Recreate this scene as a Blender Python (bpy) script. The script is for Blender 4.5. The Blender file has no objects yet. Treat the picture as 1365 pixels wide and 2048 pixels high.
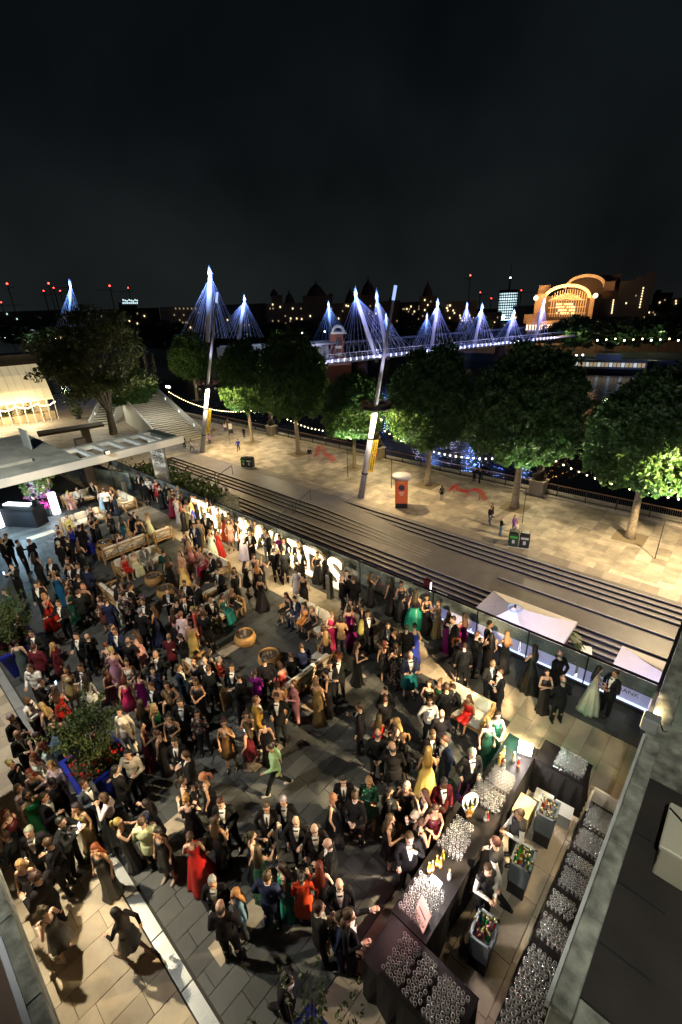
import bpy, bmesh, math, random
from mathutils import Vector, Matrix, noise
from mathutils.bvhtree import BVHTree
random.seed(7)
PI = math.pi
SC = bpy.context.scene
COL = SC.collection
# ------------------------------------------------------------------ camera
FPX, CP, CT, CR, CH = 927.18, .418455, .752422, -.0404497, 10.0
V = Vector
_f2 = V((-math.sin(CT), math.cos(CT), 0)); _rh = V((math.cos(CT), math.sin(CT), 0)); _up = V((0, 0, 1))
FW = _f2*math.cos(CP) - _up*math.sin(CP); _u = _f2*math.sin(CP) + _up*math.cos(CP)
RT = _rh*math.cos(CR) + _u*math.sin(CR); UP = _u*math.cos(CR) - _rh*math.sin(CR)
CAM = V((0, 0, CH))
def ray(x, y): return FW + RT*((x-682.5)/FPX) + UP*((1024-y)/FPX)
def at(x, y, z=0.0):
    d = ray(x, y); return CAM + d*((z-CH)/d.z)
def aty(x, y, Y):
    d = ray(x, y); return CAM + d*(Y/d.y)
def atd(x, y, dist):
    d = ray(x, y); return CAM + d*(dist/math.hypot(d.x, d.y))
def proj(p):
    q = V(p)-CAM; z = q.dot(FW); return 682.5+FPX*q.dot(RT)/z, 1024-FPX*q.dot(UP)/z
cd = bpy.data.cameras.new('camera'); co = bpy.data.objects.new('camera', cd); COL.objects.link(co)
cd.sensor_fit = 'VERTICAL'; cd.sensor_height = 36; cd.lens = FPX/2048*36; cd.clip_end = 3000; cd.clip_start = .05
co.matrix_world = Matrix(((RT.x, UP.x, -FW.x, 0), (RT.y, UP.y, -FW.y, 0), (RT.z, UP.z, -FW.z, CH), (0, 0, 0, 1)))
SC.camera = co
# ------------------------------------------------------------------ world, night sky
W = bpy.data.worlds.new('World'); SC.world = W; W.use_nodes = True
nt = W.node_tree; nt.nodes.clear()
sky = nt.nodes.new('ShaderNodeTexSky'); sky.sky_type = 'NISHITA'; sky.sun_disc = False
sky.sun_elevation = math.radians(-4); sky.sun_rotation = math.radians(200)
geo = nt.nodes.new('ShaderNodeTexCoord'); sep = nt.nodes.new('ShaderNodeSeparateXYZ'); ramp = nt.nodes.new('ShaderNodeValToRGB')
nt.links.new(geo.outputs['Generated'], sep.inputs[0]); nt.links.new(sep.outputs['Z'], ramp.inputs[0])
ramp.color_ramp.elements[0].color = (.0118, .0140, .0142, 1); ramp.color_ramp.elements[1].color = (.0010, .0019, .0042, 1); ramp.color_ramp.elements[1].position = .62
e = ramp.color_ramp.elements.new(.22); e.color = (.0060, .0082, .0092, 1)
no = nt.nodes.new('ShaderNodeTexNoise'); no.inputs['Scale'].default_value = 2.2; no.inputs['Detail'].default_value = 4
nt.links.new(geo.outputs['Generated'], no.inputs[0])
mr = nt.nodes.new('ShaderNodeMapRange'); mr.inputs[1].default_value = .3; mr.inputs[2].default_value = .75; mr.inputs[3].default_value = .4; mr.inputs[4].default_value = 1.85
nt.links.new(no.outputs[0], mr.inputs[0])
mu = nt.nodes.new('ShaderNodeVectorMath'); mu.operation = 'SCALE'; nt.links.new(ramp.outputs[0], mu.inputs[0]); nt.links.new(mr.outputs[0], mu.inputs['Scale'])
sk = nt.nodes.new('ShaderNodeVectorMath'); sk.operation = 'SCALE'; sk.inputs['Scale'].default_value = .004; nt.links.new(sky.outputs[0], sk.inputs[0])
ad = nt.nodes.new('ShaderNodeVectorMath'); ad.operation = 'ADD'; nt.links.new(mu.outputs[0], ad.inputs[0]); nt.links.new(sk.outputs[0], ad.inputs[1])
bg = nt.nodes.new('ShaderNodeBackground'); out = nt.nodes.new('ShaderNodeOutputWorld')
nt.links.new(ad.outputs[0], bg.inputs[0]); bg.inputs[1].default_value = .8; nt.links.new(bg.outputs[0], out.inputs[0])
vs = SC.view_settings; vs.view_transform = 'Standard'; vs.look = 'None'; vs.exposure = 0.0; vs.gamma = 1
SC.cycles.use_denoising = True; SC.cycles.max_bounces = 5; SC.cycles.diffuse_bounces = 2; SC.cycles.glossy_bounces = 3
SC.cycles.transmission_bounces = 4; SC.cycles.transparent_max_bounces = 10; SC.cycles.sample_clamp_indirect = 3; SC.cycles.sample_clamp_direct = 0
SC.cycles.caustics_reflective = False; SC.cycles.caustics_refractive = False
# ------------------------------------------------------------------ lamps; wing and canopy housings are built further down, facade floods have none
def lamp(name, kind, loc, power, col, target=None, size=.1, angle=60, blend=.3, dapple=0):
    l = bpy.data.lights.new(name, kind); o = bpy.data.objects.new(name, l); COL.objects.link(o)
    l.energy = power; l.color = col; o.location = loc
    if kind in ('POINT', 'SPOT'): l.shadow_soft_size = size
    if kind == 'SPOT': l.spot_size = math.radians(angle); l.spot_blend = blend
    if target is not None:
        o.rotation_euler = (V(target)-V(loc)).to_track_quat('-Z', 'Y').to_euler()
    if dapple:            # gobo projector: leafy breakup in front of the lens
        l.use_nodes = True; t = l.node_tree; em = t.nodes['Emission']
        tc = t.nodes.new('ShaderNodeTexCoord'); n1 = t.nodes.new('ShaderNodeTexNoise'); n1.inputs['Scale'].default_value = dapple; n1.inputs['Detail'].default_value = 3
        t.links.new(tc.outputs['Normal'], n1.inputs['Vector'])
        m1 = t.nodes.new('ShaderNodeMapRange'); m1.inputs[1].default_value = .45; m1.inputs[2].default_value = .60; m1.inputs[3].default_value = .22; m1.inputs[4].default_value = 1.5
        t.links.new(n1.outputs[0], m1.inputs[0]); t.links.new(m1.outputs[0], em.inputs['Strength'])
    return o
WARM = (1, .74, .42); AMB = (1, .62, .28); COOL = (.80, .90, 1); WHT = (1, .93, .80)
lamp('unseen_facade_flood_beam', 'SPOT', (-7.9, -.15, 4.1), 1150, (1, .84, .58), (-4.2, .6, 0), .05, 110, .5)
lamp('unseen_facade_flood_beam', 'SPOT', (-12.5, -1.1, 8.2), 2500, (1, .92, .78), (-14.0, 4.2, 0), .06, 92, .5)
lamp('unseen_facade_flood_beam', 'SPOT', (-8.2, -1.1, 9.0), 750, (.97, .96, .88), (-5.0, 4.2, 0), .06, 75, .5)
lamp('unseen_facade_flood_beam', 'SPOT', (-18, -1.4, 10.5), 7500, (.98, .96, .84), (-27, 7.5, 3.5), .08, 50, .5)  # added off-frame lamp to brighten the canopy top
lamp('unseen_facade_flood_beam', 'SPOT', (.6, -1.4, 12.6), 2400, (1, .98, .86), (.7, 6.5, 4), .06, 40, .5)  # added off-frame fill from above the camera for the wing coping
lamp('wing_floodlight_beam', 'SPOT', (-.32, 6.7, 4.75), 5600, (1, .74, .42), (-8.5, 6.6, 0), .05, 100, .4, 13)
lamp('wing_floodlight_beam', 'SPOT', (-.30, 6.9, 4.7), 300, WARM, (-1.8, 7.9, 0), .05, 95, .5, 9)
lamp('canopy_floodlight_beam', 'SPOT', (-23.9, 8.6, 3.75), 8500, WARM, (-14.5, 7.0, 0), .05, 105, .4, 12)
lamp('canopy_floodlight_beam', 'SPOT', (-24.4, 8.0, 3.2), 500, WARM, (-27.5, 8.2, 0), .05, 110, .4, 9)

# ------------------------------------------------------------------ materials
MATS = {}
def mat(name, col=(.5, .5, .5), rough=.6, metal=0, emit=0, ecol=None, var=0, vscale=3, bump=0, bscale=30, objcol=False, trans=0, alpha=1, spec=.5, sub=0):
    if name in MATS: return MATS[name]
    m = bpy.data.materials.new(name); m.use_nodes = True; t = m.node_tree; b = t.nodes['Principled BSDF']; MATS[name] = m
    b.inputs['Roughness'].default_value = rough; b.inputs['Metallic'].default_value = metal
    b.inputs['Base Color'].default_value = (*col, 1); b.inputs['Specular IOR Level'].default_value = spec
    src = None
    if objcol:
        oi = t.nodes.new('ShaderNodeObjectInfo'); src = oi.outputs['Color']; t.links.new(src, b.inputs['Base Color'])
    if var:
        tc = t.nodes.new('ShaderNodeTexCoord'); n = t.nodes.new('ShaderNodeTexNoise'); n.inputs['Scale'].default_value = vscale; n.inputs['Detail'].default_value = 5
        t.links.new(tc.outputs['Object'], n.inputs[0])
        r = t.nodes.new('ShaderNodeMapRange'); r.inputs[1].default_value = .25; r.inputs[2].default_value = .75; r.inputs[3].default_value = 1-var; r.inputs[4].default_value = 1+var
        t.links.new(n.outputs[0], r.inputs[0])
        s = t.nodes.new('ShaderNodeVectorMath'); s.operation = 'SCALE'; s.inputs[0].default_value = col
        if src: t.links.new(src, s.inputs[0])
        t.links.new(r.outputs[0], s.inputs['Scale']); t.links.new(s.outputs[0], b.inputs['Base Color'])
    if bump:
        tc = t.nodes.new('ShaderNodeTexCoord'); n = t.nodes.new('ShaderNodeTexNoise'); n.inputs['Scale'].default_value = bscale; n.inputs['Detail'].default_value = 4
        t.links.new(tc.outputs['Object'], n.inputs[0]); bp = t.nodes.new('ShaderNodeBump'); bp.inputs['Strength'].default_value = bump; bp.inputs['Distance'].default_value = .02
        t.links.new(n.outputs[0], bp.inputs['Height']); t.links.new(bp.outputs[0], b.inputs['Normal'])
    if emit:
        b.inputs['Emission Color'].default_value = (*(ecol or col), 1); b.inputs['Emission Strength'].default_value = emit
    if trans: b.inputs['Transmission Weight'].default_value = trans
    if alpha < 1: b.inputs['Alpha'].default_value = alpha
    return m
def slab_mat(name, col, var, rough, seed, piece=.22):     # paving: every piece a little different, plus grain and stains
    m = mat(name, col, rough, bump=.25, bscale=60); t = m.node_tree; b = t.nodes['Principled BSDF']
    oi = t.nodes.new('ShaderNodeObjectInfo'); ge = t.nodes.new('ShaderNodeNewGeometry'); tc = t.nodes.new('ShaderNodeTexCoord')
    ra = t.nodes.new('ShaderNodeMath'); ra.operation = 'ADD'; t.links.new(oi.outputs['Random'], ra.inputs[0]); t.links.new(ge.outputs['Random Per Island'], ra.inputs[1])
    fr = t.nodes.new('ShaderNodeMath'); fr.operation = 'FRACT'; t.links.new(ra.outputs[0], fr.inputs[0])
    n = t.nodes.new('ShaderNodeTexNoise'); n.inputs['Scale'].default_value = 1.1; n.inputs['Detail'].default_value = 8; n.inputs['Roughness'].default_value = .65
    t.links.new(ge.outputs['Position'], n.inputs[0])
    m1 = t.nodes.new('ShaderNodeMapRange'); m1.inputs[3].default_value = 1-piece; m1.inputs[4].default_value = 1+piece; t.links.new(fr.outputs[0], m1.inputs[0])
    m2 = t.nodes.new('ShaderNodeMapRange'); m2.inputs[1].default_value = .3; m2.inputs[2].default_value = .7; m2.inputs[3].default_value = 1-var; m2.inputs[4].default_value = 1+var; t.links.new(n.outputs[0], m2.inputs[0])
    mm = t.nodes.new('ShaderNodeMath'); mm.operation = 'MULTIPLY'; t.links.new(m1.outputs[0], mm.inputs[0]); t.links.new(m2.outputs[0], mm.inputs[1])
    s = t.nodes.new('ShaderNodeVectorMath'); s.operation = 'SCALE'; s.inputs[0].default_value = col; t.links.new(mm.outputs[0], s.inputs['Scale'])
    t.links.new(s.outputs[0], b.inputs['Base Color'])
    return m
def pattern_mat(name, cols, scale, rough=.6, base=None, th=.5, glit=False):    # printed or sequinned cloth
    m = mat(name, cols[0], rough); t = m.node_tree; b = t.nodes['Principled BSDF']
    tc = t.nodes.new('ShaderNodeTexCoord'); v = t.nodes.new('ShaderNodeTexVoronoi'); v.inputs['Scale'].default_value = scale; t.links.new(tc.outputs['Object'], v.inputs['Vector'])
    sp = t.nodes.new('ShaderNodeSeparateColor'); t.links.new(v.outputs['Color'], sp.inputs[0])
    r = t.nodes.new('ShaderNodeValToRGB'); r.color_ramp.interpolation = 'CONSTANT'
    k = len(cols); r.color_ramp.elements[0].color = (*cols[0], 1); r.color_ramp.elements[1].color = (*cols[-1], 1); r.color_ramp.elements[1].position = (k-1)/k
    for i in range(1, k-1):
        e = r.color_ramp.elements.new(i/k); e.color = (*cols[i], 1)
    t.links.new(sp.outputs[0], r.inputs[0]); t.links.new(r.outputs[0], b.inputs['Base Color'])
    if glit:
        b.inputs['Metallic'].default_value = .6; b.inputs['Roughness'].default_value = .3
        bp = t.nodes.new('ShaderNodeBump'); bp.inputs['Strength'].default_value = 1; bp.inputs['Distance'].default_value = .02; t.links.new(sp.outputs[1], bp.inputs['Height']); t.links.new(bp.outputs[0], b.inputs['Normal'])
    return m
# ------------------------------------------------------------------ mesh helpers
class MB:
    def __init__(s): s.v = []; s.f = []; s.m = []; s.cur = 0
    def quad(s, *pts):
        n = len(s.v); s.v += [tuple(p) for p in pts]; s.f.append(tuple(range(n, n+len(pts)))); s.m.append(s.cur)
    def box(s, c, d, rz=0, M=None):
        hx, hy, hz = d[0]/2, d[1]/2, d[2]/2; n = len(s.v); ca, sa = math.cos(rz), math.sin(rz)
        for z in (-hz, hz):
            for x, y in ((-hx, -hy), (hx, -hy), (hx, hy), (-hx, hy)):
                p = V((c[0]+x*ca-y*sa, c[1]+x*sa+y*ca, c[2]+z)); s.v.append(tuple(M @ p if M else p))
        for f in ((3, 2, 1, 0), (4, 5, 6, 7), (0, 1, 5, 4), (1, 2, 6, 5), (2, 3, 7, 6), (3, 0, 4, 7)): s.f.append(tuple(n+i for i in f)); s.m.append(s.cur)
    def b2(s, a, b): s.box([(a[i]+b[i])/2 for i in range(3)], [abs(b[i]-a[i]) for i in range(3)])
    def hexa(s, p):      # 8 points: bottom ring 0-3, top ring 4-7
        n = len(s.v); s.v += [tuple(q) for q in p]
        for f in ((3, 2, 1, 0), (4, 5, 6, 7), (0, 1, 5, 4), (1, 2, 6, 5), (2, 3, 7, 6), (3, 0, 4, 7)): s.f.append(tuple(n+i for i in f)); s.m.append(s.cur)
    def rings(s, R, cap=True):
        n = len(s.v); k = len(R[0])
        for r in R: s.v += [tuple(p) for p in r]
        for i in range(len(R)-1):
            for j in range(k):
                a = n+i*k+j; b = n+i*k+(j+1) % k; s.f.append((a, b, b+k, a+k)); s.m.append(s.cur)
        if cap:
            s.f.append(tuple(n+j for j in reversed(range(k)))); s.m.append(s.cur)
            q = n+(len(R)-1)*k; s.f.append(tuple(q+j for j in range(k))); s.m.append(s.cur)
    def tube(s, p, q, r0, r1=None, k=8, cap=True):
        p, q = V(p), V(q); r1 = r0 if r1 is None else r1; d = (q-p)
        if d.length < 1e-6: return
        d.normalize(); a = d.orthogonal().normalized(); b = d.cross(a)
        s.rings([[c+(a*math.cos(t)+b*math.sin(t))*r for t in [2*PI*j/k for j in range(k)]] for c, r in ((p, r0), (q, r1))], cap)
    def path(s, pts, rs, k=8):
        R = []; pts = [V(p) for p in pts]; a = None
        for i, p in enumerate(pts):
            d = (pts[min(i+1, len(pts)-1)]-pts[max(i-1, 0)]).normalized()
            a = d.orthogonal().normalized() if a is None else (a-d*a.dot(d)).normalized()
            b = d.cross(a); r = rs[i] if isinstance(rs, (list, tuple)) else rs
            R.append([p+(a*math.cos(t)+b*math.sin(t))*r for t in [2*PI*j/k for j in range(k)]])
        s.rings(R)
    def lathe(s, prof, c=(0, 0, 0), k=16, cap=True):
        s.rings([[(c[0]+r*math.cos(2*PI*j/k), c[1]+r*math.sin(2*PI*j/k), c[2]+z) for j in range(k)] for r, z in prof], cap)
    def ell(s, c, r, k=12, h=8):
        r = (r, r, r) if not isinstance(r, (list, tuple)) else r
        s.rings([[(c[0]+r[0]*math.sin(a)*math.cos(2*PI*j/k), c[1]+r[1]*math.sin(a)*math.sin(2*PI*j/k), c[2]-r[2]*math.cos(a)) for j in range(k)] for a in [PI*(i+.18)/(h+.36)+.02 for i in range(h+1)]])
    def cap(s, p, q, r0, r1=None, k=10):
        r1 = r0 if r1 is None else r1; s.tube(p, q, r0, r1, k); s.ell(p, r0, k, 6); s.ell(q, r1, k, 6)
    def mesh(s, name, mats, smooth=False):
        me = bpy.data.meshes.new(name); me.from_pydata(s.v, [], s.f)
        for m in (mats if isinstance(mats, (list, tuple)) else [mats]): me.materials.append(m)
        if any(s.m): me.polygons.foreach_set('material_index', s.m)
        if smooth: me.polygons.foreach_set('use_smooth', [True]*len(me.polygons))
        me.update(); return me
    def build(s, name, mats, parent=None, loc=(0, 0, 0), rz=0, smooth=False):
        return link(name, s.mesh(name, mats, smooth), parent, loc, rz)
def link(name, me, parent=None, loc=(0, 0, 0), rz=0, scale=None):
    o = bpy.data.objects.new(name, me); COL.objects.link(o); o.parent = parent; o.location = loc
    if rz: o.rotation_euler = (0, 0, rz)
    if scale: o.scale = scale
    return o
def tag(o, label, cat, group=None):
    o['label'] = label; o['category'] = cat
    if group: o['group'] = group
    return o
def thing(name, label, cat, loc=(0, 0, 0), rz=0, group=None):
    return tag(link(name, None, None, loc, rz), label, cat, group)
def struct(o, kind='structure'): o['kind'] = kind; return o
def bevel(me, w, seg=1):
    bm = bmesh.new(); bm.from_mesh(me); bmesh.ops.bevel(bm, geom=bm.edges[:], offset=w, segments=seg, affect='EDGES', clamp_overlap=True); bm.to_mesh(me); bm.free(); return me
def boxmesh(name, d, m, bev=0):
    b = MB(); b.box((0, 0, 0), d); me = b.mesh(name, m)
    return bevel(me, bev) if bev else me
def text_mesh(txt, size, m, ext=.004, align='CENTER'):
    c = bpy.data.curves.new('lettering', 'FONT'); c.body = txt; c.size = size; c.extrude = ext; c.align_x = align; c.align_y = 'CENTER'; c.resolution_u = 2
    o = bpy.data.objects.new('lettering', c); COL.objects.link(o)
    dg = bpy.context.evaluated_depsgraph_get(); me = bpy.data.meshes.new_from_object(o.evaluated_get(dg)); bpy.data.objects.remove(o)
    me.materials.clear(); me.materials.append(m); return me
def remesh(mb, mats, vox, name='mesh', it=2):
    me = mb.mesh(name, mats); o = link(name, me)
    md = o.modifiers.new('r', 'REMESH'); md.mode = 'VOXEL'; md.voxel_size = vox; md.use_smooth_shade = True
    ms = o.modifiers.new('s', 'SMOOTH'); ms.factor = .5; ms.iterations = it
    dg = bpy.context.evaluated_depsgraph_get(); r = bpy.data.meshes.new_from_object(o.evaluated_get(dg)); bpy.data.objects.remove(o)
    r.materials.clear()
    for m in (mats if isinstance(mats, (list, tuple)) else [mats]): r.materials.append(m)
    return r
# ================================================================== SETTING
M_sand = slab_mat('sandstone', (.42, .36, .27), .28, .75, 1)
M_slate = slab_mat('slate_paver', (.072, .078, .078), .30, .55, 2, .28)
M_plaza = slab_mat('york_stone', (.35, .305, .245), .38, .6, 3, .3)
M_step = slab_mat('dark_granite', (.135, .125, .13), .2, .45, 4, .12)
M_conc = mat('board_marked_concrete', (.27, .28, .23), .85, var=.75, vscale=5.5, bump=.4, bscale=25)
M_joint = mat('joint', (.05, .047, .042), .9)
M_dark = mat('dark_roofing', (.035, .03, .026), .8, var=.4, vscale=1.5, bump=.3)
M_white = mat('white_paint', (.72, .72, .70), .5, var=.06)
M_offw = mat('weathered_white_paint', (.55, .57, .54), .6, var=.2, vscale=4)
M_steel = mat('galvanised_grating', (.62, .64, .64), .35, .55)
M_black = mat('black_metal', (.015, .015, .017), .4, .3)
M_dgrey = mat('dark_grey_metal', (.06, .065, .07), .4, .6)
M_glassp = mat('clear_glass_panel', (.75, .9, .88), .04, alpha=.16)
M_wood = mat('teak_wood', (.46, .27, .11), .5, var=.25, vscale=9)
M_cush = mat('cream_cushion', (.82, .78, .68), .9, bump=.2, bscale=40, var=.05)
M_water = mat('river_water', (.004, .006, .008), .05, spec=.8)
t = M_water.node_tree; b = t.nodes['Principled BSDF']; tc = t.nodes.new('ShaderNodeNewGeometry')
w1 = t.nodes.new('ShaderNodeTexNoise'); w1.inputs['Scale'].default_value = .55; w1.inputs['Detail'].default_value = 6; w1.inputs['Roughness'].default_value = .62
mp = t.nodes.new('ShaderNodeMapping'); mp.inputs['Scale'].default_value = (.8, 1.5, 1); t.links.new(tc.outputs['Position'], mp.inputs[0]); t.links.new(mp.outputs[0], w1.inputs[0])
bp = t.nodes.new('ShaderNodeBump'); bp.inputs['Strength'].default_value = .6; bp.inputs['Distance'].default_value = .11; t.links.new(w1.outputs[0], bp.inputs['Height']); t.links.new(bp.outputs[0], b.inputs['Normal'])

def px_size(p): 
    q = V(p)-CAM; z = q.dot(FW)
    return 0 if z < .3 else -z if not (-40 < proj(p)[0] < 1405 and 450 < proj(p)[1] < 2090) else 1000/z
def pave(parent, name, m, regions, z, sx, sy, th=.03, gap=.007, nmax=300, seed=1):
    rnd = random.Random(seed); L = []
    for (x0, x1, y0, y1) in regions:
        nx = max(1, round((x1-x0)/sx)); w = (x1-x0)/nx
        for i in range(nx):
            y = y0 - rnd.random()*sy*.6
            while y < y1:
                l = sy*rnd.choice((.75, 1, 1, 1.3)); a, c = max(y, y0), min(y+l, y1)
                if y1-c < .15: c = y1
                if c-a > .08: L.append((x0+(i+.5)*w, (a+c)/2, w-gap, c-a-gap))
                y = c if c == y1 else y+l
    L.sort(key=lambda s: -px_size((s[0], s[1], z)))
    base = bevel(boxmesh(name, (1, 1, th), m), .004)
    mb = MB()
    for i, (x, y, w, l) in enumerate(L):
        dz = rnd.uniform(-.003, .003)
        if i < nmax: link(name, base, parent, (x, y, z-th/2+dz), 0, (w, l, 1))
        else: mb.box((x, y, z-th/2+dz), (w, l, th))
    if mb.v: struct(mb.build(name+'_field', m, parent), 'stuff')
# river bed / ground sheet reaching the horizon, water
mb = MB(); mb.box((0, 0, -13.2), (2600, 2600, .2)); struct(mb.build('ground', mat('river_mud', (.03, .028, .025), .9)))
mb = MB(); mb.quad((-1200, 40.9, -12), (300, 40.9, -12), (300, 178, -12), (-1200, 178, -12)); struct(mb.build('river', M_water))
# terrace
mb = MB(); mb.b2((-37, -1.2, -.8), (-.02, 11.95, -.032)); ter = struct(mb.build('terrace', M_joint))
pave(ter, 'sandstone_slab', M_sand, [(-16.5, -2.2, -1.15, .72), (-30, -2.9, 9.2, 10.4), (-2.9, -.03, 1.02, 10.4), (-36, -30, 9.2, 10.4)], 0, .42, .85, seed=3)
pave(ter, 'slate_slab', M_slate, [(-37, -2.91, 1.0, 9.19), (-37, -.03, 10.41, 11.9), (-37, -16.51, -1.15, .72)], 0, .34, .60, seed=4)
for i, (x, y, w, l) in enumerate([(345, 1655, .38, 1.05), (500, 1835, .38, 1.5), (530, 1510, .38, .9), (165, 1225, .38, .9), (83, 1070, .5, 1.2), (700, 1365, .4, 1.0), (470, 1290, .45, 1.2), (612, 1235, .5, 1.3), (630, 1405, .38, .9), (205, 1400, .38, 1.0)]):
    p = at(x, y, 0); mb = MB(); mb.box((0, 0, 0), (w, l, .03)); mb.build('pale_insert_slab', M_sand, ter, (p.x, p.y, -.008))
for i in range(16):
    x = -16.4+i*.98
    if x > -2.4: break
    mb = MB(); mb.b2((x, .745, -.03), (x+.95, .955, -.004))
    g = mb.build('drain_cover', M_steel, ter)
    mb = MB()
    for k in range(23):
        mb.b2((x+.03+k*.04, .76, -.004), (x+.048+k*.04, .94, .004))
    mb.build('grating', M_steel, g)
# lower court and steps up to the riverside walk
mb = MB(); mb.b2((-60, 11.95, -8), (40, 22.8, -7.24)); struct(mb.build('lower_court', M_step))
st = struct(link('steps', None))
def step(x0, x1, y0, y1, z, z1=None, m=M_step):
    z1 = z if z1 is None else z1
    mb = MB(); mb.hexa([(x0, y0, -8.2), (x1, y0, -8.2), (x1, y1, -8.2), (x0, y1, -8.2), (x0, y0, z), (x1, y0, z1), (x1, y1, z1), (x0, y1, z)])
    mb.cur = 1; mb.hexa([(x0, y0-.004, z-.05), (x1, y0-.004, z1-.05), (x1, y0+.05, z1-.05), (x0, y0+.05, z-.05), (x0, y0-.004, z+.004), (x1, y0-.004, z1+.004), (x1, y0+.05, z1+.004), (x0, y0+.05, z+.004)])
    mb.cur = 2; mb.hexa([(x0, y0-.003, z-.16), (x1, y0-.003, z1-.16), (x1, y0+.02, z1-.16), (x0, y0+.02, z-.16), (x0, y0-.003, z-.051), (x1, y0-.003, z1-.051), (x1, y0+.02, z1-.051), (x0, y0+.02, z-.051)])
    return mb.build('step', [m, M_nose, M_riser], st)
M_riser = mat('shade_painted_riser', (.014, .013, .013), .8)  # near black paints in the shade on the riser fronts
M_nose = mat('pale_step_nosing', (.34, .33, .31), .6, var=.15)
Z0, Z1, Z2 = -7.24, -6.62, -6.0
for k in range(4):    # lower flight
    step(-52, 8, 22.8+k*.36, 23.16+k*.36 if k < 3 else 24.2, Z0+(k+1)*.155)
mb = MB(); mb.b2((-52, 24.2, -8), (8, 28.9, Z1-.002)); struct(mb.build('landing', M_step))
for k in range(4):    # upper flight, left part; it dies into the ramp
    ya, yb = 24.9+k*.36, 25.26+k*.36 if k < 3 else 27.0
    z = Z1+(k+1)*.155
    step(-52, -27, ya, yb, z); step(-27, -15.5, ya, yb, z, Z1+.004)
mb = MB(); mb.hexa([(-52, 27, -8), (-27, 27, -8), (-27, 28.6, -8), (-52, 28.6, -8), (-52, 27, Z2), (-27, 27, Z2), (-27, 28.6, Z2), (-52, 28.6, Z2)])
mb.hexa([(-27, 27, -8), (-15.5, 27, -8), (-15.5, 28.6, -8), (-27, 28.6, -8), (-27, 27, Z2), (-15.5, 27, Z1+.004), (-15.5, 28.6, Z1+.004), (-27, 28.6, Z2)])
struct(mb.build('ramp', M_step))
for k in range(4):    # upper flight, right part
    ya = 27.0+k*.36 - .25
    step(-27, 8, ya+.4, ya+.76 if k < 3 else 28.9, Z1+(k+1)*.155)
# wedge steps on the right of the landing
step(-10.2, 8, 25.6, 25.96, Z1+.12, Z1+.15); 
for i, xs in enumerate((-40.5, -28.6)):    # handrails down the flights
    h = thing('step_handrail', ['dark metal handrail down the steps nearer the white lettered column', 'dark metal handrail down the steps nearer the glowing letters'][i], 'handrail', (0, 0, 0), 0, 'handrails on the steps')
    for a, bz, c, dz in ((22.6, Z0, 24.4, Z1), (24.7, Z1, 26.6, Z2)):
        mb = MB(); mb.path([(xs, a, bz+.95), (xs, c, dz+.95)], .035); mb.build('rail', M_dgrey, h)
        for y, z in ((a, bz), (c, dz)):
            mb = MB(); mb.tube((xs, y, z), (xs, y, z+.95), .028); mb.build('post', M_dgrey, h)
# riverside walk
mb = MB(); mb.b2((-120, 28.9, -8.5), (8, 40.9, -6.035)); mb.b2((-120, 12, -8.5), (-52, 28.9, -6.035)); pl = struct(mb.build('riverside_walk', M_joint))
pave(pl, 'walk_slab', M_plaza, [(-34, 8, 28.92, 39.6), (-60, -34, 28.92, 39.6)], -6, .85, .85, seed=5)
mb = MB(); mb.b2((-120, 12.1, -6.03), (-60.02, 39.6, -6.004)); mb.b2((-59.98, 12.1, -6.03), (-52, 28.9, -6.006)); struct(mb.build('forecourt', M_plaza))
M_pave2 = slab_mat('dark_band_paver', (.24, .21, .18), .2, .6, 7)
mb = MB()
for i in range(60): mb.b2((-52+i, 28.62, -6.03), (-52+i+.985, 29.6, -5.994))
struct(mb.build('paving_band', M_pave2, pl), 'stuff')
mb = MB(); mb.b2((-120, 40.2, -13), (8, 40.95, -5.75)); struct(mb.build('river_wall', mat('granite', (.30, .28, .24), .8, var=.2)))
mb = MB(); mb.b2((-60, 39.62, -6.1), (8, 40.2, -5.86)); struct(mb.build('kerb', mat('pale_granite_kerb', (.42, .38, .30), .7, var=.15)))
# railing along the river: every post and baluster its own piece
fr = thing('river_railing', 'long dark railing with slim balusters along the river edge', 'railing', (0, 39.95, -5.86))
bal = boxmesh('baluster', (.02, .02, .95), M_dgrey); n = 0
PLX = [-76.6, -49.8, -31.3, -13.3, 4.5]
xs = []
x = -66.0
while x < 4:
    if all(abs(x-p) > .75 for p in PLX): xs.append(x)
    x += .14
xs.sort(key=lambda x: abs(x+6)); mb = MB()
for i, x in enumerate(xs):
    if i < 300: link('baluster', bal, fr, (x, 0, .52))
    else: mb.box((x, 0, .52), (.02, .02, .95))
struct(mb.build('far_balusters', M_dgrey, fr), 'stuff')
pm = boxmesh('post', (.07, .07, 1.1), M_black)
for i in range(30):
    x = -65+i*2.32
    if all(abs(x-p) > .8 for p in PLX): link('post', pm, fr, (x, -.03, .55))
ed = sorted(PLX[1:4])
for a, c in zip([-66]+ed, ed+[4]):
    for z in (.08, 1.02):
        mb = MB(); mb.b2((a+.7, -.035, z-.03), (c-.7, .035, z+.03)); mb.build('rail', mat('worn_railing_paint', (.22, .13, .07), .5, .2) if z > .5 else M_dgrey, fr)
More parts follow.
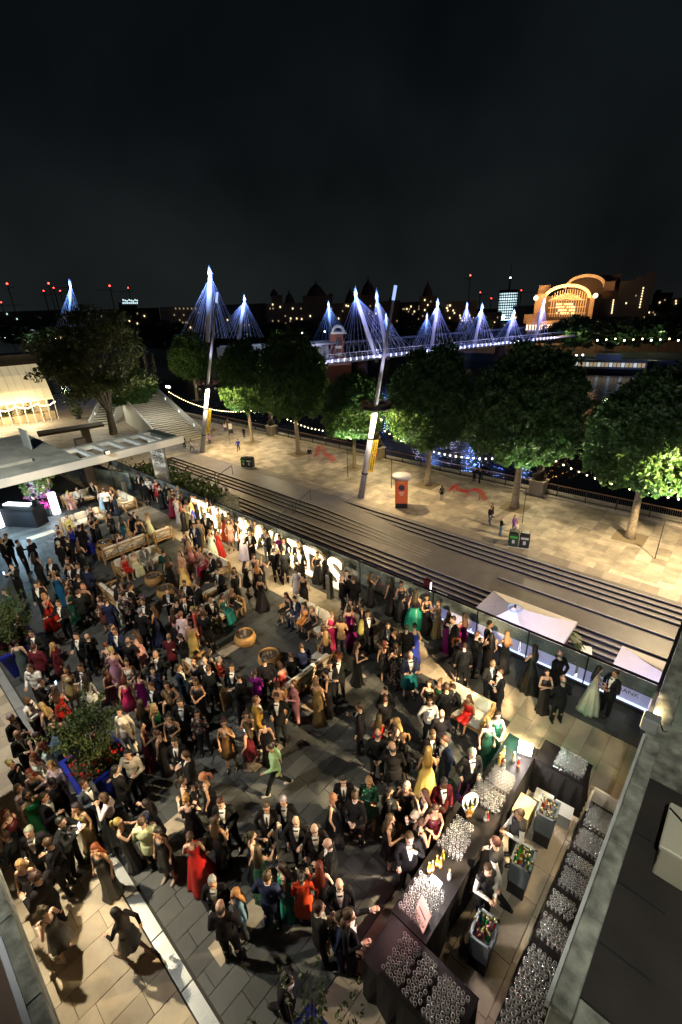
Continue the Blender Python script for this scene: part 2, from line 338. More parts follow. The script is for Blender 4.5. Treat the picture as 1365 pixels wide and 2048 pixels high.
# terrace glass balustrade with planter shelf outside it
gb = thing('glass_balustrade', 'glass balustrade with dark rail along the river side of terrace', 'balustrade', (0, 11.62, 0))
for i in range(20):
    x = -.3-i*1.62
    mb = MB(); mb.b2((x-1.58, -.009, .12), (x, .009, 1.08)); mb.build('glass_pane', M_glassp, gb)
    mb = MB(); mb.b2((x+.005, -.02, 0), (x+.035, .03, 1.1)); mb.build('post', M_dgrey, gb)
mb = MB(); mb.b2((-32.7, -.03, 1.085), (-.25, .03, 1.125)); mb.build('handrail', M_black, gb)
mb = MB(); mb.b2((-32.7, -.03, 0), (-.25, .03, .1)); mb.build('base_channel', M_dgrey, gb)
mb = MB(); mb.b2((-32.7, .06, .55), (-.25, .32, .8)); mb.build('shelf', M_black, gb)
led = thing('led_strip', 'blue white LED strip glowing along the foot of the balustrade', 'light strip', (0, 11.7, .02))
M_led = mat('led_blue_white', (.6, .7, 1), emit=2.6, ecol=(.55, .68, 1))
mb = MB(); mb.b2((-6.5, 0, 0), (-.3, .035, .1)); mb.build('diffuser', M_led, led)
lamp('balustrade_led_glow', 'AREA', (-3.4, 12.1, .35), 1350, (.78, .70, 1), (-3.6, 17.5, -4.2)).data.shape = 'RECTANGLE'
o = bpy.data.objects['balustrade_led_glow']; o.data.size = 6; o.data.size_y = .12
# name panel behind the glass, lilac light put into its own emission
pn = thing('name_panel', 'panel with painted lilac glow lettered SOUTHBANK CENTRE behind the balustrade glass', 'sign', (-1.15, 11.72, .1))
mb = MB(); mb.b2((-.95, .0, .0), (.8, .02, .44)); mb.build('panel', mat('painted_glow_panel', (.62, .60, .85), .6, emit=.32, ecol=(.55, .52, 1)), pn)
tm = text_mesh('SOUTHBANK', .185, mat('black_print', (.02, .02, .03), .6)); tx = link('lettering', tm, pn, (.0, -.008, .30)); tx.rotation_euler = (PI/2, 0, 0)
tm = text_mesh('CENTRE', .185, MATS['black_print'], align='LEFT'); tx = link('lettering', tm, pn, (-.62, -.008, .12)); tx.rotation_euler = (PI/2, 0, 0)
for i in range(3):  # added screens, lilac light on parasol fabric put into their emission
    q = thing('painted_glow_screen', 'pale lilac screen low behind the balustrade glass, %s of three' % ('second from right', 'third from right', 'leftmost')[i], 'panel', (-2.95-i*1.62, 11.72, .1), 0, 'screens behind the balustrade')
    mb = MB(); mb.b2((-.78, 0, 0), (.78, .02, .44)); mb.build('panel', MATS['painted_glow_panel'], q)
    mb = MB(); mb.b2((-.78, -.004, .0), (.78, .0, .03)); mb.build('bottom_trim', M_dgrey, q)
# ---------------------------------------------------------------- wing of the hall on the right
wg = thing('concrete_wing', 'stained concrete wing with wide coping at the right edge', 'building', (0, 0, 0))
mb = MB(); mb.b2((-.02, 2.8, -.8), (12, 11.4, 3.25)); mb.build('wall', mat('pale_render', (.34, .29, .22), .8, var=.15), wg)
mb = MB(); mb.b2((.075, 2.94, 3.254), (12, 6.55, 3.27)); mb.build('roof', M_dark, wg)
for i in range(4):
    y = 2.72+i*.96
    mb = MB(); mb.b2((-.12, y, 3.25), (.07, y+.955, 4.0)); bevel(mb.build('coping_stone', M_conc, wg).data, .012)
for i in range(6):
    x = .075+i*1.1
    mb = MB(); mb.b2((x, 2.72, 3.25), (x+1.095, 2.93, 3.998)); bevel(mb.build('coping_stone', M_conc, wg).data, .012)
mb = MB(); mb.b2((-.16, 2.70, 3.90), (-.125, 6.55, 4.03)); mb.build('flashing', M_offw, wg)
mb = MB(); mb.b2((-.14, 6.565, 2.9), (12, 11.6, 4.05)); mb.build('upper_slab', M_conc, wg)
mb = MB(); mb.b2((-.20, 6.56, 3.95), (-.145, 11.6, 4.10)); mb.build('flashing', M_dgrey, wg)
mb = MB(); mb.b2((.12, 6.9, 4.05), (12, 11.6, 4.16)); mb.build('roof_paving', mat('green_stained_concrete', (.27, .31, .25), .85, var=.3, vscale=3, bump=.3), wg)
for i in range(8):
    mb = MB(); mb.b2((.95+i*.62, 2.94, 3.272), (1.55+i*.62, 5.0, 3.30)); mb.build('paving_strip', mat('roof_paver', (.13, .12, .09), .8, var=.25), wg)
for y in (3.9, 4.7, 5.5):
    mb = MB(); mb.b2((.09, y, 3.272), (.6, y+.02, 3.285)); mb.build('roof_seam', M_dgrey, wg)
fx = thing('wing_floodlight', 'grey box floodlight mounted on the corner of the concrete wing', 'floodlight', (-.10, 6.62, 4.0)); fx.scale = (.75, .75, .75)
mb = MB(); mb.b2((-.16, -.1, .1), (.12, .16, .42)); bevel(mb.build('housing', mat('housing_grey', (.26, .28, .27), .6), fx).data, .02)
mb = MB(); mb.b2((-.172, -.07, .14), (-.16, .13, .38)); mb.build('lens', mat('floodlight_glass', (1, .8, .5), emit=1.2, ecol=(1, .78, .45)), fx)
mb = MB(); mb.b2((-.03, -.02, 0), (.03, .06, .1)); mb.build('bracket', M_dgrey, fx)
mb = MB(); mb.path([(.12, .1, .3), (.2, .12, .12), (.26, .2, .06)], .012); mb.build('cable', M_black, fx)
bxu = thing('roof_unit', 'cream metal equipment box with a cable on the wing roof', 'roof unit', (.74, 5.45, 3.272))
mb = MB(); mb.b2((-.36, -.36, 0), (.5, .3, .5)); bevel(mb.build('body', mat('cream_enamel', (.55, .52, .38), .5, var=.08), bxu).data, .02)
mb = MB(); mb.b2((-.39, -.39, .5), (.53, .33, .58)); bevel(mb.build('lid', mat('cream_enamel_lid', (.60, .57, .43), .5, var=.08), bxu).data, .015)
mb = MB(); mb.path([(-.38, .2, .60), (-.2, .08, .595), (.1, .1, .595), (.5, -.1, .595), (.55, -.12, .3)], .012); mb.build('cable', M_black, bxu)
# parapet of the balcony below the camera, bottom left
pp = thing('balcony_parapet', 'dark stained concrete parapet with metal flashing at bottom left', 'parapet', (0, 0, 0))
for i in range(9):
    x = -11.5+i*.96
    mb = MB(); mb.b2((x, -.60, 3.35), (x+.955, -.46, 4.0)); bevel(mb.build('coping_stone', M_conc, pp).data, .01)
mb = MB(); mb.b2((-11.5, -.66, 3.3), (-2.9, -.605, 3.93)); mb.build('flashing', M_dgrey, pp)
mb = MB(); mb.b2((-11.5, -2.6, 3.2), (-2.9, -.665, 3.32)); mb.build('balcony_floor', mat('brown_boards', (.10, .055, .03), .7, var=.3), pp)
mb = MB(); mb.b2((-11.5, -1.2, -.03), (-2.2, -1.16, 3.2)); mb.build('wall_below', mat('pale_render', (.34, .29, .22)), pp)
# ---------------------------------------------------------------- canopy on the left
cn = thing('terrace_canopy', 'flat white canopy with open pergola slats at the left', 'canopy', (0, 0, 0))
cx0, cx1 = -33.5, -24.1
mb = MB(); mb.b2((cx0, 2.0, 3.30), (cx1, 7.6, 3.52)); mb.build('roof_slab', mat('weathered_roof', (.30, .32, .29), .8, var=.35, vscale=1.3, bump=.3), cn)
mb = MB(); mb.b2((cx0+1.2, 2.0, 3.522), (cx1-2.2, 5.9, 3.66)); mb.build('raised_roof', mat('grey_roof_felt', (.33, .34, .32), .85, var=.3, vscale=1.2), cn)
mb = MB(); mb.b2((cx1-.62, 7.61, 3.3), (cx1, 12.9, 3.52)); mb.build('beam', M_offw, cn)
mb = MB(); mb.b2((cx1-3.4, 7.61, 3.3), (cx1-2.9, 12.9, 3.5)); mb.build('beam', M_offw, cn)
mb = MB(); mb.b2((cx1+.004, 2.0, 3.22), (cx1+.05, 12.9, 3.60)); mb.build('fascia', M_white, cn)
mb = MB(); mb.b2((cx1-3.4, 12.4, 3.31), (cx1-.63, 12.9, 3.51)); mb.build('end_beam', mat('dark_green_paint', (.07, .09, .075), .6), cn)
for i in range(5):
    y = 8.15+i*.88
    mb = MB(); mb.b2((cx1-2.89, y, 3.32), (cx1-.63, y+.24, 3.49)); mb.build('slat', M_offw, cn)
mb = MB(); mb.b2((-33.2, 2.2, 0), (-32.8, 2.6, 3.3)); mb.build('post', M_conc, cn)
mb = MB(); mb.b2((-30.4, 9.2, 0), (-29.9, 9.7, 3.3)); mb.build('post', mat('brown_post', (.10, .075, .055), .7), cn)
vp = thing('vent_panel', 'upright pale panel standing on the canopy roof', 'panel', (-29.3, 6.6, 3.53)); mb = MB(); mb.b2((-.9, -.03, 0), (.5, .03, 1.0)); mb.build('sheet', mat('blue_grey_sheet', (.42, .47, .48), .5), vp); mb = MB(); mb.b2((-.9, .032, 0), (-.8, .3, .05)); mb.build('foot', M_dgrey, vp)
cf = thing('canopy_floodlight', 'small floodlight fixed under the edge of the white canopy', 'floodlight', (-23.95, 8.6, 3.62)); mb = MB(); mb.b2((-.1, -.12, 0), (.1, .12, .2)); mb.build('housing', M_dgrey, cf); mb = MB(); mb.b2((.101, -.1, .02), (.106, .1, .18)); mb.build('lens', MATS['floodlight_glass'], cf)
lc = thing('lettered_column', 'white banner column lettered SOUTHBANK CENTRE beside the steps', 'column', (-27.3, 12.75, 0))
mb = MB(); mb.hexa([(-.34, -.12, -7.2), (.34, -.12, -7.2), (.34, .12, -7.2), (-.34, .12, -7.2), (-.42, -.12, 3.3), (.42, -.12, 3.3), (.42, .12, 3.3), (-.42, .12, 3.3)]); o = mb.build('shaft', M_white, lc)
lc.rotation_euler = (0, 0, .75)
for k, (s, xx) in enumerate((('SOUTHBANK', .12), ('CENTRE', -.17))):
    tx = link('lettering', text_mesh(s, .36, MATS['black_print'], align='RIGHT'), lc, (xx, -.13, 1.3)); tx.rotation_euler = (PI/2, PI/2, 0)
gl = thing('glass_screen', 'low glass screen between the canopy and the planted bank', 'glass screen', (-34, 9.2, 0), .28)
for i in range(4):
    mb = MB(); mb.b2((i*1.6, -.01, .05), (i*1.6+1.55, .01, 1.1)); mb.build('glass_pane', M_glassp, gl)
    mb = MB(); mb.b2((i*1.6+1.56, -.02, 0), (i*1.6+1.59, .02, 1.15)); mb.build('post', M_dgrey, gl)
# ================================================================== TREES
def leaf_mat(name, col, var=.45):
    m = mat(name, col, .5, var=var, vscale=.9); t = m.node_tree; b = t.nodes['Principled BSDF']
    ge = t.nodes.new('ShaderNodeNewGeometry'); h = t.nodes.new('ShaderNodeHueSaturation')
    mr = t.nodes.new('ShaderNodeMapRange'); mr.inputs[3].default_value = .6; mr.inputs[4].default_value = 1.5; t.links.new(ge.outputs['Random Per Island'], mr.inputs[0]); t.links.new(mr.outputs[0], h.inputs['Value'])
    src = b.inputs['Base Color'].links[0].from_socket; t.links.new(src, h.inputs['Color']); t.links.new(h.outputs[0], b.inputs['Base Color'])
    tl = t.nodes.new('ShaderNodeBsdfTranslucent'); t.links.new(h.outputs[0], tl.inputs[0]); mx = t.nodes.new('ShaderNodeMixShader'); mx.inputs[0].default_value = .22
    t.links.new(b.outputs[0], mx.inputs[1]); t.links.new(tl.outputs[0], mx.inputs[2]); t.links.new(mx.outputs[0], t.nodes['Material Output'].inputs[0])
    return m
M_leaf = leaf_mat('plane_leaf', (.050, .115, .024)); M_leaf2 = leaf_mat('shrub_leaf', (.06, .09, .025)); M_leaf3 = leaf_mat('far_leaf', (.03, .055, .02))
M_bark = mat('plane_bark', (.28, .23, .16), .85, var=.45, vscale=5, bump=.6, bscale=12)
def leaves(mb, pts, size, rnd, up=.35):
    for p in pts:
        n = V((rnd.gauss(0, 1), rnd.gauss(0, 1), rnd.gauss(up, 1))).normalized(); a = n.orthogonal().normalized(); b = n.cross(a)
        th = rnd.random()*6.28; a, b = a*math.cos(th)+b*math.sin(th), b*math.cos(th)-a*math.sin(th)
        s = size*rnd.uniform(.5, 1.5); k = len(mb.v); p = V(p)
        mb.v += [tuple(p-a*s), tuple(p+b*s*.55+n*s*.15), tuple(p+a*s), tuple(p-b*s*.55+n*s*.15)]
        mb.f.append((k, k+1, k+2, k+3)); mb.m.append(0)
def crown_pts(n, rx, rz, rnd, lump=.28, squash=.75):
    seeds = []
    for i in range(80):
        u = rnd.uniform(-1, 1); t = rnd.random()*6.28; r = rnd.uniform(.45, .90)
        seeds.append((V((r*math.sqrt(1-u*u)*math.cos(t)*rx, r*math.sqrt(1-u*u)*math.sin(t)*rx, r*u*rz)), rnd.uniform(.16, .30)*rx))
    P = []
    while len(P) < n:
        c, r = rnd.choice(seeds); u = rnd.uniform(-1, 1); t = rnd.random()*6.28; q = r*rnd.random()**.33
        s = math.sqrt(1-u*u); P.append(c+V((s*math.cos(t), s*math.sin(t), u*squash))*q)
    return P, seeds
def round_crown(n, rx, rz, rnd):       # clipped street tree: full rounded head, leaves massed near the outside, sprays breaking the outline
    seeds = []; P = []; off = V((rnd.random()*50, rnd.random()*50, 0))
    for i in range(60):
        u = rnd.uniform(-.9, .95); t = rnd.random()*6.28; s = math.sqrt(1-u*u); seeds.append((V((s*math.cos(t)*rx*.7, s*math.sin(t)*rx*.7, u*rz*.7)), .6))
    while len(P) < n:
        u = rnd.uniform(-1, 1); t = rnd.random()*6.28; s = math.sqrt(1-u*u); d = V((s*math.cos(t), s*math.sin(t), u))
        w = 1+.22*noise.noise(d*2.1+off)+.16*noise.noise(d*5.5+off)+.09*noise.noise(d*13+off)
        if u < -.55: w *= 1-.35*(-.55-u)/.45
        q = w*(1-abs(rnd.gauss(0, .13))) if rnd.random() < .8 else w*rnd.random()**.5
        if noise.noise(d*7+off*1.7) < -.27 and q > .62*w: continue
        P.append(V((d.x*rx*q, d.y*rx*q, d.z*rz*q)))
    return P, seeds
def tree_meshes(rx, rz, trunk_h, n, size, seed, forks=6, tr=.3, leafm=M_leaf):
    rnd = random.Random(seed); P, seeds = round_crown(n, rx, rz, rnd); mb = MB(); leaves(mb, P, size, rnd); crown = mb.mesh('crown', leafm)
    mb = MB(); th = trunk_h
    mb.path([(0, 0, -.1), (.02, .01, th*.15), (.03, .03, th*.5), (0, .08, th)], [tr*1.35, tr*1.0, tr*.86, tr*.72], 10)
    for c, r in rnd.sample(seeds, forks):
        e = c + V((0, 0, th+rz*.82)); m1 = V((e.x*.35, e.y*.35, th+(e.z-th)*.45))
        mb.path([(0, .08, th-.15), m1, e], [tr*.5, tr*.3, .03], 6)
    return crown, mb.mesh('trunk', M_bark, True)
TM = [tree_meshes(3.95, 4.3, 4.0, 34000, .15, s) for s in (1, 2, 3)]
def plane_tree(base, top, wpx, k, label, z=-6):
    b = at(*base, z); zt = aty(top[0], top[1], b.y).z; H = zt-z
    s = H/12.4; w = wpx/FPX*(b-CAM).dot(FW)/8.9
    o = thing('plane_tree', label, 'tree', b, random.random()*6.28, 'trees along the riverside walk')
    c = link('crown', TM[k % 3][0], o, (0, 0, 7.5*s), 0, (w, w, s*1.12)); t = link('trunk', TM[k % 3][1], o, (0, 0, 0), 0, (min(w, s), min(w, s), s))
    pit = MB(); pit.box((0, 0, 0), (2.0, 2.0, .01)); struct(pit.build('tree_pit', mat('gravel_pit', (.20, .16, .10), .9, var=.2, vscale=20), pl, (b.x, b.y, z+.002)))
    return o
for k, (bs, tp, w, lb) in enumerate([
    ((505, 885), (485, 680), 105, 'plane tree lit pale green beneath, between the yellow bannered mast and railing plinth'),
    ((597, 908), (588, 665), 142, 'tall dark plane tree left of the red slide bench'),
    ((710, 935), (706, 745), 128, 'small bright green plane tree just left of the right mast'),
    ((855, 970), (860, 688), 172, 'plane tree behind the orange poster kiosk'),
    ((1030, 1015), (1038, 688), 218, 'broad plane tree with forked trunk beside the stone lamp plinth'),
    ((1260, 1075), (1292, 730), 240, 'plane tree at the right edge, brightly lit low leaves')]):
    plane_tree(bs, tp, w, k, lb)
# big spreading tree and its companions on the left
b0 = at(228, 868, -6); rnd = random.Random(11); P, S = crown_pts(17000, 8.2, 7.0, rnd, squash=.45); mb = MB(); leaves(mb, P, .22, rnd)
tr = thing('spreading_tree', 'large spreading tree with several dark limbs behind the white canopy', 'tree', b0)
mb.build('crown', leaf_mat('ash_leaf', (.085, .11, .03)), tr, (0, 0, 10.8)); mb = MB()
mb.path([(0, 0, -.1), (.1, 0, 1.6), (.0, .1, 3.4)], [.62, .5, .42], 10)
for c, r in rnd.sample(S, 16):
    e_ = c+V((0, 0, 10.8)); mb.path([(0, .1, 3.1), (e_.x*.3, e_.y*.3, 3.3+(e_.z-3.3)*.5), e_], [.3, .18, .03], 6)
mb.build('trunk', mat('dark_bark', (.10, .085, .06), .9, var=.3, bump=.5), tr)
for i, (x, y, tx, ty, w, lb) in enumerate([(395, 800, 395, 665, 90, 'dark tree behind the left mast'), (270, 845, 275, 735, 110, 'low tree right of the big spreading tree above the stairs')]):
    plane_tree((x, y), (tx, ty), w, i+1, lb)
# ================================================================== LAMP MASTS
M_mast = mat('white_mast_paint', (.62, .60, .64), .4, var=.08)
M_ylw = mat('yellow_banner', (.85, .55, .03), .6)
def mast(base, ringp, topp, label, bl):
    B = at(*base, -6); R = aty(ringp[0], ringp[1], B.y+.6); T_ = aty(topp[0], topp[1], B.y+1.4)
    o = thing('lamp_mast', label, 'lamp mast', B, 0, 'tilted lamp masts on the riverside walk'); R -= B; T_ -= B
    mb = MB(); mb.tube((0, 0, 0), R*.985, .28, .22, 14); mb.build('lower_shaft', M_mast, o, smooth=True)
    mb = MB(); mb.tube(R*.99, T_, .17, .10, 12); mb.build('upper_shaft', M_mast, o, smooth=True)
    mb = MB(); mb.tube(T_, T_+(T_-R).normalized()*1.0, .12, .12, 12); mb.build('beacon', mat('blue_beacon', (.3, .5, 1), emit=1.2, ecol=(.35, .5, 1)), o)
    for q in (.28, .66):
        mb = MB(); c = R*q; mb.tube(c, c+R.normalized()*.12, .31, .30, 14); mb.build('band', M_black, o)
    mb = MB(); k = 24
    mb.rings([[(R.x+r*math.cos(6.2832*j/k), R.y+r*math.sin(6.2832*j/k), R.z+z) for j in range(k)] for r, z in ((1.12, -.16), (1.3, -.14), (1.3, .14), (1.12, .16), (1.12, -.16))], False); ring = mb.build('ring_planter', M_black, o)
    mb = MB(); rn = random.Random(5)
    for j in range(4): a = j*PI/2; mb.tube(R, R+V((1.2*math.cos(a), 1.2*math.sin(a), 0)), .04)
    mb.build('spoke', M_black, ring)
    mb = MB(); leaves(mb, [(R.x+1.2*math.cos(a), R.y+1.2*math.sin(a), R.z+.2+rn.random()*.15) for a in [rn.random()*6.28 for _ in range(150)]], .1, rn); mb.build('plants', mat('copper_leaf', (.34, .16, .06), .6), ring)
    d = R.normalized(); s = V((.82, .57, 0)); n = V((.57, -.82, 0))
    q0 = R*.30+s*.30; q1 = R*.65+s*.28; mb = MB()
    mb.hexa([q0, q0+s*.44, q0+s*.44+n*.02, q0+n*.02, q1, q1+s*.44, q1+s*.44+n*.02, q1+n*.02]); bn = mb.build('banner', M_ylw, o); rn = random.Random(3)
    mb = MB()
    for i in range(26):
        for c in (.13, .29):
            if rn.random() < .82:
                p = q0+(q1-q0)*(.08+i*.033)+s*(c-.04*rn.random())+n*.025; h = (q1-q0).normalized()*.07
                mb.hexa([p, p+s*.08, p+s*.08+n*.004, p+n*.004, p+h, p+h+s*.08, p+h+s*.08+n*.004, p+h+n*.004])
    mb.build('printed_lettering', MATS['black_print'], bn)
    Rw = B+R
    for i, a in enumerate((0.3, 2.4, 4.5)):
        mb = MB(); c = R+V((1.0*math.cos(a), 1.0*math.sin(a), -.3)); mb.lathe([(.06, .1), (.13, .0), (.15, -.12)], c, 10); f = mb.build('spotlight', M_white, o)
    lamp('mast_ring_beam', 'SPOT', Rw+V((.0, -.0, -.45)), bl, (1, .735, .36), Rw+V((.3, .4, -7)), .25, 168, .12)
    lamp('mast_shaft_beam', 'SPOT', Rw+V((.55, -1.05, -.2)), 900, (1, .97, .93), B+R*.55, .1, 40, .5)
    lamp('mast_upper_beam', 'SPOT', Rw+V((.8, -.9, .3)), 2200, (.72, .68, 1), B+T_, .1, 30, .6)
mast((722, 995), (752, 812), (787, 600), 'tilted white lamp mast with yellow banner near the orange poster kiosk', 19500)
mast((405, 905), (416, 770), (433, 605), 'tilted white lamp mast with yellow banner near the lit stairs', 18000)
# column lamps out of frame to the right continue the same row
lamp('mast_ring_beam', 'SPOT', (-1.0, 31.0, 1.3), 9500, (1, .76, .42), (-2.0, 32.5, -6), .25, 168, .12)
# ================================================================== STONE PLINTHS WITH FISH LAMPS
M_bronze = mat('dark_bronze', (.045, .035, .025), .4, .7, var=.3, vscale=6)
M_globe = mat('lamp_globe', (1, .9, .7), emit=7, ecol=(1, .88, .62))
def fish_lamp(i, x):
    o = thing('fish_lamp_standard', ['bronze fish lamp standard on stone plinth left of the yellow banner', 'bronze fish lamp standard on stone plinth among the left trees', 'bronze fish lamp standard on plinth with a red lifebuoy box', 'bronze fish lamp standard on stone plinth beside the forked tree', 'bronze fish lamp standard at far right'][i], 'street lamp', (x, 39.9, -6), 0, 'fish lamp standards along the river wall')
    mb = MB(); mb.box((0, 0, .62), (1.25, 1.05, 1.24)); mb.box((0, 0, 1.31), (1.4, 1.2, .14)); bevel(mb.build('plinth', mat('plinth_granite', (.33, .28, .20), .8, var=.2, vscale=5), o).data, .02)
    mb = MB(); mb.lathe([(.42, 1.38), (.44, 1.5), (.28, 1.58), (.22, 2.4), (.12, 2.8), (.08, 4.3), (.14, 4.36), (.05, 4.5)], (0, 0, 0), 12); mb.build('column', M_bronze, o, smooth=True)
    for s in (0, PI):
        pts = []; rs = []
        for k in range(16):
            q = k/15; a = s+q*5.2; r = .40-.2*q; pts.append((r*math.cos(a), r*math.sin(a), 1.62+q*1.25)); rs.append(.17*(1-q)+.035)
        mb = MB(); mb.path(pts, rs, 8); p = pts[0]; mb.ell((p[0]*1.1, p[1]*1.1, 1.66), (.2, .2, .17)); q = pts[-1]; mb.box((q[0], q[1], q[2]+.08), (.3, .04, .18), s)
        mb.build('fish', M_bronze, o, smooth=True)
    for s in (-1, 1):
        mb = MB(); mb.path([(0, 0, 4.0), (s*.25, 0, 4.05), (s*.42, 0, 4.2)], .03, 6); mb.build('bracket', M_bronze, o)
        mb = MB(); mb.ell((s*.42, 0, 4.42), .2, 12, 8); mb.build('globe', M_globe, o, smooth=True)
    if i == 2:
        mb = MB(); mb.box((-.05, -.56, .7), (.8, .06, .62)); mb.build('lifebuoy_box', mat('red_enamel', (.55, .03, .03), .5), o); mb = MB(); mb.box((-.15, -.595, .72), (.09, .006, .28)); mb.box((.08, -.595, .72), (.09, .006, .28)); mb.build('white_mark', M_white, o)
    lamp('fish_lamp_glow', 'POINT', (x, 39.9, -6+4.85), 1300, (1, .82, .46), size=.25)
for i, x in enumerate(PLX[:4]): fish_lamp(i, x)
# extra lamp columns hidden in the crowns throw white light on the low leaves
for i, (x, y, p) in enumerate([(-24.5, 34.2, 2400), (-3.0, 34.2, 3000), (-50.4, 34.2, 2000), (-30.0, 34.2, 2000), (-11.9, 34.2, 1300)]):
    o = thing('lamp_column', ['slim lamp column under the tree behind the orange kiosk', 'slim lamp column under the far right tree', 'slim lamp column under the tree by the yellow banner', 'slim lamp column under the small bright tree', 'slim lamp column under the broad forked tree'][i], 'street lamp', (x, y-.9, -6), 0, 'slim lamp columns among the trees')
    mb = MB(); mb.tube((0, 0, 0), (0, 0, 2.7), .03, .025); mb.build('pole', M_dgrey, o); mb = MB(); mb.lathe([(.04, 2.7), (.07, 2.74), (.09, 2.82), (.05, 2.83)], k=10); mb.build('lamp_head', M_dgrey, o)
    lamp('lamp_column_uplight', 'SPOT', (x, y-.9, -3.2), p*2.6, (.95, 1, .72), (x, y+.5, 1.5), .12, 125, .6)
# string lights between the standards
M_bulb = mat('festoon_bulb', (1, .85, .5), emit=14, ecol=(1, .82, .45)); bulb = MB(); bulb.ell((0, 0, 0), .055, 8, 5); bulbm = bulb.mesh('bulb', M_bulb)
nb = 0
for i, (xa, xb) in enumerate(zip(PLX[:-1], PLX[1:])):
    o = thing('string_lights', ['string of warm bulbs swooping above the railing left of the yellow banner', 'string of warm bulbs above the railing between the left trees', 'string of warm bulbs behind the poster kiosk tree', 'string of warm bulbs at the right behind the forked tree'][i], 'string lights', (0, 39.6, 0), 0, 'festoon lights along the river')
    L_ = xb-xa; n = int(L_/.62); pts = []
    for k in range(n+1):
        q = k/n; z = -2.1-1.75*(1-(2*q-1)**2); pts.append((xa+L_*q, 0, z))
    mb = MB(); mb.path(pts, .012, 4); mb.build('cable', M_black, o)
    for p in pts[1:-1]: link('bulb', bulbm, o, (p[0], 0, p[2]-.07)); nb += 1
# ================================================================== THINGS ON THE WALK
k0 = at(803, 1012, -6); ko = thing('poster_kiosk', 'orange poster kiosk with grey domed top on the riverside walk', 'kiosk', (k0.x, k0.y, -6), .62)
mb = MB(); mb.box((0, 0, .22), (1.02, 1.02, .44)); mb.build('base', M_black, ko)
mb = MB(); mb.box((0, 0, 1.5), (1.06, 1.06, 2.1)); mb.build('poster_drum', mat('orange_poster', (.62, .13, .045), .5, var=.06), ko)
mb = MB(); mb.box((0, 0, 2.58), (1.18, 1.18, .06)); mb.build('rim', M_black, ko)
mb = MB(); mb.lathe([(.84, 2.61), (.80, 2.8), (.55, 2.95), (.05, 3.02)], k=20); mb.build('dome', mat('grey_lilac_dome', (.38, .37, .42), .5), ko, smooth=True)
for rz in (0, PI/2):
    f = link('poster', boxmesh('poster', (.9, .004, 1.9), mat('poster_orange_sheet', (.70, .15, .05), .5)), ko, (.533*math.sin(rz), -.533*math.cos(rz), 1.52), rz)
    mb = MB(); mb.rings([[(.26*math.cos(j*.3142), y, .36+.26*math.sin(j*.3142)) for j in range(20)] for y in (-.0025, -.005)]); mb.build('dark_roundel', mat('midnight_print', (.03, .025, .06), .5), f)
    for q, (w, z) in enumerate(((.5, .82), (.46, -.05), (.38, -.17), (.24, -.29))):
        mb = MB(); mb.box((0, -.004, z), (w, .003, .07)); mb.build('print_line', mat('pale_print', (.8, .55, .45), .5) if q else mat('yellow_print', (.8, .42, .05), .5), f)
def litter_bin(px, lab, rz):
    p = at(*px, -6); o = thing('litter_bin', lab, 'litter bin', (p.x, p.y, -6), rz, 'twin litter bins on the walk')
    for s, c in ((-1, (.02, .05, .025)), (1, (.02, .02, .025))):
        mb = MB(); mb.hexa([(s*.36-.33, -.33, .04), (s*.36+.33, -.33, .04), (s*.36+.33, .33, .04), (s*.36-.33, .33, .04), (s*.36-.34, -.34, 1.05), (s*.36+.34, -.34, 1.05), (s*.36+.34, .34, 1.05), (s*.36-.34, .34, 1.05)]); bd = mb.build('body', mat('bin_paint%d' % s, c, .4), o); bevel(bd.data, .03)
        mb = MB(); mb.box((s*.36, 0, 1.11), (.6, .6, .12)); bevel(mb.build('lid', M_black, o).data, .04)
        mb = MB(); mb.box((s*.36, -.352, .80), (.5, .012, .16)); mb.build('slot_panel', mat('lime_panel', (.06, .45, .06), .5) if s < 0 else M_offw, o)
        mb = MB(); mb.box((s*.36, -.352, .46), (.18, .01, .26)); mb.build('sticker', M_offw, o)
    mb = MB(); mb.box((0, 0, .03), (1.42, .7, .06)); mb.build('base_trim', M_offw, o)
litter_bin((1037, 1092), 'black and green twin litter bin near the people in front of steps', .35); litter_bin((497, 934), 'twin litter bin left of the red slide bench', .35)
M_red = mat('red_bench_paint', (.60, .035, .02), .35)
def wave_bench(px, prof, lab, L_):
    p = at(*px, -6); o = thing('wavy_bench', lab, 'bench', (p.x, p.y, -6), 0, 'red sculptural benches')
    n = len(prof)-1; pts = [(-L_/2+L_*i/n, z) for i, z in enumerate(prof)]
    fine = []
    for i in range(n):
        for q in range(5):
            t = q/5; z0, z1, z2, z3 = [prof[max(0, min(n, i+d))] for d in (-1, 0, 1, 2)]
            fine.append((-L_/2+L_*(i+t)/n, .5*(2*z1+(z2-z0)*t+(2*z0-5*z1+4*z2-z3)*t*t+(3*z1-z0-3*z2+z3)*t**3)))
    fine.append(pts[-1])
    for y in (-.28, -.1, .1, .28):
        mb = MB(); mb.path([(x, y, z) for x, z in fine], .032, 6); mb.build('rail', M_red, o)
    mb = MB()
    for x, z in fine[1::4]: mb.b2((x-.03, -.27, z-.02), (x+.03, .27, z+.02))
    mb.build('slats', M_red, o)
    for x, z in (fine[len(fine)//6], fine[len(fine)//2], fine[-len(fine)//6]):
        if z > .2:
            for y in (-.2, .2): mb = MB(); mb.tube((x, y, 0), (x, y, z), .025, .025, 6); mb.build('leg', M_red, o)
wave_bench((935, 992), [.05, .75, .42, .40, .46, .72, .8, .6, .05], 'low wavy red bench beside the lone walker in black top', 3.6)
wave_bench((650, 918), [.05, 1.2, 1.45, .8, .55, .5, .08], 'tall red bench curved like a slide under the left trees', 3.0)
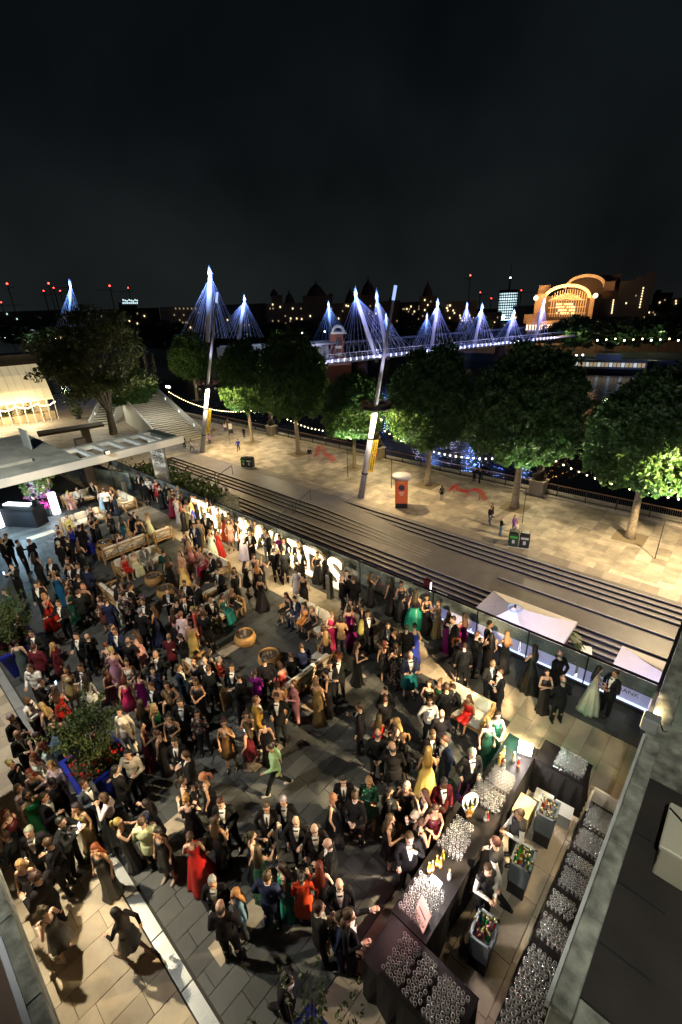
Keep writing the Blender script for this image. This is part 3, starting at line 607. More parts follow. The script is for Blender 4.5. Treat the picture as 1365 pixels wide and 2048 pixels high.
ab = at(463, 868, -6); o = thing('sign_board', 'slim upright sign board near the railing left of trees', 'sign', (ab.x, ab.y, -6), .7); mb = MB(); mb.b2((-.3, -.03, .1), (.3, .03, 1.6)); mb.build('board', M_dgrey, o); mb = MB(); mb.b2((-.26, -.034, .7), (.26, -.031, 1.5)); mb.build('poster', M_white, o)
for s in (-1, 1): mb = MB(); mb.b2((s*.24-.02, -.2, 0), (s*.24+.02, .2, .1)); mb.build('foot', M_black, o)
# ================================================================== PARASOLS BELOW
M_fab = mat('parasol_canvas', (.68, .63, .58), .8, var=.05)
def parasol(x0, x1, y0, y1, lab, txt):
    cx, cy = (x0+x1)/2, (y0+y1)/2; o = thing('parasol', lab, 'parasol', (cx, cy, -7.24), 0, 'square parasols on the lower court'); hx, hy = (x1-x0)/2, (y1-y0)/2
    zt, zb = 4.5, 3.2
    for i, (a, b_) in enumerate((((-hx, -hy), (hx, -hy)), ((hx, -hy), (hx, hy)), ((hx, hy), (-hx, hy)), ((-hx, hy), (-hx, -hy)))):
        mb = MB(); n = 6; A, B_, T_ = V((*a, zb)), V((*b_, zb)), V((0, 0, zt)); g = []
        for r in range(n+1):
            f = r/n; row = []
            for c in range(n+1):
                e_ = A+(B_-A)*(c/n); p = e_+(T_-e_)*f; p.z -= .16*math.sin(PI*f)*(.4+.6*math.sin(PI*c/n)); row.append(p)
            g.append(row)
        for r in range(n):
            for c in range(n): mb.quad(g[r][c], g[r][c+1], g[r+1][c+1], g[r+1][c])
        d = (B_-A).normalized(); nrm = V((d.y, -d.x, 0))*.005
        mb.quad(A+V((0, 0, -.18)), B_+V((0, 0, -.18)), B_, A); pn_ = mb.build('canopy_panel', M_fab, o); bmx = bmesh.new(); bmx.from_mesh(pn_.data); bmesh.ops.remove_doubles(bmx, verts=bmx.verts[:], dist=.002); bmx.to_mesh(pn_.data); bmx.free(); sm = pn_.modifiers.new('t', 'SOLIDIFY'); sm.thickness = .012
    mb = MB(); mb.tube((0, 0, 0), (0, 0, zt+.12), .05); mb.build('pole', M_dgrey, o); mb = MB(); mb.box((0, 0, .06), (1, 1, .12)); mb.build('base', M_conc, o)
    for sx in (-1, 1):
        for sy in (-1, 1): mb = MB(); mb.tube((0, 0, zt-.1), (sx*hx*.98, sy*hy*.98, zb-.03), .018); mb.build('rib', M_dgrey, o)
    if txt:
        f = link('lettering', text_mesh(txt, .62, mat('grey_print', (.12, .11, .12), .6), .003), o, (0, hy*.72, zb+.36)); f.rotation_euler = (.42, 0, PI)
    else:
        f = MB(); f.path([(-.5, 0, 0), (-.2, .18, .0), (.1, -.05, .0), (.35, .15, .0), (.55, .02, .0)], .022, 5); f = f.build('scribble_print', mat('grey_print', (.12, .11, .12), .6), o, (-hx*.55, hy*.1, zb+.33)); f.rotation_euler = (0, -.3, 1.2)
        f = MB(); f.path([(.3*math.cos(a*.4), .3*math.sin(a*.4), .02) for a in range(17)], .035, 5); f.build('vent_ring', mat('pale_blue_trim', (.35, .55, .65), .6), o, (0, 0, zt-.1))
parasol(-8.3, -4.1, 15.4, 20.4, 'large white parasol lit lilac below the terrace rail, left one', None)
parasol(-2.1, 2.8, 14.4, 19.9, 'white parasol with upside down lettering by the concrete wing', 'VISA')
# pieces on the lower court: menu boxes, palm, tables
cp = at(1135, 1275, -5.9); o = thing('potted_palm', 'potted palm tree between the two parasols', 'palm', (cp.x, cp.y, -7.24)); mb = MB(); mb.lathe([(.2, 0), (.28, .5), (.3, .52)], k=12); mb.build('pot', M_conc, o); mb = MB(); mb.tube((0, 0, .4), (0, 0, 1.5), .09, .07); mb.build('trunk', mat('palm_trunk', (.20, .10, .06), .9, var=.3), o); mb = MB(); rn = random.Random(2)
for i in range(26):
    a = rn.random()*6.28; l = rn.uniform(.6, .95); u = rn.uniform(.0, .5); pts = [V((math.cos(a)*l*q, math.sin(a)*l*q, 1.5+u*q*1.2-.75*q*q)) for q in (0, .35, .7, 1)]; sd = V((-math.sin(a), math.cos(a), 0))
    for q in range(3): w0, w1 = (.03, .12, .1, .01)[q], (.03, .12, .1, .01)[q+1]; mb.quad(pts[q]-sd*w0, pts[q]+sd*w0, pts[q+1]+sd*w1, pts[q+1]-sd*w1)
mb.build('fronds', M_leaf2, o)
for i, (px, py) in enumerate(((1168, 1300), (1130, 1330), (1060, 1330))):
    p = at(px, py, -6.5); o = thing('cafe_table', ['small white cafe table beside the palm below', 'cafe table hidden under the left parasol edge', 'cafe table below the rail left of the palm'][i], 'table', (p.x, p.y, -7.24), .3, 'cafe tables on the lower court'); mb = MB(); mb.box((0, 0, .73), (.75, .75, .04)); mb.build('top', M_white if i == 0 else M_wood, o); mb = MB(); mb.tube((0, 0, .03), (0, 0, .71), .04); mb.build('stem', M_dgrey, o); mb = MB(); mb.lathe([(.26, 0), (.24, .03)], k=12); mb.build('foot', M_dgrey, o)
lamp('court_lamp_glow', 'POINT', (-3.1, 17.4, -4.6), 120, (.72, .66, 1), size=.2)
lamp('court_lamp_glow', 'POINT', (-6.2, 13.2, -4.4), 90, (.72, .66, 1), size=.2)
for i, (x, y) in enumerate(((-3.1, 17.4), (-6.2, 13.2))):
    o = thing('court_lamp', ['lilac post lamp between the parasols', 'lilac post lamp below the balustrade'][i], 'lamp', (x, y, -7.24)); mb = MB(); mb.tube((0, 0, 0), (0, 0, 2.5), .04); mb.build('post', M_dgrey, o); mb = MB(); mb.lathe([(.05, 2.5), (.12, 2.55), (.1, 2.72)], k=10); mb.build('lamp_head', mat('lilac_lamp', (.7, .65, 1), emit=3), o)
# bar shelf / red awning outside the balustrade left of the parasol
o = thing('service_counter', 'long dark red counter outside the balustrade below the letter S', 'counter', (0, 0, 0))
mb = MB(); mb.b2((-11.4, 12.3, -.9), (-7.2, 13.6, -.75)); mb.build('counter_top', mat('oxblood_awning', (.13, .03, .035), .6, var=.2), o)
mb = MB(); mb.b2((-11.2, 12.5, -7.2), (-7.4, 13.4, -.9)); mb.build('body', M_dgrey, o)
mb = MB(); mb.b2((-10.0, 12.6, -.745), (-9.2, 12.75, -.70)); mb.b2((-9.6, 12.5, -.745), (-9.3, 12.62, -.72)); mb.build('papers', M_white, o)
o = thing('planter_box', 'clipped green shrub in a box outside the rail near letter S', 'planter', (-11.0, 13.2, -.75)); mb = MB(); mb.b2((-.3, -.2, 0), (.3, .2, .2)); mb.build('box', M_wood, o); rn = random.Random(4); mb = MB(); leaves(mb, [(rn.gauss(0, .13), rn.gauss(0, .1), .3+rn.gauss(0, .06)) for _ in range(300)], .04, rn); mb.build('foliage', M_leaf2, o)
o = thing('menu_light_box', 'dark red menu box with a lit white strip at the rail', 'sign', (-7.35, 12.2, -.2)); mb = MB(); mb.b2((-.12, -.08, 0), (.12, .08, 1.25)); mb.build('case', mat('oxblood_case', (.12, .02, .03), .5), o); mb = MB(); mb.b2((.122, -.05, .5), (.128, .05, 1.18)); mb.build('lit_strip', mat('lit_strip', (1, .9, .9), emit=2.5), o)
o = thing('notice_board', 'white notice board and bag by the balustrade right of the menu box', 'sign', (-6.75, 12.15, .3)); mb = MB(); mb.b2((-.22, -.01, 0), (.22, .01, .5)); mb.build('board', mat('lit_notice', (.8, .8, .85), .6), o); mb = MB(); mb.b2((-.22, .012, -.4), (-.18, .04, .45)); mb.b2((.18, .012, -.4), (.22, .04, .45)); mb.build('easel', M_dgrey, o)
# ================================================================== LEFT: STAIRS, PAVILION, BANK
def stair(p0, p1, width, n, lab, z0=-6, z1=-2.2):
    p0, p1 = V(p0), V(p1); d = (p1-p0); L_ = d.length; d.normalize(); ang = math.atan2(d.y, d.x)
    o = thing('outdoor_stair', lab, 'staircase', (p0.x, p0.y, 0), ang)
    me = boxmesh('tread', (L_/n+.02, width, .09), mat('lit_stair_tread', (.52, .49, .42), .7, var=.1)); rm = boxmesh('riser', (.03, width, (z1-z0)/n), M_black)
    for i in range(n):
        z = z0+(z1-z0)*(i+1)/n; link('tread', me, o, (L_*(i+.5)/n, 0, z-.05)); link('riser', rm, o, (L_*(i+.1)/n, 0, z-.14))
    for s in (-1, 1):
        mb = MB(); y = s*(width/2+.15); mb.hexa([(0, y-.12, z0), (L_, y-.12, z0), (L_, y+.12, z0), (0, y+.12, z0), (0, y-.12, z0+.9), (L_, y-.12, z1+.9), (L_, y+.12, z1+.9), (0, y+.12, z0+.9)]); mb.build('side_wall', M_offw, o)
        for k in range(3):
            q = .2+.3*k; mb = MB(); mb.box((L_*q, y-s*.14, z0+(z1-z0)*q+.45), (.12, .04, .35)); mb.build('step_light', mat('step_light', (1, .95, .9), emit=3), o)
    return o
a = at(372, 884, -6); c = at(286, 815, -4)
stair((a.x, a.y), (c.x, c.y), 5.5, 26, 'wide lit staircase rising to the footbridge left of the mast')
a2 = at(205, 850, -6); c2 = at(240, 790, -4)
stair((a2.x, a2.y), (c2.x-2, c2.y+1), 3.2, 18, 'narrow lit staircase behind the trunk of the spreading tree')
lamp('stair_glow', 'POINT', ((a.x+c.x)/2+2, (a.y+c.y)/2-1, -.6), 700, (1, .95, .82), size=.3)
lamp('stair_glow', 'POINT', (a2.x+1, a2.y-1.5, -1.5), 800, (1, .92, .70), size=.3)
# glowing marquee
q0 = at(-40, 862, -6); q1 = at(118, 838, -6); dx = V((q1.x-q0.x, q1.y-q0.y, 0)); L_ = dx.length; ang = math.atan2(dx.y, dx.x)
mq = thing('glowing_marquee', 'long white marquee glowing warm at the far left', 'marquee', (q0.x, q0.y, -6), ang)
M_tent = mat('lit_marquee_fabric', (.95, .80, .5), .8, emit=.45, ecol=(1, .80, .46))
mb = MB(); n = 10; prof = [(-.4, 3.6), (1.0, 5.2), (3.5, 7.4), (7, 8.6), (11, 8.8)]
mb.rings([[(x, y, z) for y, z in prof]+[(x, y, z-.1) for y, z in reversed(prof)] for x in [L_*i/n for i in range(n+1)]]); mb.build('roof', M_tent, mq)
for i in range(n+1):
    mb = MB(); mb.path([(L_*i/n, y-.02, z+.01) for y, z in prof], .03, 5); mb.build('roof_rib', M_offw, mq)
    mb = MB(); mb.tube((L_*i/n, -.3, 0), (L_*i/n, -.3, 3.6), .06); mb.build('post', M_white, mq)
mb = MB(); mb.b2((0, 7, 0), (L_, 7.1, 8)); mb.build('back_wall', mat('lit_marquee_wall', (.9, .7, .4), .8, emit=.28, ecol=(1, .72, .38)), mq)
mb = MB(); mb.b2((-1, 7.2, 8.7), (L_+2, 14, 10.4)); mb.build('dark_roof', M_dark, mq)
mb = MB()
for i in range(40):
    x = L_*i/39; o = link('bulb', bulbm, mq, (x, -.9+.25*math.sin(i*1.7), 3.1-.5*abs(math.sin(i*.32)))); o.scale = (1.6, 1.6, 1.6)
for i in range(7):
    mb = MB(); x = 1+i*(L_-2)/6; mb.b2((x-.9, 1.5, 0), (x+.9, 2.6, 1.2)); mb.build('food_counter', mat('counter_cream', (.55, .42, .25), .7), mq)
lamp('marquee_glow', 'POINT', q0+dx*.35+V((1.5, -2.0, 3.2)), 1600, (1, .82, .50), size=.5); lamp('marquee_glow', 'POINT', q0+dx*.8+V((2.5, -2.5, 3.2)), 1600, (1, .82, .50), size=.5)
rn = random.Random(8)
for i, (px, py) in enumerate(((20, 845), (62, 838), (158, 838))):
    p = at(px, py, -6); o = thing('potted_shrub', ['potted shrub at the far left edge by the marquee', 'potted shrub in front of the marquee', 'potted shrub by the narrow lit staircase'][i], 'potted plant', p, 0, 'potted shrubs by the marquee'); mb = MB(); mb.lathe([(.4, 0), (.5, .7)], k=10); mb.build('pot', M_dgrey, o); mb = MB(); leaves(mb, [(rn.gauss(0, .5), rn.gauss(0, .5), 1.4+rn.gauss(0, .4)) for _ in range(350)], .16, rn); mb.build('foliage', M_leaf2, o)
# low dark pergola roof between canopy and forecourt, planted bank
pa, pb = at(75, 866, -3.6), at(205, 846, -3.6); d = pb-pa; ang = math.atan2(d.y, d.x)
o = thing('dark_pergola', 'long dark brown roof on piers behind the white canopy', 'pergola', (pa.x, pa.y, 0), ang); mb = MB(); mb.b2((0, -1.2, -3.9), (d.length, 1.2, -3.6)); mb.build('roof', mat('brown_roof', (.06, .04, .025), .8, var=.2), o)
for x in (d.length*.7,): mb = MB(); mb.b2((x-.5, -.6, -7.2), (x+.5, .6, -3.9)); mb.build('pier', mat('brown_post', (.1, .075, .055)), o)
rn = random.Random(9); mb = MB(); leaves(mb, [(rn.uniform(-46, -33), rn.uniform(14.2, 21), -4.6+rn.gauss(0, .55)) for _ in range(5200)], .2, rn); struct(mb.build('planted_bank', M_leaf2), 'stuff')
mb = MB(); mb.b2((-47, 13.8, -7.2), (-32.5, 21.6, -5.0)); struct(mb.build('planter_terrace', M_conc))
lamp('bank_glow', 'POINT', (-38.5, 16.5, -2.2), 90, (1, .9, .5), size=.2)
o = thing('folded_parasol', 'folded cream parasol by the planted bank near lettered column', 'parasol', (-31.6, 12.3, -2.5)); mb = MB(); mb.lathe([(.38, .5), (.30, 1.2), (.12, 2.6), (.03, 2.9)], k=12); mb.build('folded_canopy', M_fab, o); mb = MB(); mb.tube((0, 0, -4.7), (0, 0, 3), .04); mb.build('pole', M_dgrey, o)
mb = MB(); mb.b2((-32.6, 11.98, -7.2), (-30.6, 13.4, -2.5)); struct(mb.build('side_platform', M_conc))
# ================================================================== FOOTBRIDGE
M_py = mat('pylon_white', (.60, .60, .66), .45)
M_cab = mat('stay_cable', (.50, .54, .72), .5)
A_ = at(654, 725, -1); B_ = at(1101, 677, -1); D_ = (B_-A_).normalized(); N_ = V((-D_.y, D_.x, 0))
brd = thing('footbridge', 'white cable stayed footbridge with glowing lights crossing the river', 'bridge', (0, 0, 0))
Aext = A_-D_*14; Lb = (B_-Aext).length
mb = MB()
def barx(mb, p, q, w, h):
    p, q = V(p), V(q); d = (q-p).normalized(); s = d.cross(_up).normalized()*w/2; u = _up*h/2
    mb.hexa([p-s-u, p+s-u, q+s-u, q-s-u, p-s+u, p+s+u, q+s+u, q-s+u])
barx(mb, Aext, B_+D_*10, 4.6, .45); mb.build('deck', M_py, brd)
for s in (-1, 1):
    mb = MB(); barx(mb, Aext-N_*2.25*s+V((0, 0, 1.3)), B_+D_*10-N_*2.25*s+V((0, 0, 1.3)), .1, .12); mb.build('parapet_rail', M_py, brd)
dl = boxmesh('deck_light', (.09, .09, .6), mat('deck_light', (.85, .85, 1), emit=5, ecol=(.78, .78, 1)))
nL = 58
for i in range(nL):
    p = Aext+D_*(Lb*i/nL); link('deck_light', dl, brd, p+D_*0-N_*2.4+V((0, 0, .45)))
    link('deck_post', boxmesh('deck_post', (.08, .08, 1.2), M_py) if i == 0 else bpy.data.meshes['deck_post'], brd, p+N_*2.3+V((0, 0, .75)))
for i in range(7):
    lamp('footbridge_glow', 'POINT', A_+D_*(Lb*i/7)-N_*1.2+V((0, 0, 1.7)), 380, (.70, .68, 1), size=.2)
def pylon(topx, basex, dist=None, fan=60, n=9, col=(.42, .45, 1), pw=2600, near=True, slope=-.107, lab='', thick=.42, base_z=None):
    if dist is None: Bp = at(*basex, -1.4)
    else: Bp = atd(*basex, dist)
    dep = (Bp-CAM).dot(FW); hd = math.hypot(Bp.x, Bp.y); Tp = atd(*topx, hd)
    s = dep/FPX
    o = thing('bridge_pylon', lab, 'bridge pylon', Bp, 0, 'blue lit footbridge pylons'); T_ = Tp-Bp
    mb = MB(); mb.path([T_*-.06, T_*.5, T_*.86], [thick*.85, thick*1.15, thick*.75], 10); mb.build('mast', M_py, o, smooth=True)
    mb = MB(); mb.lathe([(thick*1.15, 0), (thick*.95, T_.length*.03), (.04, T_.length*.145)], T_*.86, 12); mb.build('cone_cap', M_py, o, smooth=True)
    hub = T_*.87
    for k in range(n):
        for sg in (-1, 1):
            q = (k+.6)/n*fan*(1+.06*math.sin(k*5+sg)); fx_, fy_ = basex[0]+sg*q, basex[1]+sg*q*slope+(4 if sg < 0 else 0)
            e_ = (at(fx_, fy_, -1) if near else atd(fx_, fy_, hd)) - Bp
            if near and abs(e_.length) > 70: continue
            mb = MB(); mb.tube(hub+V((0, 0, -.3)), e_, .027*max(1, dep/95), None, 4); mb.build('stay_cable', M_cab, o)
    lamp('pylon_glow', 'SPOT', Bp+hub+V((2.2, -2.6, 3.2)), pw*9, col, Bp+T_*.40, .3, 34, .8)
    lamp('pylon_top_glow', 'POINT', Bp+hub+V((1.0, -1.2, .2)), pw*1.1, (.20, .36, 1), size=.2)
pylon((705, 570), (752, 716), None, 95, 8, (.46, .42, 1), 1500, lab='tallest near pylon of the footbridge with leaning white mast, in front of brick pier')
pylon((750, 576), (776, 712), None, 45, 5, (.42, .40, 1), 900, lab='second leaning pylon beside the tallest near one')
pylon((878, 594), (862, 702), None, 55, 7, (.55, .45, 1), 1500, lab='violet pylon of the footbridge above the kiosk tree')
pylon((967, 604), (948, 694), None, 48, 7, (.55, .45, 1), 1700, lab='violet pylon of the footbridge left of the glass tower')
pylon((1031, 617), (1010, 687), None, 38, 6, (.55, .45, 1), 1900, lab='violet pylon right below the round glass tower')
pylon((1091, 594), (1070, 680), None, 28, 5, (.60, .52, 1), 2300, lab='farthest footbridge pylon in front of the orange arches')
pylon((422, 528), (416, 676), 112, 66, 11, (.32, .48, 1), 2100, False, .02, lab='tall blue pylon with cable fan behind the left mast', thick=.55)
pylon((492, 588), (478, 674), 135, 56, 8, (.34, .48, 1), 1500, False, .02, lab='smaller blue pylon right of the tall left pylon')
pylon((142, 556), (140, 660), 190, 36, 6, (.25, .50, 1), 2600, False, .0, lab='distant blue pylon peaking above the big spreading tree')
pylon((657, 600), (662, 676), 170, 40, 6, (.22, .42, 1), 1500, False, .0, lab='blue pylon just left of the tallest near pylon')
pylon((772, 625), (775, 680), 185, 30, 7, (.22, .40, 1), 900, False, .0, lab='dim blue pylon behind the second leaning pylon')
pylon((855, 624), (850, 690), 185, 34, 7, (.24, .38, 1), 900, False, .0, lab='dim blue pylon left of the violet kiosk tree pylon')
pylon((935, 602), (930, 672), 200, 26, 7, (.38, .42, 1), 1900, False, .0, lab='pale blue pylon between two violet pylons')
# railway bridge behind: lattice girder
rb = thing('railway_bridge', 'dark lattice girder railway bridge behind the footbridge', 'bridge', (0, 0, 0)); p0 = A_+N_*11+D_*-2; p1 = B_+N_*9; M_gird = mat('girder_paint', (.10, .10, .13), .6)
n = 46; Lr = (p1-p0).length
for s, w in ((0, 0), (1, 3.9)):
    mb = MB(); barx(mb, p0+V((0, 0, -1+w)), p1+V((0, 0, -1+w)), .6, .45); mb.build('chord', M_gird, rb)
for i in range(n):
    a_ = p0+(p1-p0)*(i/n); c_ = p0+(p1-p0)*((i+1)/n); mb = MB(); barx(mb, a_+V((0, 0, -1)), c_+V((0, 0, 2.9)), .3, .22); barx(mb, c_+V((0, 0, -1)), a_+V((0, 0, 2.9)), .3, .22); mb.build('lattice', M_gird, rb)
mb = MB(); barx(mb, p0+N_*4+V((0, 0, -1.4)), p1+N_*4+V((0, 0, -1.4)), 8, .6); mb.build('track_deck', M_black, rb)
for q in (.25, .6, .9):
    c_ = p0+(p1-p0)*q+N_*2; mb = MB(); mb.tube((c_.x, c_.y, -12.5), (c_.x, c_.y, -1.6), 1.7, 1.5, 12); mb.build('pier', mat('dark_brick', (.12, .05, .04), .8, var=.2), rb)
# brick pier tower with pale surround and hoarding
def px_box(mb, x0, x1, y0, y1, dist, depth):
    xc = (x0+x1)/2; z0, z1 = atd(xc, y1, dist).z, atd(xc, y0, dist).z; c = atd(xc, y1, dist); l, r_ = atd(x0, y1, dist), atd(x1, y1, dist)
    w = math.hypot(r_.x-l.x, r_.y-l.y); ang = math.atan2(c.y, c.x)-PI/2
    mb.box((c.x+math.cos(ang+PI/2)*depth/2, c.y+math.sin(ang+PI/2)*depth/2, (z0+z1)/2), (w, depth, z1-z0), ang); return c, ang, w, z0, z1
o = thing('brick_pier_tower', 'red brick bridge tower with round topped pale stone arch', 'tower', (0, 0, 0)); mb = MB(); px_box(mb, 664, 690, 668, 760, 118, 6); mb.build('brickwork', mat('red_brick', (.15, .045, .03), .8, var=.2, vscale=2), o)
mb = MB(); c, ang, w, z0, z1 = px_box(mb, 662, 692, 664, 668, 117.6, 6.8); mb.build('cornice', mat('pale_stone', (.45, .42, .36), .7), o)
mb = MB(); r_ = w*.36; u = V((math.cos(ang), math.sin(ang), 0)); pts = [V((c.x, c.y, z1))+u*(r_*math.cos(t_))+_up*(r_*math.sin(t_)) for t_ in [PI*i/10 for i in range(11)]]; mb.path(pts, .35, 6); mb.build('arch', MATS['pale_stone'], o)
for i in range(3): mb = MB(); px_box(mb, 671, 684, 692+i*14, 697+i*14, 117.7, .3); mb.build('stone_band', MATS['pale_stone'], o)
mb = MB(); px_box(mb, 673, 681, 676, 690, 117.6, .4); mb.build('window', M_black, o)
o = thing('white_hoarding', 'pale hoarding wall beside the brick bridge tower', 'wall', (0, 0, 0)); mb = MB(); px_box(mb, 440, 662, 690, 735, 122, 2); mb.build('boards', mat('hoarding', (.40, .41, .44), .7), o)
lamp('hoarding_glow', 'POINT', atd(640, 690, 112), 1500, (.8, .85, 1), size=.3); lamp('hoarding_glow', 'POINT', atd(520, 690, 114), 700, (.7, .8, 1), size=.3); lamp('pier_lamp_glow', 'POINT', atd(690, 700, 111), 120, (1, .75, .55), size=.3)
mb = MB(); px_box(mb, 440, 664, 687, 690, 121.6, 2.8); mb.build('coping', M_offw, o)
o = thing('bridge_abutment', 'dark red brick abutment under the footbridge deck', 'abutment', (0, 0, 0)); mb = MB(); px_box(mb, 655, 705, 730, 800, 112, 7); mb.build('brickwork', MATS['red_brick'], o)
# ================================================================== FAR BANK
mb = MB(); mb.b2((-1200, 178, -13), (300, 900, -9)); struct(mb.build('far_embankment', mat('embankment_stone', (.05, .047, .04), .9, var=.2, vscale=.2)))
M_win = mat('lit_window', (1, .8, .45), emit=2.2, ecol=(1, .78, .42)); M_winb = mat('cool_window', (.6, .85, .9), emit=1.6, ecol=(.62, .86, .92)); M_wind = mat('dim_window', (.5, .4, .25), emit=.35, ecol=(1, .75, .45))
M_far = mat('far_masonry', (.10, .09, .085), .9, var=.2, vscale=.3); M_far2 = mat('far_slate', (.035, .035, .04), .8); M_far3 = mat('far_pale_masonry', (.20, .18, .15), .9, var=.2, vscale=.3)
def far_building(lab, blocks, dist, roofs=(), wins=(), m=M_far, depth=14, name='far_building', cat='building', grp='skyline buildings'):
    o = thing(name, lab, cat, (0, 0, 0), 0, grp)
    for b_ in blocks: mb = MB(); px_box(mb, *b_, dist, depth); mb.build('wall', m, o)
    for (x0, x1, y0, y1) in roofs:
        xc = (x0+x1)/2; c = atd(xc, y1, dist+3); tp = atd(xc, y0, dist+3); w = (atd(x1, y1, dist)-atd(x0, y1, dist)).length/2
        mb = MB(); mb.lathe([(w*1.1, 0), (w*.6, (tp.z-c.z)*.5), (w*.12, (tp.z-c.z)*.75), (.08, tp.z-c.z)], c, 8); mb.build('roof', M_far2, o)
    for (x, y, k) in wins:
        mb = MB(); px_box(mb, x-1.1, x+1.1, y-1.6, y+1.6, dist-.4, .3); mb.build('window', (M_win, M_winb, M_wind)[k], o)
    return o
rn = random.Random(21)
def rw(x0, x1, y0, y1, n, kinds=(0, 2, 2, 1)): return [(rn.uniform(x0, x1), y0+round((y1-y0)*rn.random()/5)*5, rn.choice(kinds)) for _ in range(n)]
far_building('turreted dark mansion block with spires behind the left trees', [(536, 626, 606, 660), (544, 566, 590, 606), (610, 668, 590, 660), (668, 800, 604, 660), (722, 752, 588, 604)], 300, [(540, 558, 574, 592), (570, 590, 578, 606), (614, 652, 560, 592), (655, 668, 585, 592), (690, 712, 572, 606), (722, 752, 552, 590), (776, 796, 585, 606)], [(546, 609, 0), (594, 637, 0), (604, 638, 0), (561, 614, 0), (693, 611, 0), (752, 611, 0)]+rw(540, 795, 612, 650, 26, (2, 2, 0, 2)), grp='skyline buildings')
far_building('dark building with steep spire right of centre skyline', [(838, 872, 592, 650)], 290, [(845, 866, 557, 594)], [(850, 600, 0), (856, 610, 0), (862, 603, 2), (850, 620, 0), (846, 632, 2)])
far_building('dark block with yellow windows between spire and glass tower', [(888, 950, 602, 660), (872, 890, 615, 660)], 285, [], rw(892, 948, 606, 645, 22, (0, 0, 2)))
far_building('long low dark block with green lit windows far left of centre', [(330, 540, 610, 665)], 330, [], [(352+i*8, 617, 2) for i in range(6)]+rw(335, 535, 625, 655, 14, (2, 2, 0)), M_far3)
far_building('dark low skyline block at far left', [(-40, 140, 622, 670)], 420, [], rw(-20, 135, 628, 655, 14, (2, 1, 0)))
far_building('dark low skyline block above the big tree', [(140, 330, 618, 665)], 430, [], rw(150, 325, 622, 650, 10, (2, 0)))
far_building('low glowing blue white rooftop far beyond the big tree', [(244, 280, 604, 640)], 520, [], [(247+i*4, 600+(i % 3), 1) for i in range(8)]+[(247+i*4, 606, 1) for i in range(8)])
far_building('dark block right of the spire with scattered windows', [(795, 842, 604, 660)], 310, [], rw(798, 840, 608, 640, 12, (0, 2, 2)))
far_building('dark stepped block at the far right skyline', [(1292, 1330, 586, 660), (1330, 1400, 596, 660), (1310, 1322, 580, 590)], 330, [], [(1352, 602, 0), (1352, 607, 0)]+rw(1296, 1360, 600, 640, 10, (2, 2, 0)))
far_building('dark block beside the violet pylons before the tower', [(950, 1000, 625, 660), (1020, 1076, 612, 670)], 300, [], rw(955, 1070, 630, 655, 12, (0, 2)))
# round glass tower with mast
c0 = atd(1012, 648, 470); s_ = (c0-CAM).dot(FW)/FPX; tw = thing('round_glass_tower', 'round glass office tower with lit floors and antenna mast', 'tower', (c0.x, c0.y, c0.z)); zt = atd(1012, 580, 470).z-c0.z
mb = MB(); mb.lathe([(17*s_, 0), (17*s_, zt)], k=24); mb.build('core', M_far2, tw)
for i in range(11):
    z = zt*(.12+.075*i); mb = MB(); mb.lathe([(17.6*s_, z), (17.6*s_, z+zt*.042)], k=24, cap=False); mb.build('lit_floor', M_winb if i % 4 else mat('bright_floor', (.6, .9, .95), emit=2.4, ecol=(.6, .9, 1)), tw)
    mb = MB(); mb.lathe([(18*s_, z-.02*zt), (18*s_, z)], k=24); mb.build('floor_slab', M_far2, tw)
ft = boxmesh('mullion', (.5, .5, zt*.84), M_far2)
for i in range(26): a = 6.283*i/26; link('mullion', ft, tw, (17.9*s_*math.cos(a), 17.9*s_*math.sin(a), zt*.55))
za = atd(1012, 526, 470).z-c0.z; mb = MB(); mb.tube((0, 0, zt), (0, 0, zt+(za-zt)*.5), .9, .5); mb.tube((0, 0, zt+(za-zt)*.5), (0, 0, za), .35, .1); mb.build('antenna', M_dgrey, tw); mb = MB(); mb.ell((0, 0, zt+(za-zt)*.45), .8); mb.build('aviation_light', mat('white_aviation', (1, .9, .9), emit=4), tw)
# station block with lit arches
DS = 250
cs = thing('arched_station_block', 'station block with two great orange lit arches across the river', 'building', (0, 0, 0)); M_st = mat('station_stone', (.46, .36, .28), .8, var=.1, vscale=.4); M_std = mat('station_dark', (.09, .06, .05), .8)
K = 3.289
def sp(x, y): return 950+x/K, 500+y/K
M_stw = mat('station_wall', (.15, .105, .08), .8, var=.15, vscale=.4)
def spb(x0, x1, y0, y1, d=0, dep=12, name='wall', m=None):
    m = m or M_stw
    a_, b_ = sp(x0, y0), sp(x1, y1); mb = MB(); px_box(mb, a_[0], b_[0], a_[1], b_[1], DS+d, dep); return mb.build(name, m, cs)
def arch(cx, cy, rx, ry, th, d, name='arch', m=M_st):
    mb = MB(); o0 = atd(*sp(cx, cy), DS+d); ang = math.atan2(o0.y, o0.x)-PI/2; u = V((math.cos(ang), math.sin(ang), 0)); n_ = V((-u.y, u.x, 0)); s = (o0-CAM).dot(FW)/FPX/K; R_ = []
    for i in range(25):
        t_ = PI*i/24; e0 = o0+u*(-rx*math.cos(t_)*s)+_up*(ry*math.sin(t_)*s); e1 = o0+u*(-(rx-th)*math.cos(t_)*s)+_up*((ry-th)*math.sin(t_)*s); R_.append([e0, e1, e1+n_*4, e0+n_*4])
    mb.rings(R_); return mb.build(name, m, cs)
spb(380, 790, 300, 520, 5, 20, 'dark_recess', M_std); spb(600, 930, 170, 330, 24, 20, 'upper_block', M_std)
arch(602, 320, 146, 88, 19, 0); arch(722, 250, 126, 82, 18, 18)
spb(380, 450, 290, 470, 0, 6, 'pier'); spb(735, 765, 300, 470, 0, 6, 'pier')
for (x0, x1, y0, y1) in ((415, 490, 232, 292),): spb(x0, x1, y0, y1, 4, 8, 'shoulder_block')
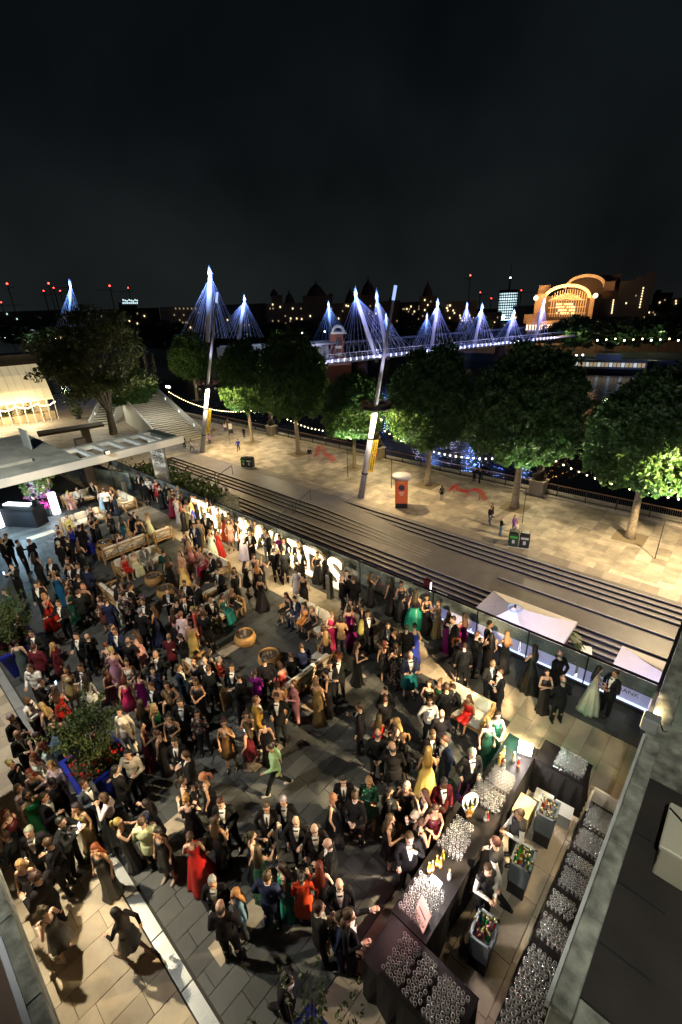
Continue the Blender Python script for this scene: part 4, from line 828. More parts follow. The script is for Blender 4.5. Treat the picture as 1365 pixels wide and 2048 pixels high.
spb(845, 915, 206, 268, 10, 8, 'shoulder_block'); spb(330, 600, 470, 560, -6, 10, 'plinth'); spb(320, 420, 425, 480, -4, 8, 'side_pavilion')
for i in range(15):
    x = 490+i*16; top = 320-math.sqrt(max(0, 1-((x-602)/120)**2))*62; spb(x, x+4, top, 440, 3, .4, 'mullion', M_st)
for y in (330, 375, 415): spb(480, 725, y, y+4, 3.2, .4, 'transom', M_st)
for i in range(6):
    mb = MB(); a_ = atd(*sp(490+i*14, 330), DS+2.6); b_ = atd(*sp(560+i*26, 300-8*(2.5-abs(2.5-i))), DS+2.6); mb.tube(a_, b_, .18, None, 5); mb.build('brace', M_st, cs); mb = MB(); a_ = atd(*sp(715-i*14, 330), DS+2.6); b_ = atd(*sp(645-i*26+20, 300-8*(2.5-abs(2.5-i))), DS+2.6); mb.tube(a_, b_, .18, None, 5); mb.build('brace', M_st, cs)
for r in range(4):
    for c in range(9):
        if (r*7+c*3) % 5 < 4: spb(535+c*14, 545+c*14, 350+r*20, 362+r*20, 4.2, .3, 'window', M_win if (r+c) % 2 else mat('amber_window', (1, .6, .2), emit=4.5, ecol=(1, .6, .22)))
for i in range(12): spb(335+i*20, 347+i*20, 492, 528, -7, .3, 'colonnade_window', mat('pale_window', (1, .92, .8), emit=1.1, ecol=(1, .92, .78)))
for (x, y) in ((402, 316), (795, 300)): mb = MB(); mb.ell(atd(*sp(x, y), DS-1), 1.0, 12, 6); mb.build('round_lamp', mat('round_lamp', (1, .85, .6), emit=3, ecol=(1, .8, .55)), cs)
for i in range(7):
    t_ = PI*(.04+.92*i/6); lamp('station_uplight', 'POINT', atd(*sp(602-128*math.cos(t_), 322-72*math.sin(t_)), DS-3.2), 3000, (1, .52, .17), size=.5)
for i in range(5):
    t_ = PI*(.15+.7*i/4); lamp('station_uplight', 'POINT', atd(*sp(722-112*math.cos(t_), 250-68*math.sin(t_)), DS+14.5), 650, (1, .54, .18), size=.5)
for (x, y, d_, p_) in ((450, 262, 0, 1500), (880, 240, 6, 350), (400, 380, -4, 1300), (742, 400, -3, 900), (470, 460, -9, 2600), (360, 440, -9, 1800)): lamp('station_uplight', 'POINT', atd(*sp(x, y), DS+d_), p_, (1, .52, .18), size=.5)
o = far_building('dark angular office block right of the orange arches', [sum(((sp(915, 0)[0], sp(1010, 0)[0]), (sp(0, 205)[1], sp(0, 440)[1])), ()), (sp(1010, 0)[0], sp(1070, 0)[0], sp(0, 178)[1], sp(0, 440)[1]), (sp(1070, 0)[0], sp(1132, 0)[0], sp(0, 150)[1], sp(0, 440)[1]), (sp(790, 0)[0], sp(915, 0)[0], sp(0, 320)[1], sp(0, 440)[1])], 262, [], [(sp(912-i*2, 0)[0], sp(0, 330+i*14)[1], 0) for i in range(7)]+[(sp(1108-i*3.5, 0)[0], sp(0, 250+i*18)[1], 0) for i in range(8)]+[(sp(995, 0)[0], sp(0, 350)[1], 0), (sp(1060, 0)[0], sp(0, 300)[1], 2)], M_far2)
# far trees
FT = []
for s in (31, 32):
    rnd = random.Random(s); P, S_ = crown_pts(2600, 7, 7, rnd); mb = MB(); leaves(mb, P, .75, rnd); FT.append(mb.mesh('crown', M_leaf3))
ftm = MB(); ftm.path([(0, 0, 0), (0, .1, 3), (.2, 0, 7)], [.5, .4, .2], 7); ftm = ftm.mesh('trunk', M_bark)
ft_l = ['big far tree lit green from below before the orange arches', 'far tree right of the orange arches', 'far tree with pale green lamp glow at right', 'far tree near the right frame edge', 'far tree at the right end of the embankment', 'far tree left of the pier behind kiosk trees', 'dark far tree behind the brick tower', 'far tree glowing green behind the hoarding', 'dark far tree left of the tall blue pylon', 'dark far tree at the far left skyline', 'far tree above the lit road at left edge', 'dark far tree below the mansion turrets', 'dark far tree below the spire', 'far tree beneath the yellow windowed block', 'dark far tree between mansion and brick tower']
for i, (x, yb, yt, w, d) in enumerate([(1148, 705, 628, 92, 195), (1215, 700, 640, 90, 205), (1262, 700, 632, 95, 205), (1315, 695, 628, 90, 208), (1362, 692, 622, 95, 210), (1100, 690, 650, 50, 230), (820, 690, 640, 110, 235), (555, 688, 645, 100, 235), (330, 690, 640, 110, 250), (40, 690, 640, 140, 260), (110, 690, 632, 120, 265), (620, 685, 640, 110, 240), (880, 680, 640, 90, 240), (960, 676, 632, 60, 245), (720, 690, 645, 110, 238)]):
    b_ = atd(x, yb, d); H_ = atd(x, yt, d).z-b_.z; wm = w*(b_-CAM).dot(FW)/FPX
    o = thing('embankment_tree', ft_l[i], 'tree', b_, i*1.3, 'trees on the far bank'); link('crown', FT[i % 2], o, (0, 0, H_*.55), 0, (wm/14, wm/14, H_*.5/7)); link('trunk', ftm, o, (0, 0, 0), 0, (1, 1, H_/12))
for (x, y, d, p_, c) in ((1135, 668, 188, 500, (.8, 1, .4)), (1160, 672, 188, 350, (.8, 1, .4)), (1275, 668, 200, 600, (.75, 1, .55)), (1238, 676, 198, 350, (.8, 1, .5)), (1318, 670, 200, 350, (.8, 1, .5)), (560, 668, 226, 700, (.7, 1, .4)), (495, 668, 236, 500, (.8, 1, .6)), (60, 672, 250, 900, (.8, .95, 1)), (100, 674, 255, 500, (.8, 1, .6))):
    lamp('embankment_lamp_glow', 'POINT', atd(x, y, d), p_, c, size=.3)
# lamps along the far bank
gm = MB(); gm.ell((0, 0, 0), .42, 8, 6); gW = gm.mesh('globe', mat('far_white_lamp', (.9, .95, 1), emit=14, ecol=(.88, .95, 1))); gA = gm.mesh('globe', mat('far_amber_lamp', (1, .75, .4), emit=9, ecol=(1, .72, .38))); gR = gm.mesh('globe', mat('aviation_red', (1, .05, .05), emit=12, ecol=(1, .04, .03)))
pm_ = boxmesh('post', (.14, .14, 4), M_dgrey)
def far_lamp(x, y, d, me, lab, sc=1):
    p = atd(x, y, d); o = thing('embankment_lamp', lab, 'street lamp', p+V((0, 0, -4)), 0, 'lamps on the far bank'); link('post', pm_, o, (0, 0, 2)); g = link('globe', me, o, (0, 0, 4.2)); g.scale = (sc,)*3
far_lamp(1007, 635, 230, gW, 'bright white lamp below the round glass tower', 1.7)
for i in range(9): far_lamp(1062+i*13, 716-i*.6, 180, gW if i % 3 else gA, 'small pier lamp across the river in front of the embankment trees', .62)
for i in range(14): far_lamp(2+i*10, 676+(i % 2), 262, gW if i % 2 else gA, 'small lamp along the far left embankment road', .7)
for i in range(6): far_lamp(150+i*36, 668+(i*7) % 9, 262, gW, 'small white lamp glimpsed through the big tree', .7)
for i in range(4): far_lamp(560+i*45, 664+(i % 2)*3, 232, gW, 'small white lamp below the turreted mansion', .7)
for i in range(10): far_lamp(1195+i*18, 682-(i % 3)*1.5, 196, gA if i % 3 else gW, 'small lamp on the right embankment road', .6)
# moored pier boat
bp_ = atd(1222, 737, 172); bo = thing('moored_boat', 'long moored pier boat lit cold white on the far side', 'boat', (bp_.x, bp_.y, -12), math.atan2(bp_.y, bp_.x)-PI/2); s_ = (bp_-CAM).dot(FW)/FPX; Wb = 150*s_
mb = MB(); mb.hexa([(-Wb/2+2, -2, -.4), (Wb/2-2, -2, -.4), (Wb/2-2, 2.5, -.4), (-Wb/2+2, 2.5, -.4), (-Wb/2, -2.6, 1.1), (Wb/2, -2.6, 1.1), (Wb/2, 2.8, 1.1), (-Wb/2, 2.8, 1.1)]); mb.build('hull', mat('dark_hull', (.03, .035, .045), .5), bo)
mb = MB(); mb.b2((-Wb*.46, -1.8, 1.1), (Wb*.40, 2, 3.4)); mb.build('cabin', mat('boat_cabin', (.35, .42, .48), .5), bo)
for i in range(18): mb = MB(); x = -Wb*.44+i*Wb*.046; mb.b2((x, -1.86, 1.7), (x+Wb*.036, -1.81, 2.9)); mb.build('window', M_wind if i % 3 else mat('white_window', (.9, .97, 1), emit=.6, ecol=(.85, .96, 1)), bo)
mb = MB(); mb.b2((-Wb*.48, -2.2, 3.4), (Wb*.43, 2.2, 3.65)); mb.build('roof', mat('boat_roof', (.3, .33, .36), .5), bo); mb = MB(); mb.b2((-Wb*.2, -.8, 3.65), (Wb*.1, 1, 5.2)); mb.build('wheelhouse', MATS['boat_cabin'], bo)
bp_ = atd(1330, 728, 176); bo = thing('moored_barge', 'dark blue moored barge at the right of pier boat', 'boat', (bp_.x, bp_.y, -12), math.atan2(bp_.y, bp_.x)-PI/2); mb = MB(); mb.hexa([(-9, -2, -.4), (9, -2, -.4), (9, 2, -.4), (-9, 2, -.4), (-10, -2.5, 1.4), (10, -2.5, 1.4), (10, 2.5, 1.4), (-10, 2.5, 1.4)]); mb.build('hull', mat('blue_hull', (.03, .05, .12), .5), bo); mb = MB(); mb.b2((-7, -1.5, 1.4), (6, 1.8, 3.2)); mb.build('cabin', mat('blue_cabin', (.06, .09, .2), .5), bo)
# cranes with red lights on the horizon
cl = ['tower crane red light at the far left edge', 'tower crane red light left of the distant blue pylon', 'tallest crane light in the cluster left of distant pylon', 'lower crane red light beside the distant blue pylon', 'second lower crane red light by the distant blue pylon', 'lone red crane light right of the big tree top', 'lone red light above the bright rooftop', 'red crane light left of the glass tower', 'red crane light low beside the spire block', 'red light right of the glass tower', 'red light low by the violet pylons', 'red crane light at lower far left']
for i, (x, y) in enumerate(((15, 569), (88, 583), (98, 568), (108, 577), (121, 583), (220, 573), (257, 577), (941, 552), (961, 586), (1043, 582), (983, 598), (3, 606))):
    p = atd(x, y, 700); o = thing('tower_crane', cl[i], 'crane', (p.x, p.y, -9), i*.7, 'cranes on the horizon'); h = p.z+9; mb = MB(); mb.box((0, 0, h/2), (.7, .7, h)); mb.build('mast', M_far2, o); mb = MB(); mb.box((8, 0, h*.93), (26, .5, .5)); mb.build('jib', M_far2, o); g = link('warning_light', gR, o, (0, 0, h+.8)); g.scale = (2.4 if i in (0, 2, 5, 7) else 1.7,)*3
# ================================================================== GLOWING LETTERS
M_let = mat('glowing_letter_face', (1, .86, .58), emit=3.4, ecol=(1, .80, .48)); M_letb = mat('letter_case', (.6, .55, .45), .5)
s0 = at(672, 1176, 0); LX = {}
for i, (ch, dx) in enumerate(zip('THEAWARDS', (-9.5, -8.45, -7.4, -5.85, -4.55, -3.25, -2.2, -1.1, 0))):
    lb = 'glowing %s letter %s in the row along the balustrade' % (ch, 'T,H,E,leftmost of the two As,W,second of the two As,R,D,S'.split(',')[i] if ch == 'A' else 'shaped light sign')
    o = thing('light_letter', 'glowing bulb letter %s standing in the row by the balustrade%s' % (ch, {3: ', left A', 5: ', right A'}.get(i, '')), 'light letter', (s0.x+dx, 11.0, 0), 0, 'glowing letters reading THE AWARDS')
    c = bpy.data.curves.new('l', 'FONT'); c.body = ch; c.size = 1.8; c.extrude = .02; c.offset = .03; c.align_x = 'CENTER'; c.resolution_u = 4
    q = bpy.data.objects.new('l', c); COL.objects.link(q); dg = bpy.context.evaluated_depsgraph_get()
    me = bpy.data.meshes.new_from_object(q.evaluated_get(dg)); c.extrude = .07; c.offset = .045; dg.update(); bpy.context.view_layer.update(); me2 = bpy.data.meshes.new_from_object(q.evaluated_get(bpy.context.evaluated_depsgraph_get())); bpy.data.objects.remove(q)
    for m_, mm in ((me, M_let), (me2, M_letb)): m_.materials.clear(); m_.materials.append(mm)
    f = link('lit_face', me, o, (0, -.10, .06)); f.rotation_euler = (PI/2, 0, 0); f = link('case', me2, o, (0, 0, .06)); f.rotation_euler = (PI/2, 0, 0)
    mb = MB(); mb.box((0, 0, .03), (.75, .4, .06)); mb.build('base_plate', M_letb, o)
for x in (-1.2, -4.6, -8.2): lamp('letter_glow', 'POINT', (s0.x+x, 10.0, 1.5), 190, (1, .78, .44), size=.35)
# ================================================================== SOFAS
SOFAS = []
def sofa(cx, cy, L_, face, lab):
    rz = {'+X': -PI/2, '-X': PI/2, '+Y': 0, '-Y': PI}[face]; o = thing('sofa', lab, 'sofa' if L_ > 1.1 else 'armchair', (cx, cy, 0), rz, 'teak lounge seats with cream cushions'); h = L_/2
    SOFAS.append((cx, cy, L_, face, rz)); o.scale = (1, .88, .88)
    for sx in (-1, 1):
        for sy in (-1, 1):
            mb = MB(); mb.box((sx*(h-.04), sy*.38, .32 if sy > 0 else .40), (.065, .065, .64 if sy > 0 else .80)); mb.build('leg', M_wood, o)
        mb = MB(); mb.box((sx*(h-.04), 0, .62), (.07, .84, .045)); mb.build('armrest', M_wood, o)
        for a, b_ in (((-.36, .32), (.36, .6)), ((.36, .32), (-.36, .6))):
            mb = MB(); mb.tube((sx*(h-.04), a[0], a[1]), (sx*(h-.04), b_[0], b_[1]), .018, None, 6); mb.build('cross_brace', M_wood, o)
    mb = MB(); mb.box((0, 0, .27), (L_-.14, .80, .07)); mb.build('seat_frame', M_wood, o)
    mb = MB(); mb.box((0, -.385, .775), (L_-.14, .05, .05)); mb.build('top_rail', M_wood, o)
    n = max(1, round(L_/.75))
    for i in range(n):
        xa = -h+.08+(L_-.16)*i/n; xb = -h+.08+(L_-.16)*(i+1)/n
        for z0, z1 in ((.31, .75), (.75, .31)): mb = MB(); mb.tube((xa, -.39, z0), (xb, -.39, z1), .018, None, 6); mb.build('cross_brace', M_wood, o)
        mb = MB(); mb.box((0, 0, 0), ((L_-.18)/n-.02, .70, .16)); me = bevel(mb.mesh('seat_cushion', M_cush), .045, 2); link('seat_cushion', me, o, ((xa+xb)/2, .04, .385))
        mb = MB(); mb.box((0, 0, 0), ((L_-.18)/n-.02, .15, .42)); me = bevel(mb.mesh('back_cushion', M_cush), .045, 2); k = link('back_cushion', me, o, ((xa+xb)/2, -.285, .66)); k.rotation_euler = (.14, 0, 0)
sofa(-20.1, 6.9, 2.1, '-X', 'empty sofa with its crossed back to camera, left of the drum tables')
sofa(-19.9, 8.6, .95, '-X', 'single armchair right of the sofa showing its back')
sofa(-18.1, 6.7, 2.0, '+X', 'sofa with woman in red and man in grey suit')
sofa(-15.5, 8.5, 1.9, '-Y', 'sofa with woman in crimson and black suited man near letters')
sofa(-13.6, 7.3, .95, '-X', 'armchair turned its back to camera behind two tuxedoed men')
sofa(-16.1, 5.0, 2.2, '+Y', 'low sofa nearest the dark crowd left of twin drum tables')
sofa(-12.5, 6.8, 1.9, '+X', 'sofa with bald man, teal gown and black slip dress')
sofa(-9.8, 8.6, 2.1, '-Y', 'sofa with copper dress woman by the glowing S')
sofa(-9.9, 4.9, 2.0, '+Y', 'sofa with red sequin jacket woman seen from behind')
sofa(-8.0, 6.7, 2.0, '-X', 'sofa with long back to camera right of the wicker tables')
sofa(-3.85, 8.5, 1.3, '-Y', 'sofa behind the white shirted man near the bar')
sofa(-28.2, 8.2, 2.1, '+X', 'sofa with pink gown woman beside the flower tower')
sofa(-25.7, 9.4, 2.1, '-Y', 'far sofa below the white canopy edge')
sofa(-24.7, 6.9, 2.0, '+X', 'sofa with woman in yellow at upper left')
# drum tables
M_wick = mat('wicker_slat', (.50, .29, .10), .55, var=.3, vscale=8); M_topd = mat('dark_table_top', (.10, .07, .045), .4, var=.3, vscale=12)
TABLES = []
slat = MB(); slat.rings([[(r+dx_, y, z) for dx_, y in ((-.012, -.034), (.012, -.034), (.012, .034), (-.012, .034))] for r, z in ((.40, .02), (.47, .12), (.51, .27), (.47, .42), (.42, .5))]); slatm = slat.mesh('slat', M_wick)
def drum(px, lab):
    p = at(*px, 0); o = thing('drum_table', lab, 'table', (p.x, p.y, 0), 0, 'barrel shaped wicker tables'); TABLES.append((p.x, p.y)); o.scale = (.68, .68, .72)
    for i in range(40): link('slat', slatm, o, (0, 0, 0), 6.2832*i/40)
    mb = MB(); mb.lathe([(.43, .49), (.45, .50), (.45, .53), (.42, .54), (.41, .51)], k=32, cap=False); mb.build('rim', M_wick, o)
    mb = MB(); mb.lathe([(.41, .40), (.40, .46)], k=28); mb.build('recessed_top', M_topd, o); mb = MB(); mb.lathe([(.38, 0), (.38, .03)], k=24); mb.build('base', M_wick, o)
for px, lb in (((212, 1097), 'wicker drum table beside the sofa showing its back'), ((310, 1167), 'wicker drum table in front of the grey suited man'), ((335, 1192), 'wicker drum table behind the tuxedoed pair'), ((492, 1285), 'wicker drum table before the teal gown woman'), ((540, 1327), 'wicker drum table nearest the camera')): drum(px, lb)
# ================================================================== PLANTERS
M_blue = mat('cobalt_planter', (.012, .022, .30), .3)
def planter(cx, cy, lab, fl, seed, bush=(0.0, 0.0, .85, .62, 1.75), stems=0):
    o = thing('planter', lab, 'planter', (cx, cy, 0), 0, 'blue planters with shrubs'); rn = random.Random(seed)
    mb = MB(); a, b_, h = .34, .52, .95
    mb.rings([[(sx*r, sy*r, z) for sx, sy in ((-1, -1), (1, -1), (1, 1), (-1, 1))] for r, z in ((a, 0), (b_, h), (b_+.05, h), (b_+.05, h+.05), (b_-.04, h+.05), (b_-.06, h-.1))]); mb.build('box', M_blue, o)
    mb = MB(); mb.box((0, 0, h-.06), (.9, .9, .04)); mb.build('soil', mat('soil', (.04, .03, .02), .9), o)
    mb = MB(); P, S_ = crown_pts(int(6500*(bush[3]/.62)**3), bush[3], bush[3]*1.1, rn, squash=1.0); leaves(mb, [p+V((0, 0, bush[4])) for p in P], .032, rn)
    for i in range(22):
        a = rn.random()*6.28; b0 = V((math.cos(a)*.25, math.sin(a)*.25, bush[4]+.1)); t_ = V((math.cos(a)*rn.uniform(.2, .75), math.sin(a)*rn.uniform(.2, .75), rn.uniform(.35, .8)))
        leaves(mb, [b0+t_*q+V((rn.gauss(0, .03), rn.gauss(0, .03), 0)) for q in [k/46 for k in range(46)]], .03, rn)
    mb.build('shrub', M_leaf2, o)
    mb = MB()
    for i in range(9): a = rn.random()*6.28; mb.path([(rn.gauss(0, .08), rn.gauss(0, .08), .9), (math.cos(a)*.2, math.sin(a)*.2, 1.4), (math.cos(a)*.45, math.sin(a)*.45, 2.1)], [.015, .012, .006], 5)
    mb.build('stems', M_bark, o)
    mb = MB(); leaves(mb, [(rn.uniform(-.46, .46), rn.uniform(-.46, .46), 1.06+rn.gauss(0, .05)) for _ in range(420)], .035, rn); struct(mb.build('bedding_leaves', M_leaf2, o), 'stuff')
    fm = MB()
    for _ in range(70):
        c = V((rn.uniform(-.5, .5), rn.uniform(-.5, .5), 1.12+rn.random()*.12)); leaves(fm, [c+V((rn.gauss(0, .018), rn.gauss(0, .018), rn.gauss(0, .015))) for _ in range(5)], .028, rn)
    struct(fm.build('flowers', fl, o), 'stuff')
M_pinkf = mat('magenta_petal', (.62, .03, .25), .6); M_redf = mat('red_petal', (.60, .03, .015), .6)
planter(-15.25, 1.45, 'blue planter with bushy shrub and pink flowers at left edge', M_pinkf, 1, (0, 0, 0, .66, 1.75)); planter(-9.1, 1.42, 'blue planter with bushy shrub and red flowers amid the crowd', M_redf, 2, (0, 0, 0, .62, 1.75)); planter(-2.15, 1.28, 'shrub with tall stems rising at the bottom edge', M_leaf2, 3, (0, 0, 0, .42, 1.55))
# ================================================================== LEFT BAR AND FLOWERS
o = thing('cocktail_counter', 'black draped counter with cold white lit top at far left', 'counter', (-27.9, 4.9, 0), .55)
mb = MB(); mb.b2((-1.3, -.4, 0), (1.3, .4, .98)); mb.build('draped_body', mat('black_cloth', (.012, .012, .016), .9), o)
mb = MB(); mb.b2((-1.35, -.45, .98), (1.35, .45, 1.02)); mb.build('top', M_black, o); mb = MB(); mb.b2((-.9, .05, 1.022), (.7, .4, 1.06)); mb.build('light_panel', mat('cold_light_panel', (.8, .95, 1), emit=7, ecol=(.75, .92, 1)), o)
lamp('counter_glow', 'POINT', (-26.9, 4.6, 1.6), 130, (.55, .80, 1), size=.2)
gc = at(115, 1028, 0); o = thing('glow_column', 'glowing white cylinder lamp beside the flower tower', 'lamp', (gc.x, gc.y, 0)); mb = MB(); mb.lathe([(.2, 0), (.2, 1.25)], k=18); mb.build('lit_tube', mat('white_glow_tube', (.9, .95, 1), emit=3.2, ecol=(.88, .95, 1)), o); mb = MB(); mb.lathe([(.24, -.0), (.24, .03)], k=18); mb.build('foot', M_black, o)
o = thing('glow_column', 'glowing white cylinder lamp at the extreme left edge', 'lamp', (*at(2, 1055, 0)[:2], 0)); mb = MB(); mb.lathe([(.2, 0), (.2, 1.25)], k=18); mb.build('lit_tube', MATS['white_glow_tube'], o); mb = MB(); mb.lathe([(.24, 0), (.24, .03)], k=18); mb.build('foot', M_black, o)
lamp('column_glow', 'POINT', (gc.x+.6, gc.y-.6, .8), 90, (.7, .86, 1), size=.2); g2 = at(30, 1085, 0); lamp('column_glow', 'POINT', (g2.x, g2.y, 1.0), 150, (.5, .78, 1), size=.2)
fc = at(95, 1024, 0); o = thing('flower_tower', 'tall tower of white, pink and purple flowers by the canopy', 'flower display', (fc.x-.3, fc.y-.1, 0)); rn = random.Random(6)
mb = MB(); mb.lathe([(.3, 0), (.22, .5), (.34, 1.0)], k=14); mb.build('urn', M_black, o)
for nm, c, n, rx, z0, z1 in (('white_blooms', (.75, .70, .62), 150, .62, 1.0, 2.9), ('pink_blooms', (.70, .16, .34), 90, .65, .7, 2.7), ('lilac_blooms', (.42, .24, .55), 70, .6, .8, 2.6), ('greenery', (.14, .22, .05), 110, .85, 1.2, 3.2)):
    mb = MB()
    for _ in range(n):
        a = rn.random()*6.28; q = rn.random(); z = z0+(z1-z0)*q; r = rx*(.5+.5*math.sin(PI*min(1, q+.12)))*rn.uniform(.6, 1.1); c_ = V((r*math.cos(a), r*math.sin(a), z)); leaves(mb, [c_+V((rn.gauss(0, .04), rn.gauss(0, .04), rn.gauss(0, .04))) for _ in range(7)], .075 if nm != 'greenery' else .12, rn)
    struct(mb.build(nm, mat(nm, c, .6), o), 'stuff')
lamp('flower_glow', 'SPOT', (fc.x+1.3, fc.y-1.0, .5), 160, (1, .9, .95), (fc.x-.3, fc.y, 2), .08, 60, .5)
for i, (px, py, lb) in enumerate(((8, 1040, 'pot of pink flowers at left edge by the counter'), (97, 1032, 'small pot of red flowers before the flower tower'))):
    p = at(px, py, 0); o = thing('flower_pot', lb, 'flower pot', (p.x, p.y, 0), 0, 'flower pots by the counter'); mb = MB(); mb.lathe([(.16, 0), (.24, .5)], k=12); mb.build('pot', M_black, o); mb = MB()
    for _ in range(60): c_ = V((rn.gauss(0, .17), rn.gauss(0, .17), .66+rn.gauss(0, .1))); leaves(mb, [c_+V((rn.gauss(0, .03), rn.gauss(0, .03), rn.gauss(0, .03))) for _ in range(5)], .05, rn)
    struct(mb.build('blooms', M_pinkf, o), 'stuff')
for (px, lb) in (((661, 1196), 'grey square bollard beside the glowing S'), ((254, 996), 'grey bollard near the far sofa')):
    p = at(*px, 0); o = thing('bollard', lb, 'bollard', (p.x, p.y, 0), 0, 'grey terrace bollards'); mb = MB(); mb.box((0, 0, .52), (.2, .2, 1.04)); bevel(mb.build('post', mat('bollard_grey', (.22, .23, .22), .5, .3), o).data, .01); mb = MB(); mb.box((0, 0, 1.06), (.17, .17, .03)); mb.build('cap', M_dgrey, o)
# ================================================================== BAR
M_cloth = mat('black_bar_cloth', (.006, .0055, .0065), .85, bump=.3, bscale=6)
def bar_table(x0, x1, y0, y1, lab, h=.95):
    o = thing('bar_table', lab, 'bar table', ((x0+x1)/2, (y0+y1)/2, 0), 0, 'black draped bar tables'); w, l = (x1-x0)/2, (y1-y0)/2
    mb = MB(); R_ = []
    for z, ex in ((0, .05), (h*.5, .02), (h-.02, 0)):
        ring = []; per = []
        for i in range(48):
            q = i/48*4; s = int(q); f = q-s
            x, y = ((-w+2*w*f, -l), (w, -l+2*l*f), (w-2*w*f, l), (-w, l-2*l*f))[s]; e_ = ex*(1+.7*math.sin(i*2.1)); n_ = ((0, -1), (1, 0), (0, 1), (-1, 0))[s]; ring.append((x+n_[0]*e_, y+n_[1]*e_, z))
        R_.append(ring)
    mb.rings(R_); mb.build('drape', M_cloth, o); mb = MB(); mb.b2((-w-.01, -l-.01, h-.018), (w+.01, l+.01, h)); mb.build('top', mat('bar_top', (.008, .007, .008), .55, spec=.2), o); return o
bar_table(-2.5, -1.85, 3.5, 8.0, 'long bar counter with glasses, bottles and bright lights'); bar_table(-2.45, -.95, 2.72, 3.46, 'bar table nearest camera with three blocks of empty glasses'); bar_table(-1.82, -.85, 7.75, 8.35, 'short bar table at the far end with rows of flutes'); bar_table(-.66, -.17, 3.0, 7.7, 'narrow table of glasses along the concrete wing')
M_gl = bpy.data.materials.new('drinking_glass'); M_gl.use_nodes = True; t = M_gl.node_tree; t.nodes.clear()
tr_ = t.nodes.new('ShaderNodeBsdfTransparent'); gg_ = t.nodes.new('ShaderNodeBsdfGlossy'); gg_.inputs['Roughness'].default_value = .12; gg_.inputs[0].default_value = (.9, .93, .95, 1); df_ = t.nodes.new('ShaderNodeBsdfDiffuse'); df_.inputs[0].default_value = (.7, .72, .74, 1); lw = t.nodes.new('ShaderNodeLayerWeight'); lw.inputs[0].default_value = .42
mr_ = t.nodes.new('ShaderNodeMapRange'); mr_.inputs[3].default_value = .10; mr_.inputs[4].default_value = 1.0; t.links.new(lw.outputs['Facing'], mr_.inputs[0]); m0 = t.nodes.new('ShaderNodeMixShader'); m0.inputs[0].default_value = .5; t.links.new(gg_.outputs[0], m0.inputs[1]); t.links.new(df_.outputs[0], m0.inputs[2]); m1_ = t.nodes.new('ShaderNodeMixShader'); t.links.new(mr_.outputs[0], m1_.inputs[0]); t.links.new(tr_.outputs[0], m1_.inputs[1]); t.links.new(m0.outputs[0], m1_.inputs[2]); oo_ = t.nodes.new('ShaderNodeOutputMaterial'); t.links.new(m1_.outputs[0], oo_.inputs[0])
g = MB(); g.lathe([(.032, 0), (.03, .004), (.005, .012), (.005, .075), (.02, .085), (.036, .12), (.036, .15), (.030, .185)], k=9, cap=False); g.cur = 1; g.lathe([(.0295, .184), (.0325, .186), (.0295, .189)], k=9, cap=False); GL = g.mesh('wine_glass', [M_gl, mat('painted_rim_glint', (.85, .88, .9), .15)], True)  # pale ring paints in the sparkle along the glass edge
g = MB(); g.lathe([(.026, 0), (.031, .1), (.033, .105), (.029, .1), (.024, .01)], k=9); g.cur = 1; g.lathe([(.029, .104), (.0335, .106), (.029, .109)], k=9, cap=False); TU = g.mesh('tumbler', [M_gl, MATS['painted_rim_glint']], True)
BLK = [(-2.15, -1.86, 2.82, 3.36, TU, 'clear tumbler in the left block on the nearest bar table', .078), (-1.78, -1.55, 2.80, 3.34, TU, 'clear tumbler in the middle block on the nearest bar table', .078), (-1.45, -1.02, 2.80, 3.38, GL, 'empty stem glass in the right block on the nearest bar table', .085),
       (-2.42, -1.98, 3.62, 4.25, GL, 'brightly lit stem glass at the near end of the bar counter', .085), (-2.44, -2.05, 4.85, 5.25, GL, 'dark rimmed stem glass midway along the bar counter', .085), (-2.44, -2.10, 5.28, 5.55, TU, 'pale stacked tumbler midway along the bar counter', .07), (-2.20, -1.90, 6.05, 6.45, TU, 'tumbler behind the ice bucket on the bar counter', .075), (-2.45, -2.22, 6.1, 6.5, GL, 'wine glass beside the ice bucket on the bar counter', .08), (-2.35, -1.92, 6.55, 6.95, GL, 'brown tinted flute in the far block on the bar counter', .075), (-1.45, -.9, 7.83, 8.28, GL, 'flute in the block on the short far bar table', .08),
       (-.62, -.2, 3.05, 4.55, GL, 'stem glass in the long near block beside the concrete wing', .088), (-.6, -.22, 4.72, 5.08, GL, 'stem glass in the second block beside the concrete wing', .085), (-.62, -.3, 5.22, 5.5, TU, 'pale tumbler in the third block beside the concrete wing', .07), (-.60, -.2, 5.64, 5.92, GL, 'glass in the fourth block beside the concrete wing', .078), (-.62, -.2, 6.06, 6.28, TU, 'pale tumbler in the fifth block beside the concrete wing', .07), (-.6, -.2, 6.42, 6.8, GL, 'stem glass in the sixth block beside the concrete wing', .08), (-.6, -.2, 6.95, 7.35, GL, 'sparkling glass by the white crate beside the concrete wing', .075)]
allg = []; rn = random.Random(12)
for (x0, x1, y0, y1, me, lb, sp_) in BLK:
    sp_ *= .86
    nx, ny = max(1, int((x1-x0)/sp_)), max(1, int((y1-y0)/sp_))
    for i in range(nx+1):
        for j in range(ny+1): allg.append((x0+i*sp_+(.5*sp_ if j % 2 else 0)+rn.gauss(0, .004), y0+j*sp_+rn.gauss(0, .004), me, lb))
allg.sort(key=lambda q: (V((q[0], q[1], 1))-CAM).length)
mb1 = MB()
